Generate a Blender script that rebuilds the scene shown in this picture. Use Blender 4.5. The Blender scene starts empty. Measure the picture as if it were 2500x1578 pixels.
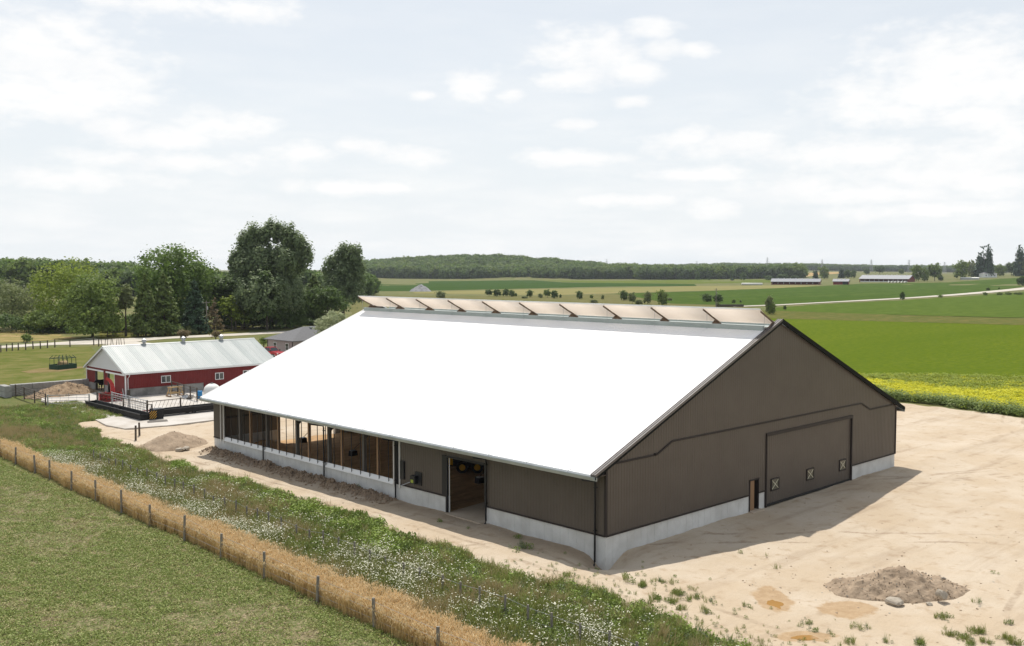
import bpy, bmesh, math, random
import numpy as np
from mathutils import Vector, Matrix

R = math.radians
random.seed(7)
rng = np.random.default_rng(7)
scene = bpy.context.scene

# ------------------------------------------------------------------ camera
FPX, PITCH, YAW = 2402.24, 0.054224, 0.80188          # focal length in photo pixels
CAM = np.array([-39.18, -33.39, 15.16])
cam_data = bpy.data.cameras.new('camera')
cam_data.sensor_width = 36.0
cam_data.lens = FPX / 2500.0 * 36.0
cam_data.clip_start, cam_data.clip_end = 0.5, 20000.0
cam = bpy.data.objects.new('camera', cam_data)
scene.collection.objects.link(cam)
cam.location = CAM
cam.rotation_euler = (math.pi / 2 - PITCH, 0.0, YAW - math.pi / 2)
scene.camera = cam

# ------------------------------------------------------------------ exposure
scene.view_settings.view_transform = 'Standard'
scene.view_settings.look = 'None'
scene.view_settings.gamma = 1.0
scene.view_settings.exposure = 0.0
scene.view_settings.use_curve_mapping = False
scene.render.engine = 'CYCLES'
scene.cycles.use_denoising = True
scene.cycles.max_bounces = 8
scene.cycles.transparent_max_bounces = 8

FW = np.array([math.cos(YAW) * math.cos(PITCH), math.sin(YAW) * math.cos(PITCH), -math.sin(PITCH)])
RT = np.array([math.sin(YAW), -math.cos(YAW), 0.0])
UP = np.cross(RT, FW)
FH = np.array([math.cos(YAW), math.sin(YAW)])

def ray(px, py):
    d = FW * FPX + RT * (px - 1250) - UP * (py - 789)
    return d / np.linalg.norm(d)

# ------------------------------------------------------------------ sun and sky
SUN = Vector((0.28, 0.44, 1.0)).normalized()          # towards the sun
SUN_EL = math.asin(SUN.z)
sun_data = bpy.data.lights.new('sun', 'SUN')
sun_data.energy = 4.6
sun_data.angle = R(0.55)
sun_data.color = (1.0, 0.95, 0.87)
sun = bpy.data.objects.new('sun', sun_data)
scene.collection.objects.link(sun)
sun.rotation_euler = SUN.to_track_quat('Z', 'Y').to_euler()
sun.location = (40, 60, 120)

world = bpy.data.worlds.new('World')
scene.world = world
world.use_nodes = True
WN, WL = world.node_tree.nodes, world.node_tree.links
WN.clear()

def wnode(t, **kw):
    n = WN.new(t)
    for k, v in kw.items():
        setattr(n, k, v)
    return n

def wmath(op, a, b=None, clamp=False):
    n = wnode('ShaderNodeMath', operation=op, use_clamp=clamp)
    for i, v in enumerate((a, b)):
        if v is None:
            continue
        if isinstance(v, (int, float)):
            n.inputs[i].default_value = v
        else:
            WL.new(v, n.inputs[i])
    return n.outputs[0]

sky = wnode('ShaderNodeTexSky')
sky.sky_type = 'NISHITA'
sky.sun_disc = False
sky.sun_elevation = SUN_EL
sky.sun_rotation = math.atan2(SUN.x, SUN.y)
sky.air_density, sky.dust_density, sky.ozone_density = 1.0, 2.2, 1.0
tc = wnode('ShaderNodeTexCoord')
sep = wnode('ShaderNodeSeparateXYZ')
WL.new(tc.outputs['Generated'], sep.inputs[0])
zc = wmath('MAXIMUM', sep.outputs[2], 0.0)
az = wmath('ARCTAN2', sep.outputs[0], sep.outputs[1])
el = wmath('ARCSINE', zc)
# thin summer haze: whitens the sky, most towards the horizon
hz_f = wmath('MULTIPLY', wmath('POWER', wmath('SUBTRACT', 1.0, zc), 3.0), 0.42)
hz_f = wmath('ADD', hz_f, 0.52)
hmix = wnode('ShaderNodeMix', data_type='RGBA')
WL.new(hz_f, hmix.inputs[0])
WL.new(sky.outputs[0], hmix.inputs[6])
hmix.inputs[7].default_value = (9.3, 9.75, 10.1, 1)
# cumulus: banks at fixed bearings, edges broken up by noise
ae = wnode('ShaderNodeCombineXYZ')
WL.new(az, ae.inputs[0])
WL.new(el, ae.inputs[1])
n1 = wnode('ShaderNodeTexNoise')
n1.inputs['Scale'].default_value = 26.0
n1.inputs['Detail'].default_value = 10.0
n1.inputs['Roughness'].default_value = 0.60
st = wnode('ShaderNodeVectorMath', operation='MULTIPLY')
WL.new(ae.outputs[0], st.inputs[0])
st.inputs[1].default_value = (1.0, 2.0, 1.0)
WL.new(st.outputs[0], n1.inputs['Vector'])
n2 = wnode('ShaderNodeTexNoise')
n2.inputs['Scale'].default_value = 7.0
n2.inputs['Detail'].default_value = 7.0
n2.inputs['Roughness'].default_value = 0.58
st2 = wnode('ShaderNodeVectorMath', operation='MULTIPLY')
WL.new(ae.outputs[0], st2.inputs[0])
st2.inputs[1].default_value = (1.0, 4.5, 1.0)
WL.new(st2.outputs[0], n2.inputs['Vector'])

CLOUDS = [  # photo pixel of the cloud's middle, half width, half height
    (1395, 130, 80, 48), (1485, 128, 85, 42), (1590, 74, 55, 20), (1612, 120, 52, 22), (1705, 120, 42, 16),
    (1430, 188, 110, 26), (1535, 176, 75, 28), (1160, 212, 62, 34), (1030, 232, 32, 10), (1240, 236, 38, 14),
    (2330, 165, 190, 72), (2240, 232, 200, 50), (2430, 205, 120, 62), (2180, 272, 140, 28), (2370, 285, 150, 26),
    (1765, 352, 150, 30), (1690, 342, 66, 26), (1850, 350, 66, 26), (1395, 386, 112, 17), (1330, 380, 50, 16),
    (1540, 250, 34, 11), (1410, 305, 40, 12), (2060, 375, 170, 34), (2350, 385, 170, 36), (2470, 325, 66, 36), (2240, 436, 190, 26),
    (1950, 458, 130, 24), (2130, 472, 160, 22), (2420, 450, 120, 26), (1700, 425, 120, 16),
    (100, 130, 150, 84), (240, 178, 110, 62), (50, 220, 130, 54), (190, 232, 150, 50), (110, 266, 115, 26),
    (600, 22, 90, 26), (400, 12, 170, 22), (500, 303, 66, 34), (600, 312, 62, 28), (395, 335, 130, 26),
    (290, 310, 66, 26), (740, 366, 76, 24), (850, 354, 62, 17), (1010, 386, 86, 20), (460, 395, 210, 20),
    (190, 436, 170, 20), (1530, 490, 130, 14), (1730, 508, 60, 22), (2300, 515, 240, 16), (880, 460, 160, 14)]
acc = None
for (px, py, rx, ry) in CLOUDS:
    d = ray(px, py)
    a0, e0 = math.atan2(d[0], d[1]), math.asin(d[2])
    m = wnode('ShaderNodeVectorMath', operation='MULTIPLY_ADD')
    kx, ky = FPX / (rx * 1.3), FPX / (ry * 1.35)
    WL.new(ae.outputs[0], m.inputs[0])
    m.inputs[1].default_value = (kx, ky, 0)
    m.inputs[2].default_value = (-a0 * kx, -e0 * ky, 0)
    l = wnode('ShaderNodeVectorMath', operation='LENGTH')
    WL.new(m.outputs[0], l.inputs[0])
    acc = l.outputs['Value'] if acc is None else wmath('MINIMUM', acc, l.outputs['Value'])
acc = wmath('SUBTRACT', 1.0, wmath('MINIMUM', acc, 1.7))
dens = wmath('ADD', acc, wmath('MULTIPLY', wmath('SUBTRACT', n1.outputs[0], 0.5), 2.6))
mr = wnode('ShaderNodeMapRange', interpolation_type='SMOOTHSTEP')
WL.new(dens, mr.inputs[0])
mr.inputs[1].default_value, mr.inputs[2].default_value = -0.38, 0.95
# thin streaky layer
mr2 = wnode('ShaderNodeMapRange', interpolation_type='SMOOTHSTEP')
WL.new(n2.outputs[0], mr2.inputs[0])
mr2.inputs[1].default_value, mr2.inputs[2].default_value = 0.36, 0.74
cl = wmath('MAXIMUM', wmath('MULTIPLY', mr.outputs[0], 0.92), wmath('MULTIPLY', wmath('MULTIPLY', mr2.outputs[0], 0.8), wmath('POWER', wmath('SUBTRACT', 1.0, zc), 6.0)))
# shaded undersides: noise sampled a little higher up hides the light
n3 = wnode('ShaderNodeTexNoise')
n3.inputs['Scale'].default_value = 16.0
n3.inputs['Detail'].default_value = 5.0
sh = wnode('ShaderNodeVectorMath', operation='ADD')
WL.new(st.outputs[0], sh.inputs[0])
sh.inputs[1].default_value = (0.01, 0.035, 0.3)
WL.new(sh.outputs[0], n3.inputs['Vector'])
ccol = wnode('ShaderNodeMix', data_type='RGBA')
mr3 = wnode('ShaderNodeMapRange', interpolation_type='SMOOTHSTEP')
WL.new(n3.outputs[0], mr3.inputs[0])
mr3.inputs[1].default_value, mr3.inputs[2].default_value = 0.42, 0.72
WL.new(mr3.outputs[0], ccol.inputs[0])
ccol.inputs[6].default_value = (10.4, 10.35, 10.25, 1)
ccol.inputs[7].default_value = (9.85, 9.9, 9.95, 1)
cmix = wnode('ShaderNodeMix', data_type='RGBA')
WL.new(cl, cmix.inputs[0])
WL.new(hmix.outputs[2], cmix.inputs[6])
WL.new(ccol.outputs[2], cmix.inputs[7])
bg = wnode('ShaderNodeBackground')
bg.inputs['Strength'].default_value = 0.10
world.cycles.sampling_method = 'NONE'
WL.new(cmix.outputs[2], bg.inputs['Color'])
wo = wnode('ShaderNodeOutputWorld')
WL.new(bg.outputs[0], wo.inputs['Surface'])

# ------------------------------------------------------------------ helpers
def sstep(a, b, v):
    t = np.clip((v - a) / (b - a), 0, 1)
    return t * t * (3 - 2 * t)

def hsh(ix, iy, seed):
    h = (ix.astype(np.int64) * 374761393 + iy.astype(np.int64) * 668265263 + seed * 974634541) & 0x7fffffff
    h = ((h ^ (h >> 13)) * 1274126177) & 0x7fffffff
    return ((h ^ (h >> 16)) & 0xffff) / 65535.0

def vnoise(x, y, seed=0):
    x, y = np.asarray(x, float), np.asarray(y, float)
    ix, iy = np.floor(x), np.floor(y)
    fx, fy = x - ix, y - iy
    fx, fy = fx * fx * (3 - 2 * fx), fy * fy * (3 - 2 * fy)
    a, b = hsh(ix, iy, seed), hsh(ix + 1, iy, seed)
    c, d = hsh(ix, iy + 1, seed), hsh(ix + 1, iy + 1, seed)
    return (a + (b - a) * fx) * (1 - fy) + (c + (d - c) * fx) * fy

def fbm(x, y, seed=0, oct=4):
    s, a, t = 0.0, 0.5, 0.0
    for i in range(oct):
        s = s + a * vnoise(x * 2 ** i + 17.3 * i, y * 2 ** i - 9.1 * i, seed + i)
        t += a
        a *= 0.5
    return s / t

def far_h(x, y):
    """Height of the open country (zero round the farm)."""
    x, y = np.asarray(x, float), np.asarray(y, float)
    d = (x - CAM[0]) * FH[0] + (y - CAM[1]) * FH[1]
    l = (x - CAM[0]) * RT[0] + (y - CAM[1]) * RT[1]
    h = 23.0 * np.exp(-((l + 60) / 215.0) ** 2) * sstep(1480, 1800, d)
    h = h + 7.5 * np.exp(-((l - 760) / 330.0) ** 2) * sstep(420, 1100, d)
    h = h + 10.0 * sstep(1900, 3600, d)
    h = h + 4.5 * np.exp(-((l + 330) / 110.0) ** 2) * sstep(380, 620, d)
    return h

def G(px, py, z=None):
    """Photo pixel -> the ground point it shows (or the point at height z)."""
    d = ray(px, py)
    if z is not None:
        return CAM + d * ((z - CAM[2]) / d[2])
    t = 30.0
    while t < 9000:
        q = CAM + d * t
        if q[2] <= far_h(q[0], q[1]):
            break
        t *= 1.004
    lo, hi = t / 1.004, t
    for _ in range(18):
        m = (lo + hi) / 2
        q = CAM + d * m
        if q[2] <= far_h(q[0], q[1]):
            hi = m
        else:
            lo = m
    return CAM + d * hi

def depth_of(p):
    return float((np.asarray(p) - CAM) @ FW)

COL = scene.collection

class MB:
    """Collects simple solids; build() links them as one mesh object."""
    def __init__(self):
        self.v, self.f = [], []
    def add(self, vs, fs):
        o = len(self.v)
        self.v += [tuple(map(float, p)) for p in vs]
        self.f += [tuple(o + i for i in q) for q in fs]
        return self
    def box(self, x0, x1, y0, y1, z0, z1):
        return self.add([(x0, y0, z0), (x1, y0, z0), (x1, y1, z0), (x0, y1, z0), (x0, y0, z1), (x1, y0, z1), (x1, y1, z1), (x0, y1, z1)],
                        [(3, 2, 1, 0), (4, 5, 6, 7), (0, 1, 5, 4), (1, 2, 6, 5), (2, 3, 7, 6), (3, 0, 4, 7)])
    def bar(self, a, b, w, h=None, up=(0, 0, 1)):
        """Rectangular bar from a to b."""
        h = h or w
        a, b = Vector(a), Vector(b)
        d = (b - a).normalized()
        u = Vector(up)
        if abs(d.dot(u)) > 0.98:
            u = Vector((1, 0, 0))
        s = d.cross(u).normalized() * (w / 2)
        t = s.cross(d).normalized() * (h / 2)
        vs = [p + i * s + j * t for p in (a, b) for (i, j) in ((-1, -1), (1, -1), (1, 1), (-1, 1))]
        return self.add(vs, [(3, 2, 1, 0), (4, 5, 6, 7), (0, 1, 5, 4), (1, 2, 6, 5), (2, 3, 7, 6), (3, 0, 4, 7)])
    def tube(self, pts, r, n=8, r2=None, cap=True):
        pts = [Vector(p) for p in pts]
        k = len(pts)
        vs, fs = [], []
        for i, p in enumerate(pts):
            d = (pts[min(i + 1, k - 1)] - pts[max(i - 1, 0)]).normalized()
            u = Vector((0, 0, 1)) if abs(d.z) < 0.95 else Vector((1, 0, 0))
            s = d.cross(u).normalized()
            t = s.cross(d)
            rr = r if r2 is None else r + (r2 - r) * i / (k - 1)
            if isinstance(r, (list, tuple)):
                rr = r[i]
            for j in range(n):
                a = 2 * math.pi * j / n
                vs.append(p + s * (rr * math.cos(a)) + t * (rr * math.sin(a)))
        for i in range(k - 1):
            for j in range(n):
                j2 = (j + 1) % n
                fs.append((i * n + j, i * n + j2, (i + 1) * n + j2, (i + 1) * n + j))
        if cap:
            fs.append(tuple(range(n))[::-1])
            fs.append(tuple((k - 1) * n + j for j in range(n)))
        return self.add(vs, fs)
    def lathe(self, prof, c=(0, 0, 0), n=16):
        vs, fs = [], []
        for (r, z) in prof:
            for j in range(n):
                a = 2 * math.pi * j / n
                vs.append((c[0] + r * math.cos(a), c[1] + r * math.sin(a), c[2] + z))
        for i in range(len(prof) - 1):
            for j in range(n):
                j2 = (j + 1) % n
                fs.append((i * n + j, i * n + j2, (i + 1) * n + j2, (i + 1) * n + j))
        fs.append(tuple(range(n))[::-1])
        fs.append(tuple((len(prof) - 1) * n + j for j in range(n)))
        return self.add(vs, fs)
    def prism(self, poly, ax, a0, a1):
        """poly in the two other axes, extruded along axis ax from a0 to a1."""
        n = len(poly)
        def mk(p, a):
            q = list(p)
            q.insert(ax, a)
            return q
        vs = [mk(p, a0) for p in poly] + [mk(p, a1) for p in poly]
        fs = [tuple(range(n))[::-1], tuple(range(n, 2 * n))] + [(i, (i + 1) % n, n + (i + 1) % n, n + i) for i in range(n)]
        return self.add(vs, fs)
    def build(self, name, mat, parent=None, smooth=False, loc=None):
        me = bpy.data.meshes.new(name)
        me.from_pydata(self.v, [], self.f)
        bm = bmesh.new()
        bm.from_mesh(me)
        bmesh.ops.recalc_face_normals(bm, faces=bm.faces)
        bm.to_mesh(me)
        bm.free()
        return link(name, me, mat, parent, smooth, loc)

def link(name, me, mat, parent=None, smooth=False, loc=None):
    if mat is not None and not me.materials:
        me.materials.append(mat)
    if smooth:
        me.polygons.foreach_set('use_smooth', [True] * len(me.polygons))
    o = bpy.data.objects.new(name, me)
    COL.objects.link(o)
    if parent is not None:
        o.parent = parent
    if loc is not None:
        o.location = loc
    return o

def np_mesh(name, V, F):
    """V (n,3), F (m,k) all faces with k corners."""
    V, F = np.asarray(V, np.float32), np.asarray(F, np.int32)
    k = F.shape[1]
    me = bpy.data.meshes.new(name)
    me.vertices.add(len(V))
    me.vertices.foreach_set('co', V.ravel())
    me.loops.add(F.size)
    me.loops.foreach_set('vertex_index', F.ravel())
    me.polygons.add(len(F))
    me.polygons.foreach_set('loop_start', np.arange(0, F.size, k, dtype=np.int32))
    me.polygons.foreach_set('loop_total', np.full(len(F), k, np.int32))
    me.update(calc_edges=True)
    return me

def tag(o, label=None, cat=None, group=None, kind=None):
    if label:
        o['label'] = label
    if cat:
        o['category'] = cat
    if group:
        o['group'] = group
    if kind:
        o['kind'] = kind
    return o

def thing(name, label, cat, loc=(0, 0, 0), rz=0.0, group=None):
    o = bpy.data.objects.new(name, None)
    o.empty_display_size = 0.3
    COL.objects.link(o)
    o.location = [float(c) for c in loc]
    o.rotation_euler = (0, 0, rz)
    return tag(o, label, cat, group)

ORD = ['leftmost', 'second', 'third', 'fourth', 'fifth', 'sixth', 'seventh', 'eighth', 'ninth', 'tenth', 'eleventh', 'twelfth', 'thirteenth', 'fourteenth', 'fifteenth', 'sixteenth']
def ordinal(i, what, where):
    return '%s %s%s %s' % (ORD[i], what, '' if i == 0 else ' from the left', where)

# ------------------------------------------------------------------ materials
def mat(name, c1, c2=None, scale=3.0, rough=0.8, metal=0.0, bump=0.0, bscale=None, spec=0.3, detail=5.0, lo=0.35, hi=0.65,
        coords='Object', stretch=(1, 1, 1), island=0.0, transl=0.0):
    m = bpy.data.materials.new(name)
    m.use_nodes = True
    N, L = m.node_tree.nodes, m.node_tree.links
    b = N['Principled BSDF']
    b.inputs['Roughness'].default_value = rough
    b.inputs['Metallic'].default_value = metal
    b.inputs['Specular IOR Level'].default_value = spec
    col = None
    b.inputs['Base Color'].default_value = (*c1, 1)
    if c2 is not None or bump:
        t = N.new('ShaderNodeTexCoord') if coords != 'World' else N.new('ShaderNodeNewGeometry')
        src = t.outputs['Object'] if coords != 'World' else t.outputs['Position']
        mp = N.new('ShaderNodeMapping')
        mp.inputs['Scale'].default_value = stretch
        L.new(src, mp.inputs['Vector'])
        if c2 is not None:
            nz = N.new('ShaderNodeTexNoise')
            nz.inputs['Scale'].default_value = scale
            nz.inputs['Detail'].default_value = detail
            nz.inputs['Roughness'].default_value = 0.6
            L.new(mp.outputs[0], nz.inputs['Vector'])
            r = N.new('ShaderNodeMapRange')
            r.inputs[1].default_value, r.inputs[2].default_value = lo, hi
            L.new(nz.outputs[0], r.inputs[0])
            mx = N.new('ShaderNodeMix')
            mx.data_type = 'RGBA'
            mx.inputs[6].default_value = (*c1, 1)
            mx.inputs[7].default_value = (*c2, 1)
            fac = r.outputs[0]
            if island:
                g = N.new('ShaderNodeNewGeometry')
                mm = N.new('ShaderNodeMix')
                mm.data_type = 'FLOAT'
                mm.inputs[0].default_value = island
                L.new(fac, mm.inputs[2])
                L.new(g.outputs['Random Per Island'], mm.inputs[3])
                fac = mm.outputs[0]
            L.new(fac, mx.inputs[0])
            col = mx.outputs[2]
            L.new(col, b.inputs['Base Color'])
        if bump:
            nb = N.new('ShaderNodeTexNoise')
            nb.inputs['Scale'].default_value = bscale or scale * 4
            nb.inputs['Detail'].default_value = 6.0
            L.new(mp.outputs[0], nb.inputs['Vector'])
            bp = N.new('ShaderNodeBump')
            bp.inputs['Strength'].default_value = bump
            bp.inputs['Distance'].default_value = 0.05
            L.new(nb.outputs[0], bp.inputs['Height'])
            L.new(bp.outputs[0], b.inputs['Normal'])
    if transl:
        tr = N.new('ShaderNodeBsdfTranslucent')
        if col is not None:
            L.new(col, tr.inputs['Color'])
        else:
            tr.inputs['Color'].default_value = (*c1, 1)
        ms = N.new('ShaderNodeMixShader')
        ms.inputs[0].default_value = transl
        L.new(b.outputs[0], ms.inputs[1])
        L.new(tr.outputs[0], ms.inputs[2])
        L.new(ms.outputs[0], N['Material Output'].inputs['Surface'])
    return m

M = {}
M['siding'] = mat('brown_steel', (0.082, 0.067, 0.054), (0.096, 0.079, 0.064), 0.5, rough=0.45, spec=0.4)
M['trim'] = mat('dark_brown_trim', (0.034, 0.027, 0.025), rough=0.55, spec=0.2)
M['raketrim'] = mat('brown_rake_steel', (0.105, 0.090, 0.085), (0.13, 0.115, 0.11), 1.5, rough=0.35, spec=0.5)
M['blacktrimshade'] = mat('black_trim_and_rake_shade', (0.010, 0.011, 0.010), rough=0.7, spec=0.08)  # black fascia; also paints shade into the right slope's rake trim
M['black'] = mat('black_metal', (0.012, 0.013, 0.016), rough=0.4, spec=0.4)
M['rubber'] = mat('black_rubber', (0.018, 0.018, 0.018), (0.03, 0.028, 0.026), 6, rough=0.85)
M['concrete'] = mat('pale_concrete', (0.64, 0.64, 0.62), (0.52, 0.515, 0.49), 0.8, rough=0.9, bump=0.15, bscale=9)
M['oldconcrete'] = mat('stained_concrete', (0.33, 0.32, 0.30), (0.17, 0.165, 0.155), 0.7, rough=0.9, bump=0.2, bscale=9, lo=0.4, hi=0.66)
M['block'] = mat('concrete_block', (0.36, 0.355, 0.34), (0.24, 0.235, 0.22), 1.1, rough=0.9, bump=0.25, bscale=10)
M['padconcrete'] = mat('yard_concrete', (0.50, 0.47, 0.43), (0.36, 0.32, 0.27), 0.35, rough=0.9, bump=0.1, bscale=8, coords='World', lo=0.42, hi=0.75)
M['apron'] = mat('apron_concrete', (0.50, 0.42, 0.33), (0.40, 0.32, 0.235), 0.6, rough=0.9, coords='World')
M['whiteroof'] = mat('white_roof_steel', (0.86, 0.86, 0.86), (0.84, 0.84, 0.845), 0.3, rough=0.5, spec=0.4)
M['white'] = mat('white_paint', (0.78, 0.78, 0.77), rough=0.5)
M['gutter'] = mat('galvanised_gutter', (0.40, 0.43, 0.42), (0.33, 0.36, 0.35), 1.0, rough=0.4, metal=0.2)
M['curb'] = mat('ridge_curb', (0.42, 0.46, 0.44), (0.37, 0.41, 0.39), 1.0, rough=0.6)
M['wood'] = mat('brown_timber', (0.24, 0.14, 0.075), (0.31, 0.19, 0.105), 3.0, rough=0.8, stretch=(6, 6, 0.6))
M['greywood'] = mat('grey_timber', (0.105, 0.095, 0.085), (0.15, 0.135, 0.12), 3.0, rough=0.85, stretch=(6, 6, 0.6))
M['palewood'] = mat('new_lumber', (0.52, 0.37, 0.19), (0.44, 0.30, 0.15), 4.0, rough=0.8)
M['liner'] = mat('interior_liner', (0.27, 0.225, 0.175), (0.22, 0.185, 0.145), 0.6, rough=0.8)
M['postwood'] = mat('weathered_post', (0.27, 0.245, 0.21), (0.155, 0.14, 0.12), 9.0, rough=0.9, stretch=(3, 3, 0.5))
M['darkpost'] = mat('dark_post', (0.075, 0.06, 0.05), (0.12, 0.10, 0.08), 6.0, rough=0.9)
M['galv'] = mat('galvanised_steel', (0.42, 0.43, 0.44), rough=0.4, metal=0.6)
M['screen'] = mat('baffle_panel', (0.89, 0.83, 0.77), (0.86, 0.80, 0.74), 0.6, rough=0.5, transl=0.62)
M['bracket'] = mat('weathered_bracket', (0.13, 0.09, 0.065), (0.18, 0.13, 0.095), 3.0, rough=0.85)
M['redsteel'] = mat('red_barn_steel', (0.185, 0.016, 0.016), (0.155, 0.014, 0.014), 0.8, rough=0.5, spec=0.35)
M['redpaint'] = mat('red_machine_paint', (0.42, 0.022, 0.020), (0.33, 0.02, 0.02), 3, rough=0.4, spec=0.5)
M['carpaint'] = mat('red_car_paint', (0.36, 0.012, 0.02), rough=0.22, spec=0.6)
M['greyroof'] = mat('pale_roof_steel', (0.37, 0.395, 0.385), (0.30, 0.33, 0.325), 0.5, rough=0.42, spec=0.45, stretch=(2.5, 0.3, 0.3))
M['greyroofb'] = mat('pale_roof_steel_b', (0.30, 0.335, 0.33), (0.25, 0.285, 0.28), 0.5, rough=0.42, spec=0.45, stretch=(2.5, 0.3, 0.3))
M['gablewhite'] = mat('white_gable_steel', (0.62, 0.63, 0.63), rough=0.5)
M['glass'] = mat('dark_glass', (0.03, 0.035, 0.04), rough=0.08, spec=0.6)
M['plastic'] = mat('white_poly', (0.74, 0.72, 0.68), rough=0.45)
M['blue'] = mat('blue_plastic', (0.03, 0.22, 0.48), rough=0.4)
M['yellow'] = mat('yellow_paint', (0.62, 0.33, 0.02), rough=0.45)
M['green'] = mat('green_paint', (0.015, 0.05, 0.03), rough=0.5)
M['hay'] = mat('hay', (0.34, 0.25, 0.13), (0.24, 0.17, 0.08), 8, rough=0.95, bump=0.6, bscale=20)
M['shingle'] = mat('grey_shingle', (0.165, 0.165, 0.17), (0.12, 0.12, 0.125), 5.0, rough=0.9, bump=0.3, bscale=20)
M['vinyl'] = mat('taupe_siding', (0.33, 0.285, 0.27), (0.29, 0.25, 0.235), 3.0, rough=0.7)
M['dirt'] = mat('heaped_soil', (0.36, 0.275, 0.195), (0.26, 0.195, 0.135), 2.2, rough=0.95, bump=0.9, bscale=7)
M['darkdirt'] = mat('fresh_turned_soil', (0.29, 0.215, 0.15), (0.22, 0.16, 0.11), 2.2, rough=0.95, bump=0.6, bscale=9)
M['manure'] = mat('bedding_heap', (0.34, 0.245, 0.155), (0.20, 0.135, 0.08), 2.2, rough=0.95, bump=0.9, bscale=7)
M['gravel'] = mat('grey_gravel', (0.27, 0.27, 0.275), (0.21, 0.21, 0.215), 0.6, rough=0.95, bump=0.5)
M['rock'] = mat('field_stone', (0.42, 0.37, 0.30), (0.30, 0.26, 0.21), 3.0, rough=0.9, bump=0.4, bscale=9)
M['road'] = mat('gravel_road', (0.50, 0.46, 0.40), (0.42, 0.38, 0.32), 0.2, rough=0.95, coords='World')
M['bark'] = mat('bark', (0.11, 0.09, 0.07), (0.06, 0.05, 0.04), 4.0, rough=0.95)
M['cowhide'] = mat('black_and_white_hide', (0.012, 0.011, 0.010), (0.6, 0.58, 0.54), 1.1, rough=0.7, lo=0.60, hi=0.62)

def leaf(name, c1, c2, transl=0.48, scale=0.35, island=0.55, k=1.85):
    c1, c2 = tuple(min(0.9, v * k) for v in c1), tuple(min(0.9, v * k) for v in c2)
    return mat(name, c1, c2, scale, rough=0.6, spec=0.25, island=island, transl=transl, lo=0.3, hi=0.7)
# ================================================================== the ground
XL_Y = [-60, -20, -12, -8.8, -5.3, -1.7, 1, 9, 15, 19, 25, 30, 35, 45, 48, 55, 58, 62, 71, 78, 85, 110]
XL_X = [-6.2, -6.0, -5.4, -5.4, -4.3, -5.0, -5.3, -5.3, -4.7, -4.6, -4.7, -5.0, -5.0, -5.4, -4.8, -4.6, -3.4, -3.5, -2.3, -1.7, -1.8, -1.8]

def sand_left(y):
    return np.interp(y, XL_Y, XL_X)

def sand_mask(x, y):
    """1 on the bare sandy yard, 0 on grass; soft edge about a metre wide."""
    x, y = np.asarray(x, float), np.asarray(y, float)
    w = (fbm(x * 0.55, y * 0.55, 5) - 0.5) * 2.6
    a = sstep(-0.7, 0.7, x - sand_left(y) + w)
    b = sstep(-0.8, 0.8, (67.6 + 0.175 * y) - x + w)
    c = sstep(-1.0, 1.0, np.where(x < 34, 66.0, 60.0) - y + w)
    return a * b * c

def near_h(x, y):
    x, y = np.asarray(x, float), np.asarray(y, float)
    s = sand_mask(x, y)
    h = s * ((fbm(x * 0.5, y * 0.5, 11) - 0.5) * 0.16 + (fbm(x * 2.2, y * 2.2, 12) - 0.5) * 0.05)
    # wheel ruts running along the barn and across the yard in front of the gable
    h = h + s * 0.035 * (vnoise(x * 0.10 + 3, y * 1.6, 31) - 0.5) * ((y < -1.5) | (x > 35))
    r = np.hypot(x + 0.0, y + 0.15) * (0.75 + 0.5 * fbm(x * 0.9, y * 0.9, 19))
    h = h - 0.78 * np.exp(-(r / 1.25) ** 2)
    # loose heaped soil along the open side
    along = sstep(16.5, 19.5, y) * (1 - sstep(42.0, 43.6, y))
    b = np.exp(-((x + 0.75) / 0.62) ** 2) * along
    h = h + b * (0.26 + 0.6 * (fbm(x * 0.9, y * 0.9, 21) - 0.35) + 0.45 * (fbm(x * 2.6, y * 2.6, 22, 3) - 0.5))
    b2 = np.exp(-((x + 0.5) / 0.6) ** 2) * sstep(0.8, 2.5, y) * (1 - sstep(15.0, 17.0, y)) * (1 - np.exp(-((y - 11.1) / 1.9) ** 4))
    h = h + b2 * (0.05 + 0.22 * (fbm(x * 0.9, y * 0.9, 23) - 0.4) + 0.1 * (fbm(x * 3.2, y * 3.2, 24) - 0.5))
    b3 = np.exp(-((y + 0.6) / 0.8) ** 2) * sstep(1.5, 3.0, x) * (1 - sstep(12.0, 13.6, x))
    h = h + b3 * (0.02 + 0.20 * (fbm(x * 0.8, y * 0.8, 25) - 0.4))
    h = h + np.exp(-((y + 0.5) / 0.8) ** 2) * sstep(27.4, 29, x) * 0.12
    # inside: tracked sand bed
    ins = (x > 0.4) & (x < 33.6) & (y > 0.4) & (y < 42.8)
    h = np.where(ins, (fbm(x * 0.5, y * 0.5, 41) - 0.5) * 0.30 * sstep(3.0, 6.0, x) + (fbm(x * 2.4, y * 0.7, 42) - 0.5) * 0.12, h)
    h = h + np.where(ins, 0.75 * np.exp(-(((x - 3.4) / 1.5) ** 2 + ((y - 40.6) / 1.6) ** 2)), 0)
    # grass: gentle unevenness
    h = h + (1 - s) * (fbm(x * 0.2, y * 0.2, 14) - 0.5) * 0.12 * (~ins)
    edge = sstep(0, 6, x + 50) * (1 - sstep(78, 84, x)) * sstep(0, 6, y + 46) * (1 - sstep(100, 106, y))
    return h * edge

def axis(lo, hi, step, far):
    fine = np.arange(lo, hi + 1e-6, step)
    g, s, out = [], step * 2, hi
    while out < far:
        out += s
        s *= 1.22
        g.append(out)
    h, s, out = [], step * 2, lo
    while out > -far:
        out -= s
        s *= 1.22
        h.append(out)
    return np.concatenate([h[::-1], fine, g])

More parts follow.
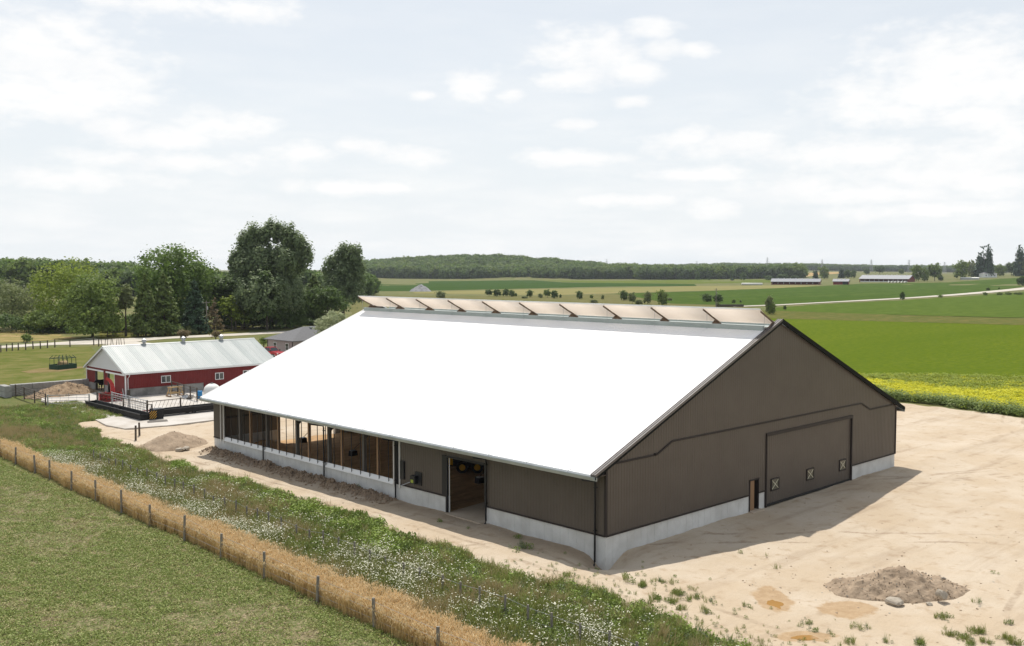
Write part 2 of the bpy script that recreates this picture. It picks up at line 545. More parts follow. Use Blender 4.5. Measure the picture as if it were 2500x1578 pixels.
gx, gy = axis(-50, 84, 0.36, 9000), axis(-46, 106, 0.36, 9000)
X, Y = np.meshgrid(gx, gy)
Z = far_h(X, Y) + near_h(X, Y)
nx, ny = len(gx), len(gy)
idx = np.arange(nx * ny).reshape(ny, nx)
F = np.stack([idx[:-1, :-1], idx[:-1, 1:], idx[1:, 1:], idx[1:, :-1]], -1).reshape(-1, 4)
gme = np_mesh('ground', np.stack([X, Y, Z], -1).reshape(-1, 3), F)
sm = sand_mask(X, Y)
inside = ((X > 0.1) & (X < 33.9) & (Y > 0.1) & (Y < 43.1)).astype(float)
fieldm = sstep(0.35, -0.35, X + 14.75 + 0 * Y)
fieldm = np.clip(1 - (X + 15.1) / 0.7, 0, 1) * (Y < 75) * (X > -60) * (Y > -60)
damp = np.exp(-((X + 0.75) / 0.8) ** 2) * sstep(16.5, 19.5, Y) * (1 - sstep(42, 43.6, Y)) + 0.5 * np.exp(-((X + 0.5) / 0.7) ** 2) * ((Y > 0) & (Y < 17))
a = gme.attributes.new('zone', 'FLOAT_COLOR', 'POINT')
a.data.foreach_set('color', np.stack([sm, fieldm, np.clip(damp, 0, 1), inside], -1).astype(np.float32).ravel())
WET = []
for (px, py, rx, ry, rz) in ((1885, 1462, 1.7, 0.85, 0.75), (2070, 1488, 1.35, 1.05, -0.5), (1965, 1553, 1.2, 0.6, -0.6)):
    p_ = G(px, py, 0)
    WET.append((p_[0], p_[1], math.cos(rz), math.sin(rz), rx, ry))
gm = bpy.data.materials.new('ground')
gm.use_nodes = True
N, L = gm.node_tree.nodes, gm.node_tree.links
bs = N['Principled BSDF']
bs.inputs['Roughness'].default_value = 0.95
bs.inputs['Specular IOR Level'].default_value = 0.15
geo = N.new('ShaderNodeNewGeometry')

def gnoise(scale, detail=5.0, stretch=(1, 1, 1), rough=0.6, rz=0.0):
    mp = N.new('ShaderNodeMapping')
    mp.inputs['Scale'].default_value = stretch
    mp.inputs['Rotation'].default_value = (0, 0, rz)
    L.new(geo.outputs['Position'], mp.inputs[0])
    n = N.new('ShaderNodeTexNoise')
    n.inputs['Scale'].default_value = scale
    n.inputs['Detail'].default_value = detail
    n.inputs['Roughness'].default_value = rough
    L.new(mp.outputs[0], n.inputs['Vector'])
    return n.outputs[0]

def gramp(v, a, b):
    r = N.new('ShaderNodeMapRange')
    r.interpolation_type = 'SMOOTHSTEP'
    r.inputs[1].default_value, r.inputs[2].default_value = a, b
    L.new(v, r.inputs[0])
    return r.outputs[0]

def gmix(f, a, b):
    m = N.new('ShaderNodeMix')
    m.data_type = 'RGBA'
    if isinstance(f, float):
        m.inputs[0].default_value = f
    else:
        L.new(f, m.inputs[0])
    for i, c in ((6, a), (7, b)):
        if isinstance(c, tuple):
            m.inputs[i].default_value = (*c, 1)
        else:
            L.new(c, m.inputs[i])
    return m.outputs[2]

def gmath(op, a, b):
    n = N.new('ShaderNodeMath')
    n.operation = op
    for i, v in enumerate((a, b)):
        if isinstance(v, (int, float)):
            n.inputs[i].default_value = v
        else:
            L.new(v, n.inputs[i])
    return n.outputs[0]

att = N.new('ShaderNodeAttribute')
att.attribute_name = 'zone'
sp = N.new('ShaderNodeSeparateColor')
L.new(att.outputs['Color'], sp.inputs[0])
grass = gmix(gramp(gnoise(0.06), 0.38, 0.62), (0.100, 0.115, 0.030), (0.155, 0.140, 0.055))
grass = gmix(gramp(gnoise(0.9), 0.45, 0.75), grass, (0.075, 0.105, 0.024))
sand = gmix(gramp(gnoise(0.18), 0.36, 0.66), (0.445, 0.356, 0.255), (0.497, 0.420, 0.326))
sand = gmix(gramp(gnoise(1.1, 7), 0.52, 0.74), sand, (0.364, 0.275, 0.187))
sand = gmix(gmath('MULTIPLY', gramp(gnoise(0.55, 6, (0.10, 1.0, 1)), 0.54, 0.70), 0.55), sand, (0.318, 0.240, 0.166))
sand = gmix(gmath('MULTIPLY', gramp(gnoise(0.5, 6, (0.12, 1.0, 1), rz=0.7), 0.56, 0.72), 0.45), sand, (0.323, 0.245, 0.172))
sand = gmix(gmath('MULTIPLY', gramp(gnoise(12.0, 3), 0.60, 0.75), 0.5), sand, (0.289, 0.216, 0.149))
# tyre tracks: pairs of worn arcs swinging round the gable end (centre x, centre y, radius)
def arc(cx, cy, rad, w=0.22, seed=0.0):
    v = N.new('ShaderNodeVectorMath')
    v.operation = 'DISTANCE'
    wp = N.new('ShaderNodeVectorMath')
    wp.operation = 'MULTIPLY'
    wp.inputs[1].default_value = (1, 1, 0)
    L.new(geo.outputs['Position'], wp.inputs[0])
    L.new(wp.outputs[0], v.inputs[0])
    v.inputs[1].default_value = (cx, cy, 0)
    wob = gmath('MULTIPLY', gmath('SUBTRACT', wobble, 0.5), 1.4)
    d = gmath('ABSOLUTE', gmath('SUBTRACT', gmath('ADD', v.outputs['Value'], wob), rad), 0)
    return gramp(d, w, w * 0.35)
wobble = gnoise(0.12, 2)
patchy = gramp(gnoise(0.35, 5), 0.42, 0.62)
tracks = None
for (cx, cy, rad) in ((60, 70, 78.0), (60, 70, 79.9), (58, 40, 50.0), (58, 40, 51.9), (20, -70, 52.0), (20, -70, 53.9), (-40, -60, 74.0), (-40, -60, 75.8), (90, -60, 66.0), (90, -60, 67.9), (-300, 20, 297.0), (-300, 20, 298.7)):
    a_ = arc(cx, cy, rad)
    tracks = a_ if tracks is None else gmath('MAXIMUM', tracks, a_)
tracks = gmath('MULTIPLY', tracks, patchy)
tread = gramp(gnoise(5.0, 3), 0.35, 0.65)
sand = gmix(gmath('MULTIPLY', tracks, gmath('ADD', gmath('MULTIPLY', tread, 0.40), 0.38)), sand, (0.27, 0.20, 0.14))
# drying puddle margins
wn = gmath('MULTIPLY', gmath('SUBTRACT', gnoise(0.9, 5), 0.5), 1.5)
wet = None
for (cx, cy, ca, sa, rx, ry) in WET:
    mp_ = N.new('ShaderNodeMapping')
    mp_.vector_type = 'TEXTURE'
    mp_.inputs['Location'].default_value = (cx, cy, 0)
    mp_.inputs['Rotation'].default_value = (0, 0, math.atan2(sa, ca))
    mp_.inputs['Scale'].default_value = (rx, ry, 1000.0)
    L.new(geo.outputs['Position'], mp_.inputs[0])
    ln = N.new('ShaderNodeVectorMath')
    ln.operation = 'LENGTH'
    L.new(mp_.outputs[0], ln.inputs[0])
    w_ = gramp(gmath('ADD', ln.outputs['Value'], wn), 1.12, 0.86)
    wet = w_ if wet is None else gmath('MAXIMUM', wet, w_)
sand = gmix(gmath('MULTIPLY', wet, 0.85), sand, gmix(gramp(gnoise(2.0), 0.35, 0.65), (0.33, 0.22, 0.12), (0.40, 0.28, 0.165)))
dampc = gmix(gramp(gnoise(3.0), 0.35, 0.65), (0.165, 0.115, 0.078), (0.24, 0.172, 0.118))
sand = gmix(sp.outputs[2], sand, dampc)
bed = gmix(gramp(gnoise(1.0, 6, (0.5, 1.6, 1)), 0.35, 0.65), (0.50, 0.325, 0.175), (0.37, 0.235, 0.125))
sand = gmix(att.outputs['Alpha'], sand, bed)
soil = gmix(gramp(gnoise(0.35, 6), 0.46, 0.72), (0.115, 0.130, 0.045), (0.22, 0.175, 0.105))
soil = gmix(gramp(gnoise(6.0, 4), 0.48, 0.66), soil, (0.30, 0.235, 0.150))
soil = gmix(gramp(gnoise(9.0, 3, (1, 1.01, 1)), 0.54, 0.68), soil, (0.085, 0.085, 0.035))
sandf = gramp(gmath('ADD', sp.outputs[0], gmath('MULTIPLY', gmath('SUBTRACT', gnoise(2.3, 6), 0.5), 0.9)), 0.38, 0.62)
c = gmix(sandf, grass, sand)
c = gmix(sp.outputs[1], c, soil)
L.new(c, bs.inputs['Base Color'])
bp = N.new('ShaderNodeBump')
bp.inputs['Strength'].default_value = 0.8
bp.inputs['Distance'].default_value = 0.08
L.new(gmath('ADD', gnoise(4.0, 5, rough=0.7), gmath('MULTIPLY', gnoise(0.9, 3, (0.15, 1.2, 1)), 0.8)), bp.inputs['Height'])
L.new(bp.outputs[0], bs.inputs['Normal'])
ground = link('ground', gme, gm, smooth=True)
tag(ground, kind='structure')

def gz(x, y):
    return float(near_h(x, y) + far_h(x, y))

# ---------------------------------------------------------------- sheets laid on the ground
def ragged(pts, amp):
    out, n = [], len(pts)
    for i in range(n):
        a, b = np.array(pts[i][:2], float), np.array(pts[(i + 1) % n][:2], float)
        L_ = np.linalg.norm(b - a)
        d = min(np.linalg.norm(a - CAM[:2]), np.linalg.norm(b - CAM[:2]))
        k = int(np.clip(L_ / (d * 0.012), 1, 60))
        nv = np.array([-(b - a)[1], (b - a)[0]]) / max(L_, 1e-6)
        for j in range(k):
            p = a + (b - a) * j / k
            if j:
                p = p + nv * amp * d * (2 * float(fbm(p[0] * 6 / d, p[1] * 6 / d, 55)) - 1 + 0.6 * (float(vnoise(p[0] * 90 / d, p[1] * 90 / d, 56)) - 0.5))
            out.append(p)
    return out

def sheet(name, pts, z, m, cell=60.0, thick=None, amp=0.006):
    pts = ragged(pts, amp) if amp else pts
    bm = bmesh.new()
    vs = [bm.verts.new((float(p[0]), float(p[1]), 0)) for p in pts]
    bm.faces.new(vs)
    P2 = np.array([[p[0], p[1]] for p in pts])
    for ax in (0, 1):
        lo, hi = P2[:, ax].min(), P2[:, ax].max()
        k = int((hi - lo) / cell)
        for i in range(1, k + 1):
            co = [0, 0, 0]
            no = [0, 0, 0]
            co[ax] = lo + (hi - lo) * i / (k + 1)
            no[ax] = 1
            bmesh.ops.bisect_plane(bm, geom=bm.verts[:] + bm.edges[:] + bm.faces[:], plane_co=co, plane_no=no)
    bmesh.ops.triangulate(bm, faces=[f for f in bm.faces if len(f.verts) > 4])
    for v in bm.verts:
        v.co.z = float(far_h(v.co.x, v.co.y)) + z
    bmesh.ops.recalc_face_normals(bm, faces=bm.faces)
    for f in bm.faces:
        if f.normal.z < 0:
            f.normal_flip()
    me = bpy.data.meshes.new(name)
    bm.to_mesh(me)
    bm.free()
    return tag(link(name, me, m), kind='structure')

def field_mat(name, c1, c2, scale=0.05, stretch=(1, 1, 1), rz=0.0, c3=None, fine=0.6):
    cut = lambda c: (c[0] * 0.98, c[1] * 0.85, c[2] * 0.72)
    if c1[1] > c1[0]:
        c1, c2, c3 = cut(c1), cut(c2), (cut(c3) if c3 else None)
    m = mat(name, c1, c2, scale, rough=1.0, spec=0.0, coords='World', bump=0.8, bscale=1.2, stretch=(1, 1, 1))
    NN, LL = m.node_tree.nodes, m.node_tree.links
    for n in NN:
        if n.type == 'MAPPING':
            n.inputs['Scale'].default_value = stretch
            n.inputs['Rotation'].default_value = (0, 0, rz)
        if n.type == 'BUMP':
            n.inputs['Distance'].default_value = 0.25
    if c3:
        g = NN.new('ShaderNodeNewGeometry')
        n = NN.new('ShaderNodeTexNoise')
        n.inputs['Scale'].default_value = fine
        n.inputs['Detail'].default_value = 6
        n.inputs['Roughness'].default_value = 0.7
        LL.new(g.outputs['Position'], n.inputs['Vector'])
        r = NN.new('ShaderNodeMapRange')
        r.inputs[1].default_value, r.inputs[2].default_value = 0.40, 0.60
        LL.new(n.outputs[0], r.inputs[0])
        b = NN['Principled BSDF']
        old = b.inputs['Base Color'].links[0].from_socket
        mx = NN.new('ShaderNodeMix')
        mx.data_type = 'RGBA'
        LL.new(r.outputs[0], mx.inputs[0])
        LL.new(old, mx.inputs[6])
        mx.inputs[7].default_value = (*c3, 1)
        LL.new(mx.outputs[2], b.inputs['Base Color'])
    return m

def pix(*pp):
    return [G(*p) for p in pp]

# far country, farthest first
sheet('corn_field', pix((800, 690), (896, 685), (1080, 682), (1274, 679), (1380, 690), (1700, 694), (1700, 699), (1500, 700), (1240, 706), (1000, 711), (800, 712)), 0.05,
      field_mat('corn', (0.040, 0.085, 0.028), (0.050, 0.100, 0.034), 0.02, (0.2, 1.5, 1), YAW))
sheet('green_hill_field', pix((1273, 679), (1344, 675), (1415, 678), (1560, 681), (1800, 683), (1950, 683), (1950, 689), (1700, 693), (1500, 692), (1380, 689)), 0.07,
      field_mat('hill_crop', (0.120, 0.170, 0.050), (0.095, 0.145, 0.042), 0.01, (0.3, 2, 1), YAW))
sheet('stubble_field', pix((1010, 713), (1300, 707), (1700, 699), (1900, 697), (2010, 698), (1900, 704), (1760, 709), (1560, 715), (1350, 722), (1010, 717)), 0.09,
      field_mat('stubble', (0.235, 0.205, 0.095), (0.185, 0.185, 0.075), 0.02, (0.3, 2, 1), YAW))
sheet('ripe_wheat_field', pix((1918, 674), (1950, 667.5), (2049, 664.5), (2060, 668), (2000, 671), (1960, 676)), 0.07,
      field_mat('ripe_wheat', (0.38, 0.27, 0.13), (0.34, 0.24, 0.12), 0.02))
sheet('soybean_field', pix((1500, 718), (1760, 710), (1897, 704), (2010, 699), (2109, 693), (2321, 690), (2440, 681), (2560, 676), (2560, 690), (2500, 699), (2374, 718), (2197, 731), (2003, 741), (1826, 747), (1640, 742)), 0.11,
      field_mat('soybeans', (0.062, 0.120, 0.030), (0.085, 0.140, 0.040), 0.02, (0.25, 2.2, 1), YAW, c3=(0.050, 0.098, 0.026), fine=0.12))
sheet('rough_pasture', pix((860, 722), (1350, 723), (1560, 717), (1700, 722), (1826, 748), (1890, 770), (860, 770)), 0.06,
      field_mat('rough_pasture', (0.135, 0.130, 0.052), (0.105, 0.120, 0.042), 0.03, (0.4, 2, 1), YAW, c3=(0.16, 0.145, 0.07), fine=0.15))
sheet('side_road', pix((1790, 748.5), (1900, 744.5), (2020, 738), (2120, 732.5), (2220, 727), (2320, 719.5), (2400, 712.5), (2500, 702.5), (2580, 694), (2580, 698), (2500, 708), (2400, 717), (2320, 723), (2220, 729.5), (2120, 735), (2020, 740), (1900, 746.5), (1790, 750.5)), 0.16, M['road'], amp=0.0006)
sheet('bean_field', pix((1890, 760), (1897, 752), (2020, 743), (2220, 733), (2400, 721), (2500, 713), (2620, 700), (2700, 760), (2620, 783), (2500, 777), (2200, 770)), 0.12,
      field_mat('beans', (0.085, 0.145, 0.034), (0.100, 0.160, 0.040), 0.02, (0.25, 1.8, 1), YAW, c3=(0.068, 0.120, 0.028), fine=0.2))
sheet('grass_verge', pix((1760, 757), (1894, 760), (2200, 771), (2500, 779), (2700, 786), (2700, 806), (2500, 795), (2200, 787), (1897, 779), (1700, 770)), 0.15,
      field_mat('verge_grass', (0.165, 0.140, 0.052), (0.112, 0.110, 0.034), 0.09, (0.3, 2.4, 1), YAW, c3=(0.085, 0.105, 0.03), fine=0.35))
A1, A2, A3 = G(1700, 772), G(1930, 780), G(2700, 801)
sheet('hay_field', [A1, A2, A3, (170, -25, 0), (112, 10, 0), (104, 20, 0), (92, 36, 0), (80, 60, 0), (90, 140, 0)], 0.12,
      field_mat('alfalfa', (0.088, 0.146, 0.016), (0.126, 0.178, 0.024), 0.022, (0.3, 1.5, 1), YAW, c3=(0.076, 0.132, 0.018), fine=0.9))
sheet('mustard_field_soil', [(80, 60, 0), (92, 36, 0), (104, 20, 0), (112, 10, 0), (170, -25, 0), (150, -50, 0), (66, -40, 0), (70.5, -4, 0), (72.5, 6, 0), (74.5, 16, 0), (78, 40, 0)], 0.10,
      field_mat('mustard_ground', (0.34, 0.33, 0.02), (0.24, 0.26, 0.02), 0.3))
# country road on the left, with the farm's driveway
sheet('gravel_road', pix((-120, 848), (0, 845.4), (134, 836.7), (233, 829.4), (390, 823.6), (576, 815), (700, 808.5), (900, 800), (900, 804), (700, 813.5), (580, 820), (407, 828), (330, 835), (232, 841.5), (134, 843), (0, 850.8), (-120, 854)), 0.05, M['road'], amp=0.0006)
sheet('driveway', [G(232, 840), G(262, 833), G(330, 834.2), (50, 140, 0), (62, 126, 0), (64, 112, 0), (34, 96, 0), (33, 112, 0), (44, 130, 0)], 0.04, M['road'], amp=0.002)
sheet('dry_field', pix((-80, 826), (0, 812), (60, 803), (150, 818), (205, 826), (120, 833), (0, 838)), 0.06,
      field_mat('dry_grass', (0.36, 0.255, 0.135), (0.25, 0.21, 0.085), 0.08, c3=(0.18, 0.17, 0.06), fine=0.25))
sheet('lawn', pix((255, 832), (330, 826), (600, 812), (620, 790), (240, 800)), 0.03, field_mat('lawn', (0.118, 0.117, 0.034), (0.15, 0.14, 0.045), 0.05))
sheet('pasture', pix((-100, 858), (0, 853), (230, 846), (240, 866), (205, 905), (212, 925), (0, 950), (-120, 962)), 0.04,
      field_mat('pasture_grass', (0.140, 0.138, 0.045), (0.175, 0.160, 0.064), 0.06, (0.5, 1.4, 1), YAW, c3=(0.100, 0.118, 0.030), fine=0.25))
sheet('bare_patch', pix((50, 908), (110, 899), (200, 896), (205, 900), (150, 908), (70, 912)), 0.06, field_mat('trodden_soil', (0.24, 0.17, 0.10), (0.16, 0.14, 0.05), 0.25))
# concrete pad of the cattle yard
pad = MB()
pad.prism([(-1.2, 58.6), (2.5, 57.6), (12, 58.0), (31, 58.4), (31, 81.2), (8.35, 81.2), (8.35, 92.4), (2.8, 92.4), (0.1, 85), (0.4, 78), (-0.3, 71), (-1.6, 62)], 2, -0.3, 0.13)
pad.build('concrete_pad', M['padconcrete'])
tag(bpy.data.objects['concrete_pad'], kind='structure')
ap = MB()
ap.prism([(-0.35, 9.5), (-0.35, 12.75), (4.6, 13.4), (5.0, 8.6)], 2, -0.4, 0.10)
tag(ap.build('concrete_apron', M['apron']), kind='structure')
# rain puddles
def blob(cx, cy, rx, ry, rz, seed, n=36):
    out = []
    for i in range(n):
        t = 2 * math.pi * i / n
        k = 1 + 0.45 * (float(fbm(math.cos(t) * 1.4 + seed, math.sin(t) * 1.4, seed, 3)) - 0.5) * 2
        x, y = rx * k * math.cos(t), ry * k * math.sin(t)
        out.append((cx + x * math.cos(rz) - y * math.sin(rz), cy + x * math.sin(rz) + y * math.cos(rz)))
    return out

def drape(name, pts, z, m):
    bm = bmesh.new()
    vs = [bm.verts.new((p[0], p[1], 0)) for p in pts]
    bm.faces.new(vs)
    for ax in (0, 1):
        q = [p[ax] for p in pts]
        k = int((max(q) - min(q)) / 0.3)
        for i in range(1, k):
            co, no = [0, 0, 0], [0, 0, 0]
            co[ax] = min(q) + (max(q) - min(q)) * i / k
            no[ax] = 1
            bmesh.ops.bisect_plane(bm, geom=bm.verts[:] + bm.edges[:] + bm.faces[:], plane_co=co, plane_no=no)
    for v in bm.verts:
        v.co.z = gz(v.co.x, v.co.y) + z
    bmesh.ops.triangulate(bm, faces=bm.faces)
    me = bpy.data.meshes.new(name)
    bm.to_mesh(me)
    bm.free()
    return tag(link(name, me, m, smooth=True), kind='structure')

M['wetsand'] = mat('wet_sand', (0.30, 0.195, 0.10), (0.345, 0.235, 0.13), 1.5, rough=0.7, spec=0.35, coords='World')
M['water'] = mat('muddy_water', (0.36, 0.20, 0.065), (0.33, 0.185, 0.06), 1.0, rough=0.12, spec=0.4, coords='World')
for i, (px, py, rx, ry, rz, wpx, wpy, wr) in enumerate(((1885, 1462, 1.75, 0.78, 0.75, 1893, 1475, 0.55), (2070, 1488, 1.25, 1.05, -0.5, 0, 0, 0), (1965, 1553, 1.1, 0.5, -0.6, 1965, 1557, 0.5))):
    p = G(px, py, 0)
    if wr:
        w = G(wpx, wpy, 0)
        drape('puddle', blob(w[0], w[1], wr * 1.1, wr * 0.6, rz, 13 + i), 0.006, M['water'])
# ================================================================== the big barn
BW, BL = 34.0, 43.2
EAVE_X, EAVE_Z, PEAK_Z = -1.08, 4.52, 11.94
SLOPE = (PEAK_Z - EAVE_Z) / (BW / 2 - EAVE_X)

def roof_z(x):
    x = x if x <= BW / 2 else BW - x
    return EAVE_Z + (x - EAVE_X) * SLOPE

barn = thing('barn', 'large dark brown steel barn with a long white roof and open side', 'barn', (0, 0, 0))

def ribbed(axis_, at, u0, u1, zb, zt, out, name, m, parent, pitch=0.2286, depth=0.015):
    """Ribbed steel sheet in the plane axis_=at, from u0 to u1, bottom zb(u), top zt(u); ribs stand out towards sign 'out'."""
    prof = ((0.0, 0), (0.44, 0), (0.52, 1), (0.62, 1), (0.70, 0))
    us = []
    k0 = math.floor(u0 / pitch)
    k = k0
    while k * pitch < u1:
        for (a, d) in prof:
            u = (k + a) * pitch
            if u0 < u < u1:
                us.append((u, d))
        k += 1
    us = [(u0, 0)] + us + [(u1, 0)]
    vs = []
    for (u, d) in us:
        p = at + out * d * depth
        for z in (zb(u), zt(u)):
            vs.append((u, p, z) if axis_ == 1 else (p, u, z))
    mb = MB()
    mb.add(vs, [(2 * i, 2 * i + 2, 2 * i + 3, 2 * i + 1) for i in range(len(us) - 1)])
    return mb.build(name, m, parent)

def kink(x):
    return float(np.interp(x, [0, 4.27, 5.67, 28.33, 29.73, 34], [4.90, 4.90, 5.48, 5.48, 4.90, 4.90]))

one = lambda z: (lambda u: z)
SIDING_B = 1.10
under = lambda u: roof_z(u) - 0.16
# front gable
GD0, GD1, GDH = 15.62, 26.95, 4.66          # wide door
MD0, MD1, MDH = 13.78, 14.78, 1.96          # walk door
ribbed(1, -0.02, 0, MD0, one(SIDING_B), kink, -1, 'siding', M['siding'], barn)
ribbed(1, -0.02, MD0, MD1, one(MDH + 0.06), kink, -1, 'siding', M['siding'], barn)
ribbed(1, -0.02, MD1, GD0 - 0.04, one(SIDING_B), kink, -1, 'siding', M['siding'], barn)
ribbed(1, -0.02, GD0 - 0.04, GD1 + 0.06, one(GDH + 0.04), kink, -1, 'siding', M['siding'], barn)
ribbed(1, -0.02, GD1 + 0.06, BW, one(SIDING_B), kink, -1, 'siding', M['siding'], barn)
ribbed(1, -0.03, 0, BW, kink, under, -1, 'siding', M['siding'], barn)
# trims of the gable
tm = MB()
kk = [(-0.02, 4.90), (4.27, 4.90), (5.67, 5.48), (28.33, 5.48), (29.73, 4.90), (34.02, 4.90)]
for (a, b) in zip(kk[:-1], kk[1:]):
    tm.bar((a[0], -0.07, a[1]), (b[0], -0.07, b[1]), 0.06, 0.085)
tm.build('trim', M['trim'], barn)
for (x0, x1) in ((0.0, MD0 - 0.05), (MD1 + 0.03, GD0 - 0.08), (GD1 + 0.1, BW)):
    MB().box(x0, x1, -0.075, -0.004, SIDING_B - 0.05, SIDING_B + 0.035).build('base_trim', M['trim'], barn)
MB().box(-0.06, 0.07, -0.07, 0.06, SIDING_B - 0.02, 4.62).build('corner_trim', M['trim'], barn)
MB().box(BW - 0.07, BW + 0.06, -0.07, 0.06, SIDING_B - 0.02, 4.62).build('corner_trim', M['trim'], barn)
MB().bar((4.1, -0.18, 4.93), (4.1, -0.02, 4.95), 0.12, 0.10).build('vent_cap', M['trim'], barn)

def foundation(x0, x1, y0, y1, face, top=SIDING_B - 0.05, bot=-1.2):
    """Poured wall with the shallow marks of the form panels on its outer face."""
    mb = MB()
    mb.box(x0, x1, y0, y1, bot, top)
    long_x = (x1 - x0) > (y1 - y0)
    u0, u1 = (x0, x1) if long_x else (y0, y1)
    n = max(1, round((u1 - u0) / 0.61))
    if n > 1:
        for i in range(n):
            a, b = u0 + (u1 - u0) * i / n + 0.009, u0 + (u1 - u0) * (i + 1) / n - 0.009
            if face == '-y':
                mb.box(a, b, y0 - 0.012, y0 + 0.02, bot, top - 0.015)
            elif face == '-x':
                mb.box(x0 - 0.012, x0 + 0.02, a, b, bot, top - 0.015)
    return mb.build('foundation_wall', M['concrete'], barn)

foundation(-0.0, MD0 - 0.02, 0.02, 0.27, '-y')
foundation(MD1 + 0.02, GD0 - 0.08, 0.02, 0.60, '-y')
foundation(GD1 + 0.10, BW, 0.02, 0.27, '-y')
foundation(0.02, 0.27, 0.27, 9.32, '-x')
foundation(0.02, 0.27, 12.92, 43.2, '-x')
foundation(BW - 0.25, BW, 0.27, 43.2, '')
foundation(0.27, 6.1, 42.95, 43.2, '')
foundation(11.9, BW - 0.25, 42.95, 43.2, '')
# wide door
door = ribbed(1, 0.05, GD0 + 0.05, GD1 - 0.05, one(0.16), one(GDH - 0.12), -1, 'wide_door', M['siding'], barn)
MB().box(GD0, GD1, 0.10, 0.16, 0.06, GDH - 0.03).build('door_backing', M['black'], door)
MB().box(GD0 - 0.06, GD0 + 0.05, -0.09, 0.10, 0.0, GDH).build('door_jamb', M['trim'], barn)
MB().box(GD1 - 0.05, GD1 + 0.08, -0.09, 0.10, 0.0, GDH).build('door_jamb', M['trim'], barn)
MB().box(GD0 - 0.06, GD1 + 0.08, -0.10, 0.10, GDH - 0.10, GDH + 0.10).build('door_header', M['trim'], barn)
MB().box(GD0 + 0.05, GD1 - 0.05, -0.03, 0.09, 0.03, 0.16).build('door_seal', M['rubber'], door)
for (a, b) in ((16.32, 17.28), (20.80, 21.76), (25.33, 26.27)):
    fr = MB()
    z0, z1, t = 0.92, 1.72, 0.07
    fr.box(a, b, -0.02, 0.05, z1 - t, z1)
    fr.box(a, b, -0.02, 0.05, z0, z0 + t)
    fr.box(a, a + t, -0.02, 0.05, z0 + t, z1 - t)
    fr.box(b - t, b, -0.02, 0.05, z0 + t, z1 - t)
    w = fr.build('door_window', M['trim'], door)
    MB().box(a + t, b - t, 0.01, 0.02, z0 + t, z1 - t).build('pane', mat('film_glass', (0.10, 0.095, 0.07), rough=0.2, spec=0.6), w)
    xm = MB()
    xm.bar((a + t + 0.04, 0.0, z0 + t + 0.05), (b - t - 0.04, 0.0, z1 - t - 0.05), 0.012, 0.04)
    xm.bar((a + t + 0.04, -0.004, z1 - t - 0.05), (b - t - 0.04, -0.004, z0 + t + 0.05), 0.012, 0.04)
    xm.build('tape_cross', mat('pale_tape', (0.55, 0.52, 0.38), rough=0.6), w)
# walk door
MB().box(MD0 + 0.02, MD0 + 0.62, 0.05, 0.11, 0.06, MDH).build('walk_door', M['wood'], barn)
MB().box(MD0 - 0.07, MD0, -0.06, 0.30, 0.0, MDH + 0.06).box(MD1, MD1 + 0.05, -0.03, 0.30, 0.0, MDH + 0.06).box(MD0 - 0.07, MD1 + 0.05, -0.06, 0.30, MDH + 0.001, MDH + 0.09).build('walk_door_frame', M['trim'], barn)
MB().box(MD0 + 0.64, MD1, 0.35, 0.40, 0.02, MDH).build('walk_door_shade_sheet', M['black'], barn)  # black sheet that paints in the shade past the door leaf
MB().box(MD0 - 0.1, MD1 + 0.25, -0.35, 0.30, -0.3, 0.05).build('door_step', M['apron'], barn)
# open side: solid ends of siding, gap with posts and rods
OP0, OP1 = 18.35, 41.3
ribbed(0, -0.02, 0, 9.36, one(SIDING_B), one(4.55), -1, 'siding', M['siding'], barn)
ribbed(0, -0.02, 9.36, 12.92, one(3.60), one(4.55), -1, 'siding', M['siding'], barn)
ribbed(0, -0.02, 12.92, 17.55, one(SIDING_B), one(4.55), -1, 'siding', M['siding'], barn)
ribbed(0, -0.02, 41.9, 43.2, one(SIDING_B), one(4.55), -1, 'siding', M['siding'], barn)
for (y0, y1) in ((0.02, 9.30), (12.98, 17.55), (41.9, 43.2)):
    MB().box(-0.075, -0.004, y0, y1, SIDING_B - 0.05, SIDING_B + 0.035).build('base_trim', M['trim'], barn)
MB().box(-0.10, 0.02, 12.80, 12.94, 0.1, 3.62).build('door_jamb', M['black'], barn)
MB().box(-0.10, 0.30, 9.30, 9.38, 1.0, 3.62).build('door_jamb', M['black'], barn)
MB().box(-0.10, 0.02, 9.38, 12.80, 3.54, 3.66).build('door_lintel', M['black'], barn)
MB().box(-0.09, 0.06, 12.94, 13.30, 1.12, 3.66).build('sliding_door_edge', M['black'], barn)
MB().box(0.03, 0.07, 12.72, 12.76, 0.1, 3.5).build('door_rail', M['white'], barn)
for y in (17.60, 18.22, 41.36, 41.86):
    MB().box(-0.10, -0.01, y, y + 0.07, 0.86, 4.45).build('edge_trim', M['plastic'], barn)
MB().box(-0.05, 0.20, 17.72, 18.18, 1.06, 4.5).build('curtain_pocket', M['black'], barn)
MB().box(-0.05, 0.20, 41.46, 41.84, 1.06, 4.5).build('curtain_pocket', M['siding'], barn)
MB().prism([(-0.10, 0.98), (-0.10, 1.03), (0.06, 1.30), (0.10, 1.30), (0.28, 1.11), (0.28, 1.056), (0.015, 1.056), (0.015, 0.98)], 1, OP0, 41.35).build('sill', M['white'], barn)
for i in range(22):
    y = 40.16 - 1.0655 * i
    if y > OP0 + 0.2:
        MB().tube([(-0.04, y, 1.08), (-0.05, y, 4.4)], 0.03, 6).build('curtain_rod', M['black'], barn)
for y in (37.3, 33.05, 28.75, 24.5, 20.24):
    MB().box(0.06, 0.24, y - 0.09, y + 0.09, 1.06, 4.5).build('post', M['wood'], barn)
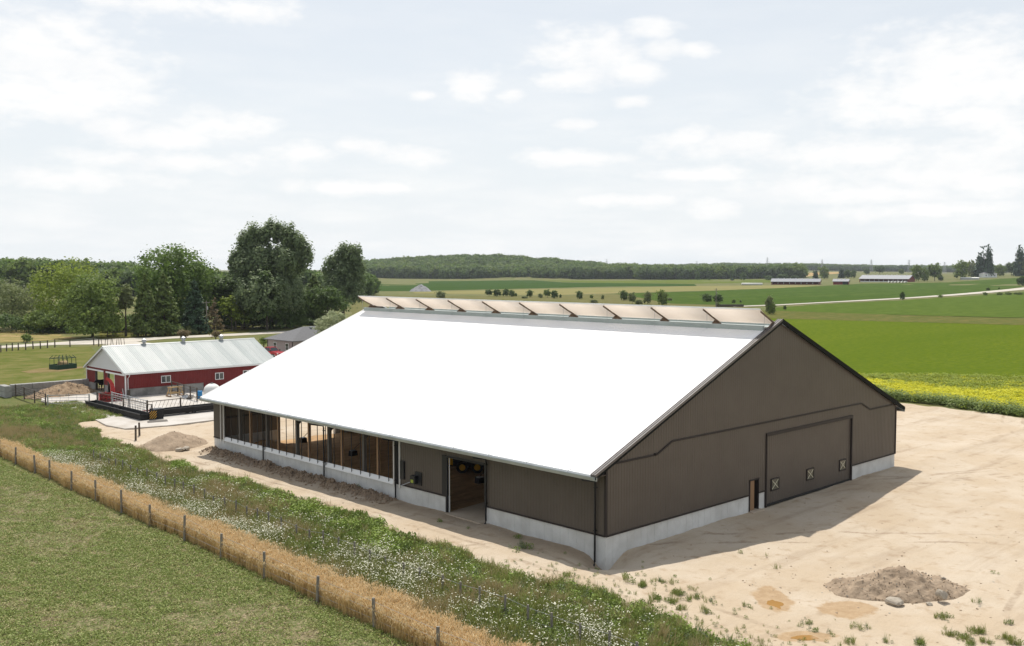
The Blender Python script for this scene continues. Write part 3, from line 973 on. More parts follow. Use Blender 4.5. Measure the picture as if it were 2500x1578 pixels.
for y in (39.5, 35.2, 30.85, 26.55, 22.25, 17.0, 8.6, 4.3, 0.4):
    MB().box(0.32, 0.56, y - 0.11, y + 0.11, 0.0, 4.6).build('column', M['greywood'], barn)
    MB().bar((0.45, y, 3.5), (1.9, y, 4.9), 0.1, 0.2).build('knee_brace', M['greywood'], barn)
for y in (39.5, 35.2, 30.85, 26.55, 22.25, 17.9, 13.6, 9.3, 4.9, 0.6):
    MB().box(BW - 0.58, BW - 0.30, y - 0.16, y + 0.16, 0.0, 4.6).build('column', M['greywood'], barn)
    MB().bar((0.2, y, 4.55), (BW - 0.2, y, 4.55), 0.12, 0.25).build('truss_chord', M['greywood'], barn)
# far walls (seen through the open side)
ribbed(1, BL + 0.0, 0, 6.1, one(SIDING_B), under, 1, 'siding', M['siding'], barn)
ribbed(1, BL + 0.0, 6.1, 11.9, one(4.66), under, 1, 'siding', M['siding'], barn)
ribbed(1, BL + 0.0, 11.9, BW, one(SIDING_B), under, 1, 'siding', M['siding'], barn)
ribbed(0, BW + 0.02, 0, BL, one(SIDING_B), one(4.55), 1, 'siding', M['siding'], barn)
MB().box(0.3, BW - 0.3, 42.86, 42.92, 4.42, 4.60).build('wall_girt', M['white'], barn)
MB().box(0.3, 6.05, 42.87, 42.90, 1.08, 4.42).build('wall_liner', M['liner'], barn)
MB().box(11.95, BW - 0.3, 42.87, 42.90, 1.08, 4.42).build('wall_liner', M['liner'], barn)
MB().box(0.3, 6.0, 42.80, 42.86, 2.6, 2.75).build('wall_girt', M['greywood'], barn)
# roof
T = 0.10
NB = 10
Y0R, Y1R = 0.13, BL + 0.05
for side in (0, 1):
    for i in range(NB):
        a = Y0R + (Y1R - Y0R) * i / NB + (0.006 if i else 0)
        b = Y0R + (Y1R - Y0R) * (i + 1) / NB - 0.006
        xs = (EAVE_X, 15.45)
        poly = [(xs[0], roof_z(xs[0])), (xs[1], roof_z(xs[1])), (xs[1], roof_z(xs[1]) - T), (xs[0], roof_z(xs[0]) - T)]
        if side:
            poly = [(BW - p[0], p[1]) for p in poly]
        mb = MB()
        n = 18
        for k in range(n):                                   # low standing ribs
            ya = a + (b - a) * (k + 0.5) / n
            r = [(p[0], p[1]) for p in poly[:2]]
            mb.add([(r[0][0], ya - 0.03, r[0][1] - 0.001), (r[0][0], ya, r[0][1] + 0.02), (r[0][0], ya + 0.03, r[0][1] - 0.001),
                    (r[1][0], ya - 0.03, r[1][1] - 0.001), (r[1][0], ya, r[1][1] + 0.02), (r[1][0], ya + 0.03, r[1][1] - 0.001)],
                   [(0, 3, 4, 1), (1, 4, 5, 2)])
        mb.prism(poly, 1, a, b)
        mb.build('roof_panel', M['whiteroof'], barn)
# rake trims front and back
for (ya, yb) in ((-0.26, 0.11), (BL + 0.06, BL + 0.20)):
    for side in (0, 1):
        a, b = (EAVE_X - 0.02, roof_z(EAVE_X) - 0.02), (BW / 2, roof_z(BW / 2) - 0.0)
        poly = [(a[0], a[1] + 0.05), (b[0], b[1] + 0.05), (b[0], b[1] - 0.06), (a[0], a[1] - 0.06)]
        fas = [(a[0], a[1] - 0.06), (b[0], b[1] - 0.06), (b[0], b[1] - 0.21), (a[0], a[1] - 0.21)]
        if side:
            poly, fas = [(BW - p[0], p[1]) for p in poly], [(BW - p[0], p[1]) for p in fas]
        front = ya < 0
        rt = MB().prism(poly, 1, ya, yb)
        if front:                                             # two raised hems
            for (h0, h1) in ((-0.26, -0.23), (-0.10, -0.07), (0.06, 0.09)):
                rt.prism([(p[0], p[1] + 0.035) for p in poly[:2]] + [(p[0], p[1] - 0.01) for p in poly[1::-1]], 1, h0, h1)
        rt.build('rake_trim', (M['blacktrimshade'] if side else M['raketrim']) if front else M['white'], barn)  # right slope's brown trim turned black: its shaded face painted in
        MB().prism(fas, 1, ya + 0.01, ya + 0.05).build('rake_fascia', M['blacktrimshade'], barn)
# eave: fascia, gutter with hangers, soffit
for side in (0, 1):
    sx = (lambda x: x) if side == 0 else (lambda x: BW - x)
    g = MB()
    z = EAVE_Z
    prof = [(-1.06, z - 0.10), (-1.06, z - 0.26), (-1.20, z - 0.26), (-1.25, z - 0.12), (-1.25, z - 0.075), (-1.235, z - 0.075), (-1.235, z - 0.12), (-1.19, z - 0.245), (-1.075, z - 0.245), (-1.075, z - 0.10)]
    g.prism([(sx(p[0]), p[1]) for p in prof], 1, -0.20, BL + 0.12)
    g.build('gutter', M['gutter'], barn)
    a, b = sorted((sx(-1.05), sx(0.0)))
    MB().box(a, b, -0.05, BL, z - 0.16, z - 0.12).build('soffit', M['siding'], barn)
    MB().box(*sorted((sx(-1.055), sx(-1.0))), -0.26, BL, z - 0.30, z - 0.10).build('eave_fascia', M['gutter'], barn)
    if side == 0:
        for i in range(14):
            y = 1.6 + i * 3.1
            MB().tube([(-1.24, y, z - 0.06), (-1.18, y, z + 0.06), (-1.02, y, z + 0.05), (-0.9, y - 0.02, z + 0.16)], 0.014, 5).build('gutter_hanger', M['galv'], barn)
for y in (34.93, 26.42, 17.98, 9.19, 0.63):
    b = -0.62 if y < 1 else (-0.05 if y > 9.5 else 0.0)
    ds = MB().tube([(-1.15, y, 4.27), (-1.15, y, 4.18), (-0.20, y, 3.98), (-0.14, y, 3.85), (-0.14, y, 0.25 + b), (-0.20, y - 0.02, 0.12 + b), (-0.42, y - 0.12, -0.02 + b)], 0.055, 8).build('downspout', M['black'], barn, smooth=True)
    MB().box(-0.20, -0.02, y - 0.07, y + 0.07, 3.6, 3.64).build('strap', M['black'], ds)
    MB().box(-0.20, -0.02, y - 0.07, y + 0.07, 1.3, 1.34).build('strap', M['black'], ds)
# ridge: curbs and outward-leaning wind baffles on timber brackets
for side in (0, 1):
    sx = (lambda x: x) if side == 0 else (lambda x: BW - x)
    MB().prism([(sx(15.43), roof_z(15.43) - 0.12), (sx(15.43), 11.60), (sx(15.60), 11.60), (sx(15.60), roof_z(15.6) - 0.12)], 1, 0.22, BL + 0.04).build('ridge_curb', M['curb'], barn)
    MB().box(*sorted((sx(15.60), sx(16.98))), 0.3, BL, 11.42, 11.46).build('ridge_deck', M['curb'], barn)
    if side:
        continue
    # curved panel profile (x, z) from foot to lip
    foot, lip = (16.95, 11.66), (14.78, 12.66)
    prof = []
    for k in range(9):
        t = k / 8
        x = foot[0] + (lip[0] - foot[0]) * t
        zz = foot[1] + (lip[1] - foot[1]) * (0.62 * t + 0.38 * t * t)
        prof.append((x, zz))
    for i in range(NB):
        a, b = 0.02 + 4.318 * i + 0.012, 0.02 + 4.318 * (i + 1) - 0.012
        mb = MB()
        vs = []
        for (x, zz) in prof:
            vs += [(sx(x), a, zz), (sx(x), b, zz), (sx(x + 0.012), a, zz + 0.018), (sx(x + 0.012), b, zz + 0.018)]
        fs = []
        for k in range(8):
            o = 4 * k
            fs += [(o, o + 1, o + 5, o + 4), (o + 2, o + 6, o + 7, o + 3), (o, o + 4, o + 6, o + 2), (o + 1, o + 3, o + 7, o + 5)]
        fs += [(0, 2, 3, 1), (32, 33, 35, 34)]
        mb.add(vs, fs)
        mb.build('wind_baffle', M['screen'], barn, smooth=True)
        MB().bar((sx(lip[0]), a, lip[1] + 0.02), (sx(lip[0]), b, lip[1] + 0.02), 0.09, 0.07).build('baffle_lip', M['white'], barn)
    for i in range(NB + 1):
        y = 0.02 + 4.318 * i
        br = MB()
        br.bar((sx(16.90), y, 11.52), (sx(14.82), y, 12.53), 0.05, 0.10)
        br.prism([(sx(15.70), 11.48), (sx(16.85), 11.48), (sx(16.7), 11.55), (sx(16.15), 11.80)], 1, y - 0.03, y + 0.03)
        br.build('baffle_bracket', M['bracket'], barn)
        MB().tube([(sx(15.28), y + 0.02, roof_z(15.28)), (sx(15.28), y + 0.02, 12.36)], 0.012, 5).build('tie_rod', M['galv'], barn)
# fittings by the open door
MB().box(-0.14, -0.02, 17.10, 17.48, 1.5, 2.7).build('electrical_panel', M['black'], barn)
mt = MB().box(-0.08, -0.02, 15.35, 16.0, 1.36, 2.2).build('meter_board', M['black'], barn)
MB().box(-0.34, -0.08, 15.72, 16.2, 1.45, 1.95).build('meter_box', M['black'], mt)
MB().box(-0.345, -0.34, 15.86, 16.12, 1.5, 1.7).build('warning_label', mat('lime_label', (0.30, 0.36, 0.05), rough=0.6), mt)
MB().tube([(-0.2, 16.2, 1.52), (-0.16, 17.4, 1.05)], 0.03, 6).build('conduit', M['galv'], mt)

# skid steer parked inside, seen through the door
axv = Vector((RT[0], RT[1], 0))
wp = Vector((8.85, 21.6, gz(8.85, 21.6)))
ss = thing('skid_steer_loader', 'yellow skid steer loader parked inside the big barn beyond the door', 'loader', wp, math.atan2(RT[1], RT[0]))
body = MB()
body.prism([(-1.15, 0.45), (1.55, 0.35), (1.75, 0.75), (1.3, 1.0), (0.9, 2.0), (-0.4, 2.05), (-0.6, 1.35), (-1.2, 1.3)], 1, 0.30, 1.45)
body.build('body', M['black'], ss)
MB().prism([(-1.35, 0.62), (-0.72, 0.55), (-0.72, 1.45), (-1.25, 1.45)], 1, 0.2, 1.55).build('engine_cover', M['yellow'], ss)
MB().bar((-0.9, 0.20, 1.5), (1.5, 0.20, 0.9), 0.12, 0.2).bar((-0.9, 1.55, 1.5), (1.5, 1.55, 0.9), 0.12, 0.2).build('lift_arm', M['yellow'], ss)
MB().prism([(1.7, 0.1), (2.5, 0.08), (2.5, 0.12), (1.85, 0.2), (1.8, 0.75), (1.7, 0.75)], 1, -0.05, 1.8).build('bucket', M['darkpost'], ss)
for (x, y) in ((0.0, 0.0), (1.12, 0.0), (0.0, 1.7), (1.12, 1.7)):
    w = MB()
    vs, fs, n = [], [], 20
    for (r, yy) in ((0.24, -0.12), (0.42, -0.14), (0.45, -0.09), (0.45, 0.09), (0.42, 0.14), (0.24, 0.12)):
        for j in range(n):
            t = 2 * math.pi * j / n
            vs.append((x + r * math.cos(t), y + yy, 0.44 + r * math.sin(t)))
    for i in range(5):
        for j in range(n):
            fs.append((i * n + j, i * n + (j + 1) % n, (i + 1) * n + (j + 1) % n, (i + 1) * n + j))
    w.add(vs, fs)
    wh = w.build('tyre', M['rubber'], ss)
    MB().tube([(x, y - 0.10, 0.44), (x, y + 0.10, 0.44)], 0.24, 16).build('rim', M['yellow'], wh)
# hanging drinkers / fan motors
for (px, py, lab) in ((740, 1080, 'small black drinker box on the sand near the pile inside the barn'), (862, 1113, 'small black drinker box mid bay behind the open side'), (1171, 1182, 'small black drinker box beside the walk way seen through the doorway')):
    p = G(px, py, 0)
    q = thing('drinker', lab, 'drinker', (p[0], p[1], gz(p[0], p[1]) - 0.01))
    MB().prism([(-0.28, 0), (0.28, 0), (0.24, 0.42), (-0.24, 0.42)], 1, -0.25, 0.25).build('tub', M['black'], q)
    MB().box(-0.18, 0.18, -0.18, 0.18, 0.42, 0.47).build('lid', M['plastic'] if px > 1000 else M['galv'], q)
    MB().tube([(0.1, 0.1, 0.45), (0.5, -0.25, 1.0)], 0.025, 6).build('pipe', M['darkpost'], q)
# ================================================================== the red cattle barn
RX0, RX1, RY0, RY1 = 8.4, 28.3, 81.3, 93.1
RYM, RE, RP, RF = 87.3, 3.05, 5.75, 1.08
rb = thing('cattle_barn', 'low red cattle barn with pale steel roof behind the feed yard', 'barn', (RX0, RY0, 0))
OX, OY = RX0, RY0
def rr(x):            # local coordinates
    return x
LX, LY, LM = RX1 - RX0, RY1 - RY0, RYM - RY0
D1 = (6.46, 8.96, 2.62)      # open doorways in the front wall (local y)
D2 = (2.93, 5.14, 2.62)
def rib_local(axis_, at, u0, u1, zb, zt, out, m=M['redsteel'], name='siding'):
    return ribbed(axis_, at, u0, u1, zb, zt, out, name, m, rb, pitch=0.2286, depth=0.025)
for (a, b, z) in ((0, D2[0], RF), (D2[0], D2[1], 2.62), (D2[1], D1[0], RF), (D1[0], D1[1], 2.62), (D1[1], LY, RF)):
    rib_local(0, -0.02, a, b, one(z), one(RE), -1)
def gz_r(u):
    return RE + (RP - RE) * (1 - abs(u - LM) / (LM if u < LM else LY - LM))
ribbed(0, -0.03, 0, LM, one(RE), gz_r, -1, 'gable', M['gablewhite'], rb, depth=0.012)
ribbed(0, -0.03, LM, LY, one(RE), gz_r, -1, 'gable', M['gablewhite'], rb, depth=0.012)
ribbed(0, LX, 0, LM, one(0.1), gz_r, 1, 'siding', M['redsteel'], rb)
ribbed(0, LX, LM, LY, one(0.1), gz_r, 1, 'siding', M['redsteel'], rb)
# long wall facing the yard, with window openings
WINS = [(4.30, 5.52, 1.45, 2.32), (11.33, 12.50, 1.30, 2.17), (15.2, 16.4, 1.35, 2.20)]
u = 0.0
for (a, b, z0, z1) in WINS:
    zb = RF if u < 9.8 else 0.15
    if u < 9.8 < a:
        rib_local(1, -0.02, u, 9.8, one(RF), one(RE), -1)
        rib_local(1, -0.02, 9.8, a, one(0.15), one(RE), -1)
        zb = 0.15
    else:
        rib_local(1, -0.02, u, a, one(zb), one(RE), -1)
    rib_local(1, -0.02, a, b, one(zb), one(z0), -1)
    rib_local(1, -0.02, a, b, one(z1), one(RE), -1)
    u = b
rib_local(1, -0.02, u, LX, one(0.15), one(RE), -1)
rib_local(1, LY, 0, 0.5, one(RF), one(RE), 1)
rib_local(1, LY, 0.5, 4.5, one(2.7), one(RE), 1)
rib_local(1, LY, 4.5, LX, one(RF), one(RE), 1)
for (x0, x1, y0, y1) in ((0.02, 9.78, 0.02, 0.27), (0.02, 0.22, 0.27, D2[0] - 0.02), (0.02, 0.22, D2[1], D1[0]), (0.02, 0.22, D1[1], LY), (0.25, 0.5, LY - 0.25, LY), (4.5, LX, LY - 0.25, LY)):
    MB().box(x0, x1, y0, y1, -0.3, RF - 0.02).build('foundation_wall', M['oldconcrete'], rb)
MB().box(9.78, LX, 0.06, 0.2, -0.3, 0.16).build('foundation_wall', M['oldconcrete'], rb)
MB().box(0.1, LX, 0.1, LY - 0.1, 0.06, 0.14).build('floor', M['manure'], rb)
# doors
for (d, nm) in ((D1, 'door_frame'), (D2, 'door_frame')):
    MB().box(-0.06, 0.2, d[0] - 0.08, d[0], 0.12, 2.62).build('door_frame', M['greywood'], rb)
    MB().box(-0.06, 0.2, d[1], d[1] + 0.08, 0.12, 2.62).build('door_frame', M['greywood'], rb)
MB().box(-0.17, -0.06, 6.35, 11.8, 2.62, 2.80).build('door_track', M['white'], rb)
MB().box(-0.17, -0.06, 0.05, 5.5, 2.62, 2.80).build('door_track', M['white'], rb)
sd = ribbed(0, -0.12, 0.12, D2[0] - 0.02, one(0.2), one(2.62), -1, 'sliding_door', M['redsteel'], rb)
MB().box(-0.15, -0.09, D2[0] - 0.05, D2[0] + 0.02, 0.18, 2.62).build('door_edge', M['white'], sd)
MB().bar((-0.2, 0.15, 0.2), (-0.2, 0.5, 1.1), 0.05, 0.2).build('bent_sheet', M['galv'], sd)
MB().box(-0.10, 0.02, -0.10, 0.06, 0.1, RE).build('corner_trim', M['white'], rb)
MB().box(-0.10, 0.02, LY - 0.05, LY + 0.05, RF, RE).build('corner_trim', M['white'], rb)
MB().box(-0.06, -0.03, 0, LY, RE - 0.02, RE + 0.03).build('gable_trim', M['white'], rb)
for (a, b, z0, z1) in WINS:
    t = 0.07
    wf = MB()
    wf.box(a, b, -0.07, 0.0, z0, z0 + t).box(a, b, -0.07, 0.0, z1 - t, z1).box(a, a + t, -0.07, 0.0, z0 + t, z1 - t).box(b - t, b, -0.07, 0.0, z0 + t, z1 - t)
    wf.box((a + b) / 2 - 0.035, (a + b) / 2 + 0.035, -0.065, 0.0, z0 + t, z1 - t)
    w = wf.build('window', M['white'], rb)
    MB().box(a + t, (a + b) / 2 - 0.035, -0.03, -0.02, z0 + t, z1 - t).build('pane', M['glass'], w)
    MB().box((a + b) / 2 + 0.035, b - t, -0.045, -0.035, z0 + t, z1 - t).build('pane', mat('screened_glass', (0.11, 0.11, 0.10), rough=0.35), w)
# roof: steel sheets, ridge cap, ventilators
NP = 22
for side in (0, 1):
    ye, zr = (-0.35, RE - 0.35 * (RP - RE) / LM) if side == 0 else (LY + 0.35, RE - 0.35 * (RP - RE) / (LY - LM))
    for i in range(NP):
        a = -0.35 + (LX + 0.7) * i / NP + 0.004
        b = -0.35 + (LX + 0.7) * (i + 1) / NP - 0.004
        mb = MB()
        mb.prism([(ye, zr + 0.08), (LM, RP + 0.08), (LM, RP), (ye, zr)], 0, a, b)
        for k in range(4):
            xa = a + (b - a) * (k + 0.5) / 4
            mb.add([(xa - 0.05, ye, zr + 0.079), (xa, ye, zr + 0.11), (xa + 0.05, ye, zr + 0.079), (xa - 0.05, LM, RP + 0.079), (xa, LM, RP + 0.11), (xa + 0.05, LM, RP + 0.079)], [(0, 3, 4, 1), (1, 4, 5, 2)])
        mb.build('roof_panel', M['greyroof'] if (i * 7 + side) % 3 else M['greyroofb'], rb)
    MB().box(-0.3, LX + 0.3, min(ye, ye + 0.03) - 0.04, max(ye, ye + 0.03), zr - 0.12, zr + 0.06).build('gutter', M['white'], rb)
    MB().box(-0.02, LX, *sorted((ye, 0.0 if side == 0 else LY)), RE - 0.17, RE - 0.13).build('soffit', M['white'], rb)
MB().prism([(LM - 0.22, RP + 0.02), (LM, RP + 0.14), (LM + 0.22, RP + 0.02), (LM, RP + 0.09)], 0, -0.36, LX + 0.36).build('ridge_cap', M['greyroof'], rb)
MB().prism([(-0.36, RE - 0.17), (LM, RP + 0.02), (LM, RP - 0.16), (-0.36, RE - 0.33)], 0, -0.37, -0.33).prism([(LY + 0.36, RE - 0.17), (LM, RP + 0.02), (LM, RP - 0.16), (LY + 0.36, RE - 0.33)], 0, -0.37, -0.33).build('rake_trim', M['white'], rb)
for x in (4.9, 10.1, 15.4):
    v = MB().lathe([(0.18, RP - 0.1), (0.18, RP + 0.30), (0.30, RP + 0.34), (0.30, RP + 0.52), (0.20, RP + 0.55), (0.20, RP + 0.62), (0.34, RP + 0.64), (0.06, RP + 0.80)], (x, LM, 0), 14)
    v.build('roof_ventilator', M['galv'], rb, smooth=False)
MB().tube([(0.30, -0.40, RE - 0.3), (0.30, -0.30, RE - 0.5), (0.22, -0.10, RE - 0.7), (0.22, -0.10, RF - 0.1)], 0.05, 8).build('downspout', M['white'], rb)
MB().box(0.10, 0.34, -0.42, -0.18, 0.13, 1.0).build('bollard', M['darkpost'], rb)

# cow in the doorway: one continuous lofted body
def skin_body(name, joints, edges, m, parent, sub=2):
    me = bpy.data.meshes.new(name)
    me.from_pydata([j[:3] for j in joints], edges, [])
    o = link(name, me, m, parent)
    sk = o.modifiers.new('skin', 'SKIN')
    for i, j in enumerate(joints):
        me.skin_vertices[0].data[i].radius = (j[3], j[4] if len(j) > 4 else j[3])
    me.skin_vertices[0].data[0].use_root = True
    sk.use_smooth_shade = True
    s = o.modifiers.new('sub', 'SUBSURF')
    s.levels = s.render_levels = sub
    return o

cow = thing('cow', 'black cow standing in the left doorway of the red barn', 'cow', (9.15, 89.75, 0.14), R(205))
J = [(-0.55, 0, 1.12, 0.27, 0.30), (0.0, 0, 1.05, 0.33, 0.36), (0.55, 0, 1.08, 0.29, 0.35), (0.85, 0, 1.22, 0.17, 0.20), (1.10, 0, 1.36, 0.12, 0.14), (1.38, 0, 1.26, 0.10, 0.11), (1.58, 0, 1.10, 0.075, 0.075),
     (-0.78, 0, 1.16, 0.16, 0.20), (-0.92, 0, 1.05, 0.035, 0.035), (-0.97, 0, 0.55, 0.03, 0.03),
     (0.55, 0.17, 0.72, 0.11, 0.11), (0.57, 0.18, 0.40, 0.065, 0.065), (0.55, 0.18, 0.04, 0.055, 0.055),
     (0.55, -0.17, 0.72, 0.11, 0.11), (0.62, -0.18, 0.40, 0.065, 0.065), (0.63, -0.18, 0.04, 0.055, 0.055),
     (-0.60, 0.18, 0.75, 0.14, 0.14), (-0.74, 0.19, 0.45, 0.065, 0.065), (-0.70, 0.19, 0.04, 0.055, 0.055),
     (-0.60, -0.18, 0.75, 0.14, 0.14), (-0.68, -0.19, 0.45, 0.065, 0.065), (-0.62, -0.19, 0.04, 0.055, 0.055),
     (1.12, 0.22, 1.42, 0.03, 0.05), (1.12, -0.22, 1.42, 0.03, 0.05)]
E_ = [(1, 0), (1, 2), (2, 3), (3, 4), (4, 5), (5, 6), (0, 7), (7, 8), (8, 9), (2, 10), (10, 11), (11, 12), (2, 13), (13, 14), (14, 15), (0, 16), (16, 17), (17, 18), (0, 19), (19, 20), (20, 21), (4, 22), (4, 23)]
skin_body('body', J, E_, M['cowhide'], cow, 2)

# ------------------------------------------------------------------ feed yard
PZ = 0.13
def trough(label, p0, p1, w=1.05, h=0.62, n=2, legs=0.0):
    p0, p1 = Vector((*p0, PZ)), Vector((*p1, PZ))
    L_ = (p1 - p0).length
    t = thing('feed_trough', label, 'trough', p0, math.atan2(p1.y - p0.y, p1.x - p0.x))
    seg = L_ / n
    for i in range(n):
        a, b = seg * i + 0.02, seg * (i + 1) - 0.02
        o, k, z0 = w / 2, 0.05, legs
        mb = MB()
        mb.prism([(-o, z0 + h), (-o * 0.8, z0), (o * 0.8, z0), (o, z0 + h), (o - k, z0 + h), (o * 0.8 - k, z0 + 0.06), (-o * 0.8 + k, z0 + 0.06), (-o + k, z0 + h)], 0, a, b)
        mb.prism([(-o + k, z0 + h - 0.03), (-o * 0.8 + k, z0 + 0.06), (o * 0.8 - k, z0 + 0.06), (o - k, z0 + h - 0.03)], 0, a, a + 0.05)
        mb.prism([(-o + k, z0 + h - 0.03), (-o * 0.8 + k, z0 + 0.06), (o * 0.8 - k, z0 + 0.06), (o - k, z0 + h - 0.03)], 0, b - 0.05, b)
        mb.build('bunk', M['rubber'], t)
        MB().tube([(a, -o, z0 + h), (b, -o, z0 + h)], 0.045, 6).tube([(a, o, z0 + h), (b, o, z0 + h)], 0.045, 6).build('rim', mat('worn_rubber', (0.05, 0.048, 0.045), rough=0.6), t)
        if legs:
            MB().box(a + 0.3, a + 0.42, -0.4, 0.4, 0, legs + 0.05).box(b - 0.42, b - 0.3, -0.4, 0.4, 0, legs + 0.05).build('leg', M['black'], t)
    return t
trough('long black feed trough along the left side of the cattle yard', (2.45, 76.6), (2.45, 62.3), w=1.15, n=2)
trough('long black feed trough along the front of the yard, raised on legs', (3.9, 63.95), (16.2, 63.95), w=1.15, h=0.55, n=3, legs=0.14)

def bar_fence(name, label, p0, p1, h, posts, bars, slant, rails=(), base=0.0, cat='fence', m=None, br=0.017):
    m = m or M['darkpost']
    p0, p1 = Vector((*p0, PZ)), Vector((*p1, PZ))
    L_ = (p1 - p0).length
    t = thing(name, label, cat, p0, math.atan2(p1.y - p0.y, p1.x - p0.x))
    for s in posts:
        MB().box(s * L_ - 0.06, s * L_ + 0.06, -0.06, 0.06, -0.1, h + 0.08).build('post', m, t)
    MB().tube([(0, 0, h), (L_, 0, h)], 0.04, 6).build('top_rail', m, t)
    for z in rails:
        MB().tube([(0, 0, z), (L_, 0, z)], 0.028, 6).build('rail', m, t)
    for i in range(bars):
        a = L_ * (i + 0.5) / bars
        MB().tube([(a, 0, base), (min(a + slant, L_), 0, h)], br, 5).build('bar', m, t)
    return t
bar_fence('feed_fence', 'slant bar feed fence behind the left trough', (3.15, 76.4), (3.15, 62.4), 1.45, (0, 0.5, 1), 34, 0.22, rails=(0.6,), base=0.5)
bar_fence('feed_fence', 'slant bar feed fence behind the front trough', (3.7, 64.75), (16.5, 64.75), 1.50, (0, 0.28, 0.56, 0.84), 30, 0.42, rails=(0.55,), base=0.55)
bar_fence('yard_gate', 'tall wire mesh gate inside the yard by the left feed fence', (4.2, 75.0), (4.0, 65.4), 1.5, (0, 0.5, 1), 14, 0.0, rails=(0.25, 0.5, 0.75, 1.0, 1.25), cat='gate', m=M['galv'], br=0.02)
bar_fence('yard_gate', 'dark pipe gate beside the white tank against the red barn', (13.7, 80.6), (12.7, 72.0), 1.5, (0, 0.25, 0.5, 0.75, 1), 0, 0, rails=(0.45, 0.8, 1.15), cat='gate')
bar_fence('yard_gate', 'dark pipe gate at the far left end of the cattle yard', (-0.6, 91.5), (-1.1, 80.0), 1.3, (0, 0.3, 0.65, 1), 0, 0, rails=(0.3, 0.55, 0.8, 1.05), cat='gate')
bar_fence('yard_gate', 'thin wire panel gate between the pipe gate and the left trough', (-1.0, 79.6), (2.5, 77.0), 1.2, (0, 1), 5, 0, rails=(0.3, 0.6, 0.9), cat='gate', m=M['galv'], br=0.012)
# striped guard at the corner and black box next to it
hz = thing('hazard_board', 'yellow and black striped guard board at the trough corner', 'guard board', (3.05, 61.95, PZ))
MB().box(-0.38, 0.38, -0.03, 0.03, 0.05, 1.0).build('board', M['black'], hz)
for i in range(-2, 4):
    x = i * 0.25
    a0, a1 = max(-0.36, min(0.36, x - 0.40)), max(-0.36, min(0.36, x + 0.40))
    if a1 - a0 > 0.1:
        z0, z1 = 0.10 + (a0 - (x - 0.40)) * 1.0, 0.10 + (a1 - (x - 0.40)) * 1.0
        MB().bar((a0, -0.036, z0), (a1, -0.036, z1), 0.008, 0.06).build('stripe', M['yellow'], hz)
MB().box(-0.36, -0.30, -0.02, 0.02, -0.02, 1.1).build('leg', M['black'], hz)
bx = thing('feed_bin', 'small black bin between the striped board and the front trough', 'bin', (3.75, 62.55, PZ))
MB().prism([(-0.45, 0), (0.45, 0), (0.55, 0.95), (-0.55, 0.95)], 1, -0.45, 0.45).build('tub', M['rubber'], bx)
MB().box(-0.58, 0.58, -0.50, 0.50, 0.95, 1.02).build('lid', M['black'], bx)
pl = thing('plywood_sheet', 'grey plywood sheet lying on the pad below the striped board', 'plywood', (2.7, 60.9, PZ))
MB().add([(-0.9, -0.5, 0.004), (1.0, -0.9, 0.004), (1.4, 0.2, 0.004), (-0.5, 0.5, 0.004), (-0.9, -0.5, 0.03), (1.0, -0.9, 0.03), (1.4, 0.2, 0.03), (-0.5, 0.5, 0.03)],
         [(3, 2, 1, 0), (4, 5, 6, 7), (0, 1, 5, 4), (1, 2, 6, 5), (2, 3, 7, 6), (3, 0, 4, 7)]).build('sheet', M['greywood'], pl)
# red blower implement
im = thing('snow_blower', 'red tractor implement with open housing and tall curved chute', 'implement', (5.6, 79.0, PZ), R(-14))
hb = MB()
hb.box(-1.2, 1.2, 0.30, 0.36, 0.05, 0.95)
hb.box(-1.2, -1.14, -0.65, 0.30, 0.05, 0.95)
hb.box(1.14, 1.2, -0.65, 0.30, 0.05, 0.95)
hb.prism([(-0.65, 0.05), (0.30, 0.05), (0.30, 0.10), (-0.65, 0.10)], 0, -1.14, 1.14)
hb.prism([(0.30, 0.95), (-0.15, 1.05), (-0.15, 1.0), (0.30, 0.90)], 0, -1.14, 1.14)
hb.build('housing', M['redpaint'], im)
au = MB().tube([(-1.14, -0.2, 0.45), (1.14, -0.2, 0.45)], 0.07, 8)
for s in (-1, 1):
    for k in range(26):
        t0, t1 = k * 0.5, (k + 1) * 0.5
        x0, x1 = s * (0.1 + k * 0.039), s * (0.1 + (k + 1) * 0.039)
        p = lambda x, t, r: (x, -0.2 + r * math.cos(t), 0.45 + r * math.sin(t))
        au.add([p(x0, t0, 0.06), p(x0, t0, 0.33), p(x1, t1, 0.33), p(x1, t1, 0.06)], [(0, 1, 2, 3)])
au.build('auger', M['redpaint'], im)
ch = MB()
pts = [(0.35, 0.40, 0.9), (0.35, 0.42, 1.4), (0.28, 0.40, 1.9), (0.05, 0.36, 2.35), (-0.35, 0.30, 2.62)]
wd = [0.26, 0.24, 0.22, 0.20, 0.18]
vs, fs = [], []
for i, (p, w) in enumerate(zip(pts, wd)):
    dx, dz = (pts[min(i + 1, 4)][0] - pts[max(i - 1, 0)][0]), (pts[min(i + 1, 4)][2] - pts[max(i - 1, 0)][2])
    l_ = math.hypot(dx, dz)
    nx_, nz_ = dz / l_, -dx / l_
    for (s, t) in ((-1, -1), (1, -1), (1, 1), (-1, 1)):
        vs.append((p[0] + nx_ * s * w * 0.9, p[1] + t * w, p[2] + nz_ * s * w * 0.9))
for i in range(4):
    for j in range(4):
        fs.append((i * 4 + j, i * 4 + (j + 1) % 4, (i + 1) * 4 + (j + 1) % 4, (i + 1) * 4 + j))
ch.add(vs, fs).build('chute', M['redpaint'], im)
MB().bar((-0.5, 0.36, 0.2), (-0.3, 1.1, 1.0), 0.09).bar((0.7, 0.36, 0.2), (0.5, 1.1, 1.0), 0.09).bar((-0.5, 0.9, 0.8), (0.7, 0.9, 0.8), 0.09).bar((1.2, 0.3, 0.9), (0.6, 1.0, 0.3), 0.08).build('hitch_frame', M['redpaint'], im)
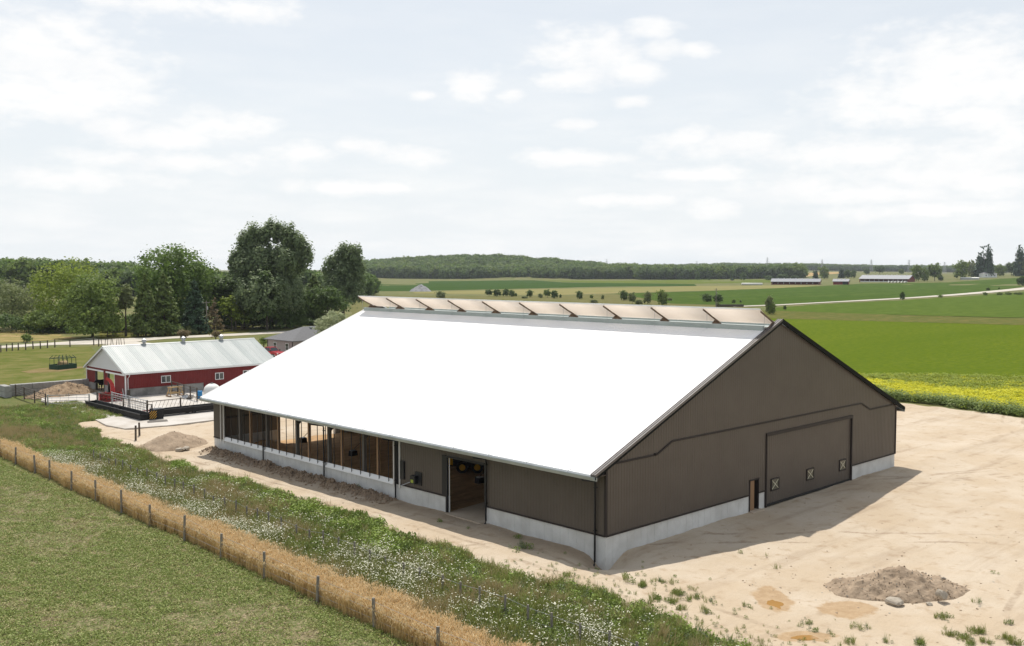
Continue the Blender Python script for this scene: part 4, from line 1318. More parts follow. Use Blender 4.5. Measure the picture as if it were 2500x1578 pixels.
MB().tube([(0.1, 0.36, 0.6), (0.1, 1.2, 0.6)], 0.06, 8).build('drive_shaft', M['yellow'], im)
# wooden stand
wsd = thing('wooden_stand', 'pale lumber stand on skids near the red barn wall', 'stand', (13.0, 78.2, PZ), R(5))
fr = MB()
for x in (-0.75, 0.75):
    for y in (-0.3, 0.3):
        fr.bar((x * 1.12, y * 1.25, 0.12), (x * 0.82, y * 0.7, 1.05), 0.07, 0.12)
fr.build('leg', M['palewood'], wsd)
MB().bar((-0.85, -0.2, 1.08), (0.85, -0.2, 1.08), 0.10, 0.09).bar((-0.85, 0.2, 1.08), (0.85, 0.2, 1.08), 0.10, 0.09).build('top_rail', M['palewood'], wsd)
MB().bar((-0.85, -0.36, 0.42), (0.85, -0.36, 0.42), 0.05, 0.16).bar((-0.85, 0.36, 0.42), (0.85, 0.36, 0.42), 0.05, 0.16).build('brace', M['palewood'], wsd)
MB().bar((-0.84, -0.55, 0.06), (-0.84, 0.55, 0.06), 0.14, 0.12).bar((0.84, -0.55, 0.06), (0.84, 0.55, 0.06), 0.14, 0.12).build('skid', M['wood'], wsd)
# white tank, blue barrel, half trough, hose
tk = thing('poly_tank', 'white domed plastic tank beside the red barn', 'tank', (16.2, 75.2, PZ))
MB().lathe([(1.0, 0), (1.02, 0.1), (0.97, 0.8), (0.88, 1.05), (0.68, 1.28), (0.42, 1.43), (0.2, 1.49)], (0, 0, 0), 24).build('shell', M['plastic'], tk, smooth=True)
MB().lathe([(0.2, 1.46), (0.2, 1.57), (0.12, 1.59)], (0, 0, 0), 14).build('cap', M['black'], tk)
bl = thing('barrel', 'blue plastic barrel in front of the white tank', 'barrel', (14.1, 74.1, PZ))
MB().lathe([(0.27, 0), (0.29, 0.04), (0.29, 0.28), (0.305, 0.30), (0.29, 0.32), (0.29, 0.56), (0.305, 0.58), (0.29, 0.60), (0.29, 0.86), (0.25, 0.90)], (0, 0, 0), 18).build('drum', M['blue'], bl, smooth=True)
MB().lathe([(0.05, 0.90), (0.05, 0.94)], (0.12, 0, 0), 8).build('bung', M['black'], bl)
ht = thing('half_drum', 'grey half drum trough lying by the pipe gate', 'drum', (13.0, 74.9, PZ), R(30))
vs, fs, n = [], [], 10
for (r, x) in ((0.42, -0.6), (0.42, 0.6), (0.39, 0.6), (0.39, -0.6)):
    for j in range(n + 1):
        t = math.pi + math.pi * j / n
        vs.append((x, r * math.cos(t), 0.43 + r * math.sin(t)))
for a, b in ((0, 1), (2, 3), (1, 2), (3, 0)):
    for j in range(n):
        fs.append((a * (n + 1) + j, a * (n + 1) + j + 1, b * (n + 1) + j + 1, b * (n + 1) + j))
MB().add(vs, fs).build('shell', M['galv'], ht)
ho = MB()
c = G(385, 1003, PZ)
ho.tube([(c[0] + (1.9 + 0.06 * k) * math.cos(0.35 * k) * 0.9, c[1] + 0.8 * math.sin(0.35 * k), PZ + 0.05) for k in range(16)], 0.05, 6)
tag(ho.build('hose', mat('red_hose', (0.30, 0.035, 0.05), rough=0.5), smooth=True), 'red hose looped on the concrete behind the front feed fence', 'hose')

# concrete block wall
bw = thing('block_wall', 'low wall of big pale concrete blocks left of the red barn', 'wall', (-1.0, 92.9, 0))
bme = MB().prism([(-0.35, 0.02), (0.35, 0.02), (0.37, 0.05), (0.37, 0.66), (0.33, 0.69), (-0.33, 0.69), (-0.37, 0.66), (-0.37, 0.05)], 0, 0.015, 1.19)
first = bme.build('block', M['block'], bw)
for row in range(2):
    for i in range(8):
        if row == 0 and i == 0:
            continue
        o = bpy.data.objects.new('block', first.data)
        COL.objects.link(o)
        o.parent = bw
        o.location = (i * 1.205 + (0.25 if row else 0) + random.uniform(-0.01, 0.01), random.uniform(-0.03, 0.03), row * 0.69)
        o.rotation_euler = (0, 0, random.uniform(-0.02, 0.02))
for row in range(2):
    for i in range(2):
        o = bpy.data.objects.new('block', first.data)
        COL.objects.link(o)
        o.parent = bw
        o.location = (-0.45 + 0.0, -1.6 + i * 1.2, row * 0.69)
        o.rotation_euler = (0, 0, R(90) + random.uniform(-0.02, 0.02))

def mound(name, label, cx, cy, rx, ry, h, rz, m, seed, n=56, rough=0.16, cat='pile', z0=None):
    gs = np.linspace(-1.12, 1.12, n)
    U, V = np.meshgrid(gs, gs)
    r = np.sqrt(U ** 2 + V ** 2) + (fbm(U * 1.6 + seed, V * 1.6, seed, 3) - 0.5) * 0.35
    hh = np.clip(1 - r, 0, 1) ** 0.85
    x, y = U * rx, V * ry
    zz = h * hh * (0.72 + 0.56 * fbm(x * 0.7 + 3, y * 0.7, seed + 7, 3)) + (fbm(x * 2.2, y * 2.2, seed + 3, 4) - 0.5) * rough * np.clip(hh * 6, 0, 1) - 0.06 * (hh <= 0)
    wx, wy = cx + x * math.cos(rz) - y * math.sin(rz), cy + x * math.sin(rz) + y * math.cos(rz)
    base = near_h(wx, wy) + (z0 or 0)
    P3 = np.stack([wx - cx, wy - cy, zz + base - float(near_h(cx, cy))], -1).reshape(-1, 3)
    ii = np.arange(n * n).reshape(n, n)
    keep = (hh[:-1, :-1] + hh[1:, 1:] + hh[1:, :-1] + hh[:-1, 1:]) > 0
    FF = np.stack([ii[:-1, :-1], ii[:-1, 1:], ii[1:, 1:], ii[1:, :-1]], -1)[keep]
    used = np.unique(FF)
    remap = np.zeros(n * n, int)
    remap[used] = np.arange(len(used))
    o = link(name, np_mesh(name, P3[used], remap[FF]), m, smooth=True, loc=(cx, cy, float(near_h(cx, cy))))
    return tag(o, label, cat)

p = G(160, 965, 0)
mound('bedding_pile', 'brown heap of straw bedding before the block wall', 4.3, 89.4, 4.2, 2.6, 1.35, 0.2, M['manure'], 3, rough=0.35, z0=0.12)
mound('soil_pile', 'pale brown soil pile left of the big barn corner', -1.7, 47.6, 3.3, 2.6, 1.25, 0.4, M['dirt'], 9, rough=0.16)
mound('soil_pile', 'rough soil pile with stones in the sandy yard', 5.85, -13.1, 3.5, 1.75, 1.0, -0.78, M['dirt'], 17, rough=0.55, n=84)
mound('gravel_pile', 'distant grey gravel cone in front of the corn field', *G(1028, 712)[:2], 8.0, 8.0, 5.0, 0, M['gravel'], 5, rough=0.3)

def rock(x, y, s, seed, label, name='rock', group=None, squash=0.6, z=None):
    bm = bmesh.new()
    bmesh.ops.create_icosphere(bm, subdivisions=2, radius=1.0)
    rr_ = random.Random(seed)
    off = [Vector((rr_.uniform(-1, 1), rr_.uniform(-1, 1), rr_.uniform(-1, 1))).normalized() for _ in range(7)]
    for v in bm.verts:
        for d in off:
            k = v.co.dot(d)
            if k > 0.62:
                v.co -= d * (k - 0.62) * 0.9
        v.co *= 1 + rr_.uniform(-0.04, 0.04)
        v.co.z *= squash
    for v in bm.verts:
        v.co *= s
    me = bpy.data.meshes.new(name)
    bm.to_mesh(me)
    bm.free()
    o = link(name, me, M['rock'], loc=(x, y, (gz(x, y) if z is None else z) + s * squash * 0.45))
    o.rotation_euler = (0, 0, rr_.uniform(0, 6))
    return tag(o, label, 'rock', group)
def rock_px(px, py, s, seed, label, z=0.0, **k):
    p = G(px, py, z)
    return rock(p[0], p[1], s, seed, label, **({'z': z} if z else {}), **k)
rock_px(2183, 1476, 0.42, 1, 'big pale flat stone at the foot of the yard soil pile')
rock_px(2298, 1458, 0.30, 2, 'pointed stone low on the right flank of the yard soil pile', z=0.25, squash=0.9)
rock_px(2272, 1465, 0.16, 3, 'small round stone just left of the pointed one')
rock_px(2268, 1477, 0.16, 4, 'small stone nearest the camera at the pile foot')
rock_px(2304, 1414, 0.14, 5, 'small dark stone on the right shoulder of the yard soil pile', z=0.5)
rock_px(422, 1097, 0.34, 6, 'brown stone left at the foot of the corner soil pile')
rock_px(440, 1101, 0.42, 7, 'wide pale stone in the middle at the foot of the corner soil pile')
rock_px(455, 1099, 0.40, 8, 'pale stone right of the wide one by the corner soil pile')

# round bale feeder in the pasture
fd = G(154, 901, 0)
rf = thing('bale_feeder', 'dark green cattle hay feeder with a bale out in the pasture', 'feeder', fd, 0.3)
MB().box(-1.6, 1.6, -1.1, -1.0, 0.0, 0.75).box(-1.6, 1.6, 1.0, 1.1, 0.0, 0.75).box(-1.6, -1.5, -1.0, 1.0, 0.0, 0.75).box(1.5, 1.6, -1.0, 1.0, 0.0, 0.75).build('skirt', M['green'], rf)
for i in range(5):
    x = -1.5 + 3.0 * i / 4
    for y in (-1.05, 1.05):
        MB().tube([(x, y, 0.7), (x * 0.95, y * 1.05, 1.7), (x * 0.75, y * 0.7, 2.1)], 0.045, 6).build('hoop', M['green'], rf)
MB().tube([(-1.5, -1.1, 1.7), (1.5, -1.1, 1.7)], 0.045, 6).tube([(-1.5, 1.1, 1.7), (1.5, 1.1, 1.7)], 0.045, 6).tube([(-1.5, -1.1, 1.7), (-1.5, 1.1, 1.7)], 0.045, 6).tube([(1.5, -1.1, 1.7), (1.5, 1.1, 1.7)], 0.045, 6).build('top_rail', M['green'], rf)
hb_ = thing('hay_bale', 'brown hay bale inside the dark green feeder', 'bale', (fd[0], fd[1], 0.0), 0.3)
MB().tube([(-0.6, 0, 0.62), (-0.55, 0, 0.62), (0.55, 0, 0.62), (0.6, 0, 0.62)], [0.55, 0.62, 0.62, 0.55], 18).build('bale', M['hay'], hb_, smooth=True)

# ------------------------------------------------------------------ house, pickup, poles
hs = thing('house', 'taupe bungalow with grey hip roof behind the barns', 'house', (52.3, 116.0, 0))
HX, HY, HE = 15.0, 8.6, 2.75
wl = MB()
for k in range(14):                                           # lapped siding boards
    z0, z1 = 0.1 + k * 0.19, 0.1 + (k + 1) * 0.19
    wl.prism([(-0.02, z0), (0.005, z1), (0.3, z1), (0.3, z0)], 1, 0, HY)
    wl.prism([(-0.02, z0), (0.005, z1), (0.3, z1), (0.3, z0)], 0, 0.02, HX)
wl.box(0.3, HX, 0.3, HY, 0.0, 2.7)
wl.build('wall', M['vinyl'], hs)
o = 0.5
rf_ = MB()
ra, rbx = HY / 2 + 0.5, HX - HY / 2
rf_.add([(-o, -o, HE), (HX + o, -o, HE), (HX + o, HY + o, HE), (-o, HY + o, HE), (ra, HY / 2, HE + 2.15), (rbx, HY / 2, HE + 2.15),
         (-o, -o, HE - 0.12), (HX + o, -o, HE - 0.12), (HX + o, HY + o, HE - 0.12), (-o, HY + o, HE - 0.12)],
        [(0, 1, 5, 4), (1, 2, 5), (2, 3, 4, 5), (3, 0, 4), (0, 6, 7, 1), (1, 7, 8, 2), (2, 8, 9, 3), (3, 9, 6, 0), (9, 8, 7, 6)])
rf_ = rf_.build('roof', M['shingle'], hs)
MB().box(ra + 0.9, ra + 1.5, HY / 2 - 0.9, HY / 2 - 0.5, HE + 1.85, HE + 2.12).build('roof_vent', M['galv'], rf_)
MB().box(ra + 3.6, ra + 4.0, HY / 2 - 0.8, HY / 2 - 0.5, HE + 1.9, HE + 2.15).build('roof_vent', M['galv'], rf_)
MB().tube([(-0.1, HY - 0.1, HE - 0.1), (-0.1, HY - 0.1, 0.1)], 0.05, 6).tube([(-0.08, 0.1, HE - 0.1), (-0.08, 0.1, 0.1)], 0.05, 6).build('downspout', M['trim'], hs)
for y in (5.9, 1.9):
    w = MB().box(-0.10, -0.02, y - 0.5, y + 0.5, 0.95, 2.25).build('window', M['white'], hs)
    for (a, b) in ((-0.42, -0.02), (0.02, 0.42)):
        for (c_, d_) in ((1.03, 1.58), (1.62, 2.17)):
            MB().box(-0.115, -0.10, y + a, y + b, c_, d_).build('pane', M['glass'], w)

pk = thing('pickup_truck', 'red pickup truck parked beside the taupe house', 'pickup', (48.6, 117.2, 0.045), R(-80))
bd = MB()                       # local +x = front
side_ = [(-2.75, 0.55), (-2.75, 1.12), (-0.75, 1.12), (-0.75, 1.16), (0.95, 1.12), (2.35, 1.02), (2.62, 0.88), (2.62, 0.45), (2.3, 0.40), (-2.4, 0.42)]
bd.prism(side_, 1, -0.95, 0.95)
bd.build('body', M['carpaint'], pk)
cbn = MB()
cb = [(-0.80, 1.10, 0.92), (1.15, 1.10, 0.92), (0.55, 1.80, 0.72), (-0.60, 1.82, 0.72)]
cbn.add([(x, -w, z) for (x, z, w) in cb] + [(x, w, z) for (x, z, w) in cb], [(0, 1, 2, 3), (7, 6, 5, 4), (0, 4, 5, 1), (1, 5, 6, 2), (2, 6, 7, 3), (3, 7, 4, 0)])
cab = cbn.build('cab', M['carpaint'], pk)
ws = MB()
def lerp3(a, b, t):
    return tuple(a[i] + (b[i] - a[i]) * t for i in range(3))
ws.add([(1.16 - 0.06, -0.80, 1.17), (1.16 - 0.06, 0.80, 1.17), (0.62, 0.66, 1.735), (0.62, -0.66, 1.735)], [(0, 1, 2, 3)])
ws.build('windscreen', M['glass'], cab)
for s in (-1, 1):
    w = MB()
    for (x0, x1, x2, x3) in ((-0.62, 0.10, 0.10, -0.50), (0.18, 0.95, 0.52, 0.18)):
        w.add([(x0, s * 0.918, 1.18), (x1, s * 0.918, 1.18), (x2, s * 0.755, 1.72), (x3, s * 0.755, 1.72)], [(0, 1, 2, 3)])
    w.build('side_window', M['glass'], cab)
    MB().box(1.05, 1.2, *sorted((s * 0.92, s * 1.12)), 1.15, 1.35).build('mirror', M['black'], pk)
    MB().box(2.56, 2.64, *sorted((s * 0.6, s * 0.88)), 0.72, 0.90).build('headlight', M['plastic'], pk)
MB().box(-2.65, -0.9, -0.82, 0.82, 1.121, 1.125).build('bed', M['black'], pk)
MB().box(-2.72, -0.85, -0.95, -0.85, 1.12, 1.20).box(-2.72, -0.85, 0.85, 0.95, 1.12, 1.20).box(-2.75, -2.67, -0.95, 0.95, 1.12, 1.20).build('bed_rail', M['carpaint'], pk)
MB().box(2.6, 2.72, -0.95, 0.95, 0.42, 0.60).box(-2.85, -2.74, -0.95, 0.95, 0.45, 0.60).build('bumper', M['galv'], pk)
MB().box(-2.3, 2.3, -0.952, -0.948, 0.45, 0.62).build('rocker_panel', M['galv'], pk)
for x in (-1.75, 1.65):
    for s in (-1, 1):
        w = MB().tube([(x, s * 0.76, 0.38), (x, s * 0.98, 0.38)], 0.38, 18).build('wheel', M['rubber'], pk)
        MB().tube([(x, s * 0.978, 0.38), (x, s * 0.99, 0.38)], 0.22, 14).build('rim', M['galv'], w)

def pole(px, py, top_py, label):
    p = G(px, py)
    h = (py - top_py) * depth_of(p) / FPX
    t = thing('utility_pole', label, 'pole', p)
    MB().tube([(0, 0, -0.2), (0, 0, h * 0.5), (0, 0, h)], [0.17, 0.15, 0.11], 8).build('shaft', M['postwood'], t)
    MB().bar((-1.0, 0, h - 0.5), (1.0, 0, h - 0.5), 0.1, 0.12).build('cross_arm', M['postwood'], t)
    MB().lathe([(0.16, h - 2.2), (0.18, h - 2.15), (0.18, h - 1.5), (0.12, h - 1.45)], (0.25, 0, 0), 10).build('transformer', M['galv'], t)
pole(576, 805, 722, 'pale utility pole beside the road nearest the big poplars')
pole(505, 815, 734, 'pale utility pole among the dark conifers left of the other pole')
pole(1748, 752, 704, 'thin utility pole beyond the ridge of the big barn')

# ------------------------------------------------------------------ fences
def wire_fence(label, pts, h, r, m, wires=(), wr=0.006, jit=0.05, hvar=0.08, sq=False):
    b = pts[0]
    t = thing('wire_fence', label, 'fence', (b[0], b[1], gz(b[0], b[1])))
    tops = []
    for (x, y) in pts:
        z = gz(x, y) - gz(b[0], b[1])
        hh = h * random.uniform(1 - hvar, 1 + hvar)
        a = (x - b[0], y - b[1], z - 0.2)
        c = (x - b[0] + random.uniform(-jit, jit), y - b[1] + random.uniform(-jit, jit), z + hh)
        (MB().bar(a, c, r * 1.8) if sq else MB().tube([a, c], r, 8, r * 0.92)).build('post', m, t)
        tops.append((a, c, hh))
    for fz in wires:
        mb = MB()
        for (p, q) in zip(tops[:-1], tops[1:]):
            s0 = [p[0][i] + (p[1][i] - p[0][i]) * fz for i in range(3)]
            s1 = [q[0][i] + (q[1][i] - q[0][i]) * fz for i in range(3)]
            mb.tube([s0, s1], wr, 4)
        mb.build('wire', M['galv'], t)
    return t
wire_fence('wire fence of grey wooden posts along the edge of the wheat strip', [(-14.1 - 0.018 * (48 - y), y) for y in (52.6, 48.3, 43.6, 40.4, 36.0, 31.5, 27.2, 22.95, 18.3, 13.9, 9.3, 4.5, 0.0, -4.3, -8.7)], 1.36, 0.075, M['postwood'], wires=(0.4, 0.65, 0.9), jit=0.06)
ys, y = [], 44.0
while y > -13:
    ys.append((-9.8 - 0.012 * (38 - y) + random.uniform(-0.05, 0.05), y))
    y -= random.uniform(1.3, 1.6)
wire_fence('wire fence of thin dark posts half hidden in the white wildflowers', ys, 1.02, 0.055, M['postwood'], wires=(0.5, 0.9), jit=0.05, hvar=0.14)
wire_fence('pair of old fence posts at the weedy end of the sandy lane', [(-1.6, 54.4), (-2.9, 52.2)], 1.3, 0.10, M['darkpost'], jit=0.12)
rfp = [G(px, py)[:2] for (px, py) in ((-60, 863), (2, 861), (16, 858.5), (30, 857), (45, 856), (63, 855), (81, 853), (99, 852), (116, 850.5), (134, 849), (171, 847), (229, 843), (241, 846))]
wire_fence('dark post and rail pasture fence along the gravel road', rfp, 1.5, 0.12, M['darkpost'], wires=(0.5, 0.9), wr=0.015)
rfp = [G(px, py)[:2] for (px, py) in ((250, 846), (256, 845), (262, 844.5), (270, 844), (277, 844), (284, 843.5), (291, 843), (297, 843), (304, 842.5))]
wire_fence('short row of thin leaning posts by the driveway', rfp, 1.6, 0.06, M['darkpost'], jit=0.25)
# split rail fence beyond the road
sr = [G(px, py) for (px, py) in ((262, 824), (276, 821), (305, 822), (328, 820), (350, 821), (375, 819), (400, 818), (430, 817), (470, 815), (510, 812), (545, 809), (590, 806), (640, 803), (690, 800), (730, 797))]
srf = thing('split_rail_fence', 'dark split rail fence under the trees beyond the road', 'fence', sr[0])
for i, p in enumerate(sr):
    q = p - sr[0]
    MB().bar((q[0], q[1], -0.1), (q[0] + 0.1, q[1], 1.5), 0.16).build('post', M['darkpost'], srf)
    if i:
        pr = sr[i - 1] - sr[0]
        for z in (0.45, 0.85, 1.2):
            MB().bar((pr[0], pr[1], z + random.uniform(-0.1, 0.1)), (q[0], q[1], z + random.uniform(-0.1, 0.1)), 0.12).build('rail', M['darkpost'], srf)
# ================================================================== trees
def leaves_mesh(name, C3, Nrm, size, aspect=0.7):
    """One diamond leaf clump per centre."""
    n = len(C3)
    Nrm = Nrm / (np.linalg.norm(Nrm, axis=1, keepdims=True) + 1e-9)
    rv = rng.normal(size=(n, 3))
    T1 = np.cross(Nrm, rv)
    T1 /= np.linalg.norm(T1, axis=1, keepdims=True) + 1e-9
    T2 = np.cross(Nrm, T1)
    s = np.asarray(size).reshape(-1, 1)
    bend = Nrm * s * 0.18
    V = np.stack([C3 + T1 * s, C3 + T2 * s * aspect + bend, C3 - T1 * s, C3 - T2 * s * aspect + bend], 1).reshape(-1, 3)
    F = np.arange(4 * n).reshape(n, 4)
    return np_mesh(name, V, F)

def sphere_pts(n):
    v = rng.normal(size=(n, 3))
    return v / np.linalg.norm(v, axis=1, keepdims=True)

def crown_round(lobes, nclu, nleaf, crad, leaf_s, flat=0.75):
    """Leaf clumps gathered in clusters over the skin (and some inside) of several ellipsoid lobes."""
    C, Nn = [], []
    area = np.array([l[3] * l[4] + l[4] * l[5] + l[3] * l[5] for l in lobes])
    cnt = np.maximum(3, (nclu * area / area.sum()).astype(int))
    for l, k in zip(lobes, cnt):
        d = sphere_pts(k)
        d[:, 2] = np.where(d[:, 2] < -0.55, -d[:, 2] * 0.6, d[:, 2])
        r = 1 - np.abs(rng.normal(0, 0.17, k))
        cc = np.array(l[:3]) + d * np.array(l[3:6]) * r[:, None]
        for j in range(k):
            m = int(nleaf * rng.uniform(0.6, 1.4))
            q = rng.normal(0, 0.5, (m, 3)) * crad * rng.uniform(0.7, 1.3)
            q[:, 2] *= flat
            C.append(cc[j] + q)
            Nn.append(d[j] * 0.7 + q / crad * 0.5 + rng.normal(0, 0.55, (m, 3)) + np.array([0, 0, 0.35]))
    C, Nn = np.concatenate(C), np.concatenate(Nn)
    return C, Nn, leaf_s * rng.uniform(0.65, 1.35, len(C))

def crown_poplar(cols, nclu, nleaf, crad, leaf_s):
    """Several upswept limbs with tight vertical sprays; cols = (x, y, base z, top z, radius)."""
    C, Nn = [], []
    tot = sum((c[3] - c[2]) * c[4] for c in cols)
    for (x, y, z0, z1, r) in cols:
        k = max(8, int(nclu * (z1 - z0) * r / tot))
        t = rng.uniform(0, 1, k) ** 0.85
        prof = r * np.where(t < 0.62, 0.55 + 0.45 * np.sin(np.pi * t / 1.24), np.cos((t - 0.62) / 0.38 * np.pi / 2 * 0.93) ** 0.8)
        a = rng.uniform(0, 2 * np.pi, k)
        rr_ = prof * np.sqrt(rng.uniform(0.2, 1.35, k))
        for j in range(k):
            m = int(nleaf * rng.uniform(0.3, 1.6))
            q = rng.normal(0, 0.36, (m, 3)) * crad
            up = np.abs(rng.normal(0, 1.0, m)) * crad * rng.uniform(0.8, 1.9)
            q[:, 0:2] *= np.clip(1.15 - up / (crad * 3.2), 0.2, 1)[:, None]
            q[:, 2] = up
            c = np.array([x + rr_[j] * math.cos(a[j]), y + rr_[j] * math.sin(a[j]), z0 + t[j] * (z1 - z0) - 0.6])
            C.append(c + q)
            Nn.append(np.array([math.cos(a[j]), math.sin(a[j]), 0.3]) * 0.8 + rng.normal(0, 0.6, (m, 3)))
    C, Nn = np.concatenate(C), np.concatenate(Nn)
    return C, Nn, leaf_s * rng.uniform(0.65, 1.35, len(C))

def crown_conifer(h, r, z0, leaf_s, step=0.55, fill=1.0, droop=0.35, ragged=0.25):
    C, Nn = [], []
    z = z0
    while z < h - 0.2:
        t = (z - z0) / (h - z0)
        rad = r * (1 - t) ** 0.8 + 0.12
        k = max(3, int((3 + 5 * (1 - t)) * fill))
        for j in range(k):
            a = rng.uniform(0, 2 * np.pi)
            L_ = rad * rng.uniform(1 - ragged, 1.0 + ragged * 0.4)
            m = max(3, int(L_ / leaf_s * 3.0))
            s = np.sqrt(rng.uniform(0.03, 1, m)) * L_
            w = rng.normal(0, 0.13, m) * (L_ * 0.9 + 0.25) * (0.4 + s / max(L_, 0.1))
            q = np.stack([s * math.cos(a) - w * math.sin(a), s * math.sin(a) + w * math.cos(a), z + rng.normal(0, 0.06 + 0.05 * rad, m) + rng.normal(0, 0.22) - droop * s * (s / max(L_, 0.1)) * 0.5 + 0.12 * s], -1)
            C.append(q)
            Nn.append(np.stack([np.full(m, math.cos(a) * 0.5), np.full(m, math.sin(a) * 0.5), np.full(m, 0.8)], -1) + rng.normal(0, 0.45, (m, 3)))
        z += step * (0.55 + 0.6 * (1 - t)) * rng.uniform(0.8, 1.2)
    C, Nn = np.concatenate(C), np.concatenate(Nn)
    return C, Nn, leaf_s * rng.uniform(0.7, 1.3, len(C))

def trunk_mesh(h, r, limbs, lean=(0, 0)):
    mb = MB()
    pts = [(lean[0] * t * h, lean[1] * t * h, -0.3 + (h + 0.3) * t) for t in (0, 0.25, 0.5, 0.75, 1.0)]
    mb.tube(pts, [r * 1.25, r, r * 0.8, r * 0.55, r * 0.2], 8)
    for (z, a, L_, rise) in limbs:
        b = (lean[0] * z, lean[1] * z, z)
        e = (b[0] + L_ * math.cos(a), b[1] + L_ * math.sin(a), z + rise)
        m = ((b[0] + e[0]) / 2, (b[1] + e[1]) / 2, z + rise * 0.42)
        mb.tube([b, m, e], [r * 0.45, r * 0.3, r * 0.1], 6)
    return mb

LEAF = {
    'maple': leaf('maple_leaves', (0.044, 0.072, 0.018), (0.076, 0.110, 0.026), k=2.3),
    'lime': leaf('yellow_green_leaves', (0.085, 0.115, 0.018), (0.125, 0.150, 0.028), k=2.3),
    'willow': leaf('grey_green_leaves', (0.075, 0.092, 0.036), (0.105, 0.118, 0.052), k=2.3),
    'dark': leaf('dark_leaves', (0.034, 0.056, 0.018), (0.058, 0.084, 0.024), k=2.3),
    'mid': leaf('mid_green_leaves', (0.056, 0.082, 0.020), (0.090, 0.118, 0.030), k=2.3),
    'poplar': leaf('poplar_leaves', (0.064, 0.088, 0.042), (0.112, 0.136, 0.070), k=2.3),
    'pine': leaf('pine_needles', (0.050, 0.074, 0.022), (0.095, 0.118, 0.030), transl=0.16, k=2.0),
    'spruce': leaf('spruce_needles', (0.022, 0.042, 0.022), (0.036, 0.060, 0.030), transl=0.08, k=1.9),
    'pale': leaf('pale_leaves', (0.13, 0.15, 0.085), (0.19, 0.20, 0.12), k=2.3),
    'bronze': leaf('bronze_leaves', (0.075, 0.060, 0.034), (0.11, 0.085, 0.045), k=2.3),
}

def tree(name, label, px, base, top, wpx, kind, leafm, dist=None, dens=1.0, leaf_s=0.36, group=None, lobes=None, cat='tree', z0f=0.18, flat=0.75):
    """A tree standing where the photo shows its foot; height and width from its size there."""
    p = G(px, base)
    d = depth_of(p)
    if dist:                                   # foot hidden: stand it at this depth instead
        k = dist / d
        q = CAM + (p - CAM) * k
        p = np.array([q[0], q[1], float(far_h(q[0], q[1]))])
        d = dist
        h = CAM[2] - p[2] - (top - 658.7) * d / FPX
    else:
        h = (base - top) * d / FPX * 1.0
    w = wpx * d / FPX / 2
    t = thing(name, label, cat, p, 0, group)
    if kind == 'round':
        zc = h * (0.5 + z0f * 0.5)
        rz = h - zc
        if lobes is None:
            lobes = [(0, 0, zc, 0.62 * w, 0.62 * w, rz)]
            for i in range(7):
                a = i * 2.4 + px
                zz = zc + rz * random.uniform(-0.5, 0.45)
                lobes.append((math.cos(a) * w * 0.5, math.sin(a) * w * 0.5, zz, w * random.uniform(0.40, 0.52), w * random.uniform(0.40, 0.52), rz * random.uniform(0.38, 0.55)))
        else:
            # lobes given as (right, up, radius-right, radius-up) in the picture plane, as shares of width and height
            L2 = []
            for (rx_, uz, r1, r2) in lobes:
                for s in (-0.45, 0.0, 0.45):
                    dpt = s * r1 * w * 2
                    sc = 1.0 if s == 0 else 0.78
                    L2.append((RT[0] * rx_ * w + FH[0] * dpt, RT[1] * rx_ * w + FH[1] * dpt, uz * h, r1 * w * sc, r1 * w * sc, r2 * h * sc))
            lobes = L2
        nclu = int(max(60, 26 * w * (h * 0.5) * dens / 3.0))
        C, Nn, S = crown_round(lobes, nclu, 16, max(0.55, w * 0.16) if flat < 1 else 0.85, leaf_s, flat)
        tr = trunk_mesh(h * 0.72, max(0.12, h * 0.018), [(h * random.uniform(0.2, 0.5), random.uniform(0, 6.28), w * 0.7, h * 0.2) for _ in range(6)])
    elif kind == 'poplar':
        cols = []
        for (rx_, top_, r1) in lobes:
            dp = random.uniform(-0.4, 0.4) * w
            cols.append((RT[0] * rx_ * w + FH[0] * dp, RT[1] * rx_ * w + FH[1] * dp, h * z0f, h * top_, r1 * w))
        C, Nn, S = crown_poplar(cols, int(24 * w * h * dens / 3.0), 15, 0.95, leaf_s)
        tr = trunk_mesh(h * 0.5, 0.4, [])
        for c in cols:
            tr.tube([(0, 0, h * 0.1), (c[0] * 0.7, c[1] * 0.7, h * 0.35), (c[0], c[1], c[3] * 0.92)], [0.3, 0.22, 0.05], 6)
    else:
        C, Nn, S = crown_conifer(h, w, h * z0f, leaf_s, fill=dens)
        tr = trunk_mesh(h * 0.96, max(0.1, h * 0.014), [])
    tr.build('trunk', M['bark'], t)
    C = C[C[:, 2] > 0.15] if len(C) == len(S) and False else C
    keep = C[:, 2] > 0.1
    link('crown', leaves_mesh('crown', C[keep], Nn[keep], S[keep]), LEAF[leafm], t)
    return t

TL = 'trees along the country road'
LM = M  # noqa
tree('willow_tree', 'big rounded yellow-green tree at the left end of the tree row', 168, 806, 631, 175, 'round', 'lime', dens=1.0,
     lobes=[(-0.35, 0.62, 0.55, 0.33), (0.25, 0.68, 0.6, 0.32), (0.0, 0.4, 0.85, 0.36), (0.5, 0.45, 0.5, 0.34), (0, 0.18, 0.85, 0.2)], leaf_s=0.30)
tree('maple_tree', 'dense mid-green tree in front of the yellow-green one', 226, 824, 660, 152, 'round', 'mid', dens=1.1,
     lobes=[(-0.05, 0.62, 0.6, 0.36), (0.5, 0.62, 0.45, 0.33), (-0.5, 0.45, 0.5, 0.32), (0.2, 0.32, 0.75, 0.32), (0.1, 0.16, 0.85, 0.18)], leaf_s=0.30)
tree('willow_bush', 'grey-green feathery willow at the far left edge', 30, 803, 672, 165, 'round', 'willow', dens=1.0,
     lobes=[(-0.4, 0.55, 0.6, 0.42), (0.3, 0.5, 0.65, 0.42), (0, 0.3, 0.9, 0.3)], leaf_s=0.26)
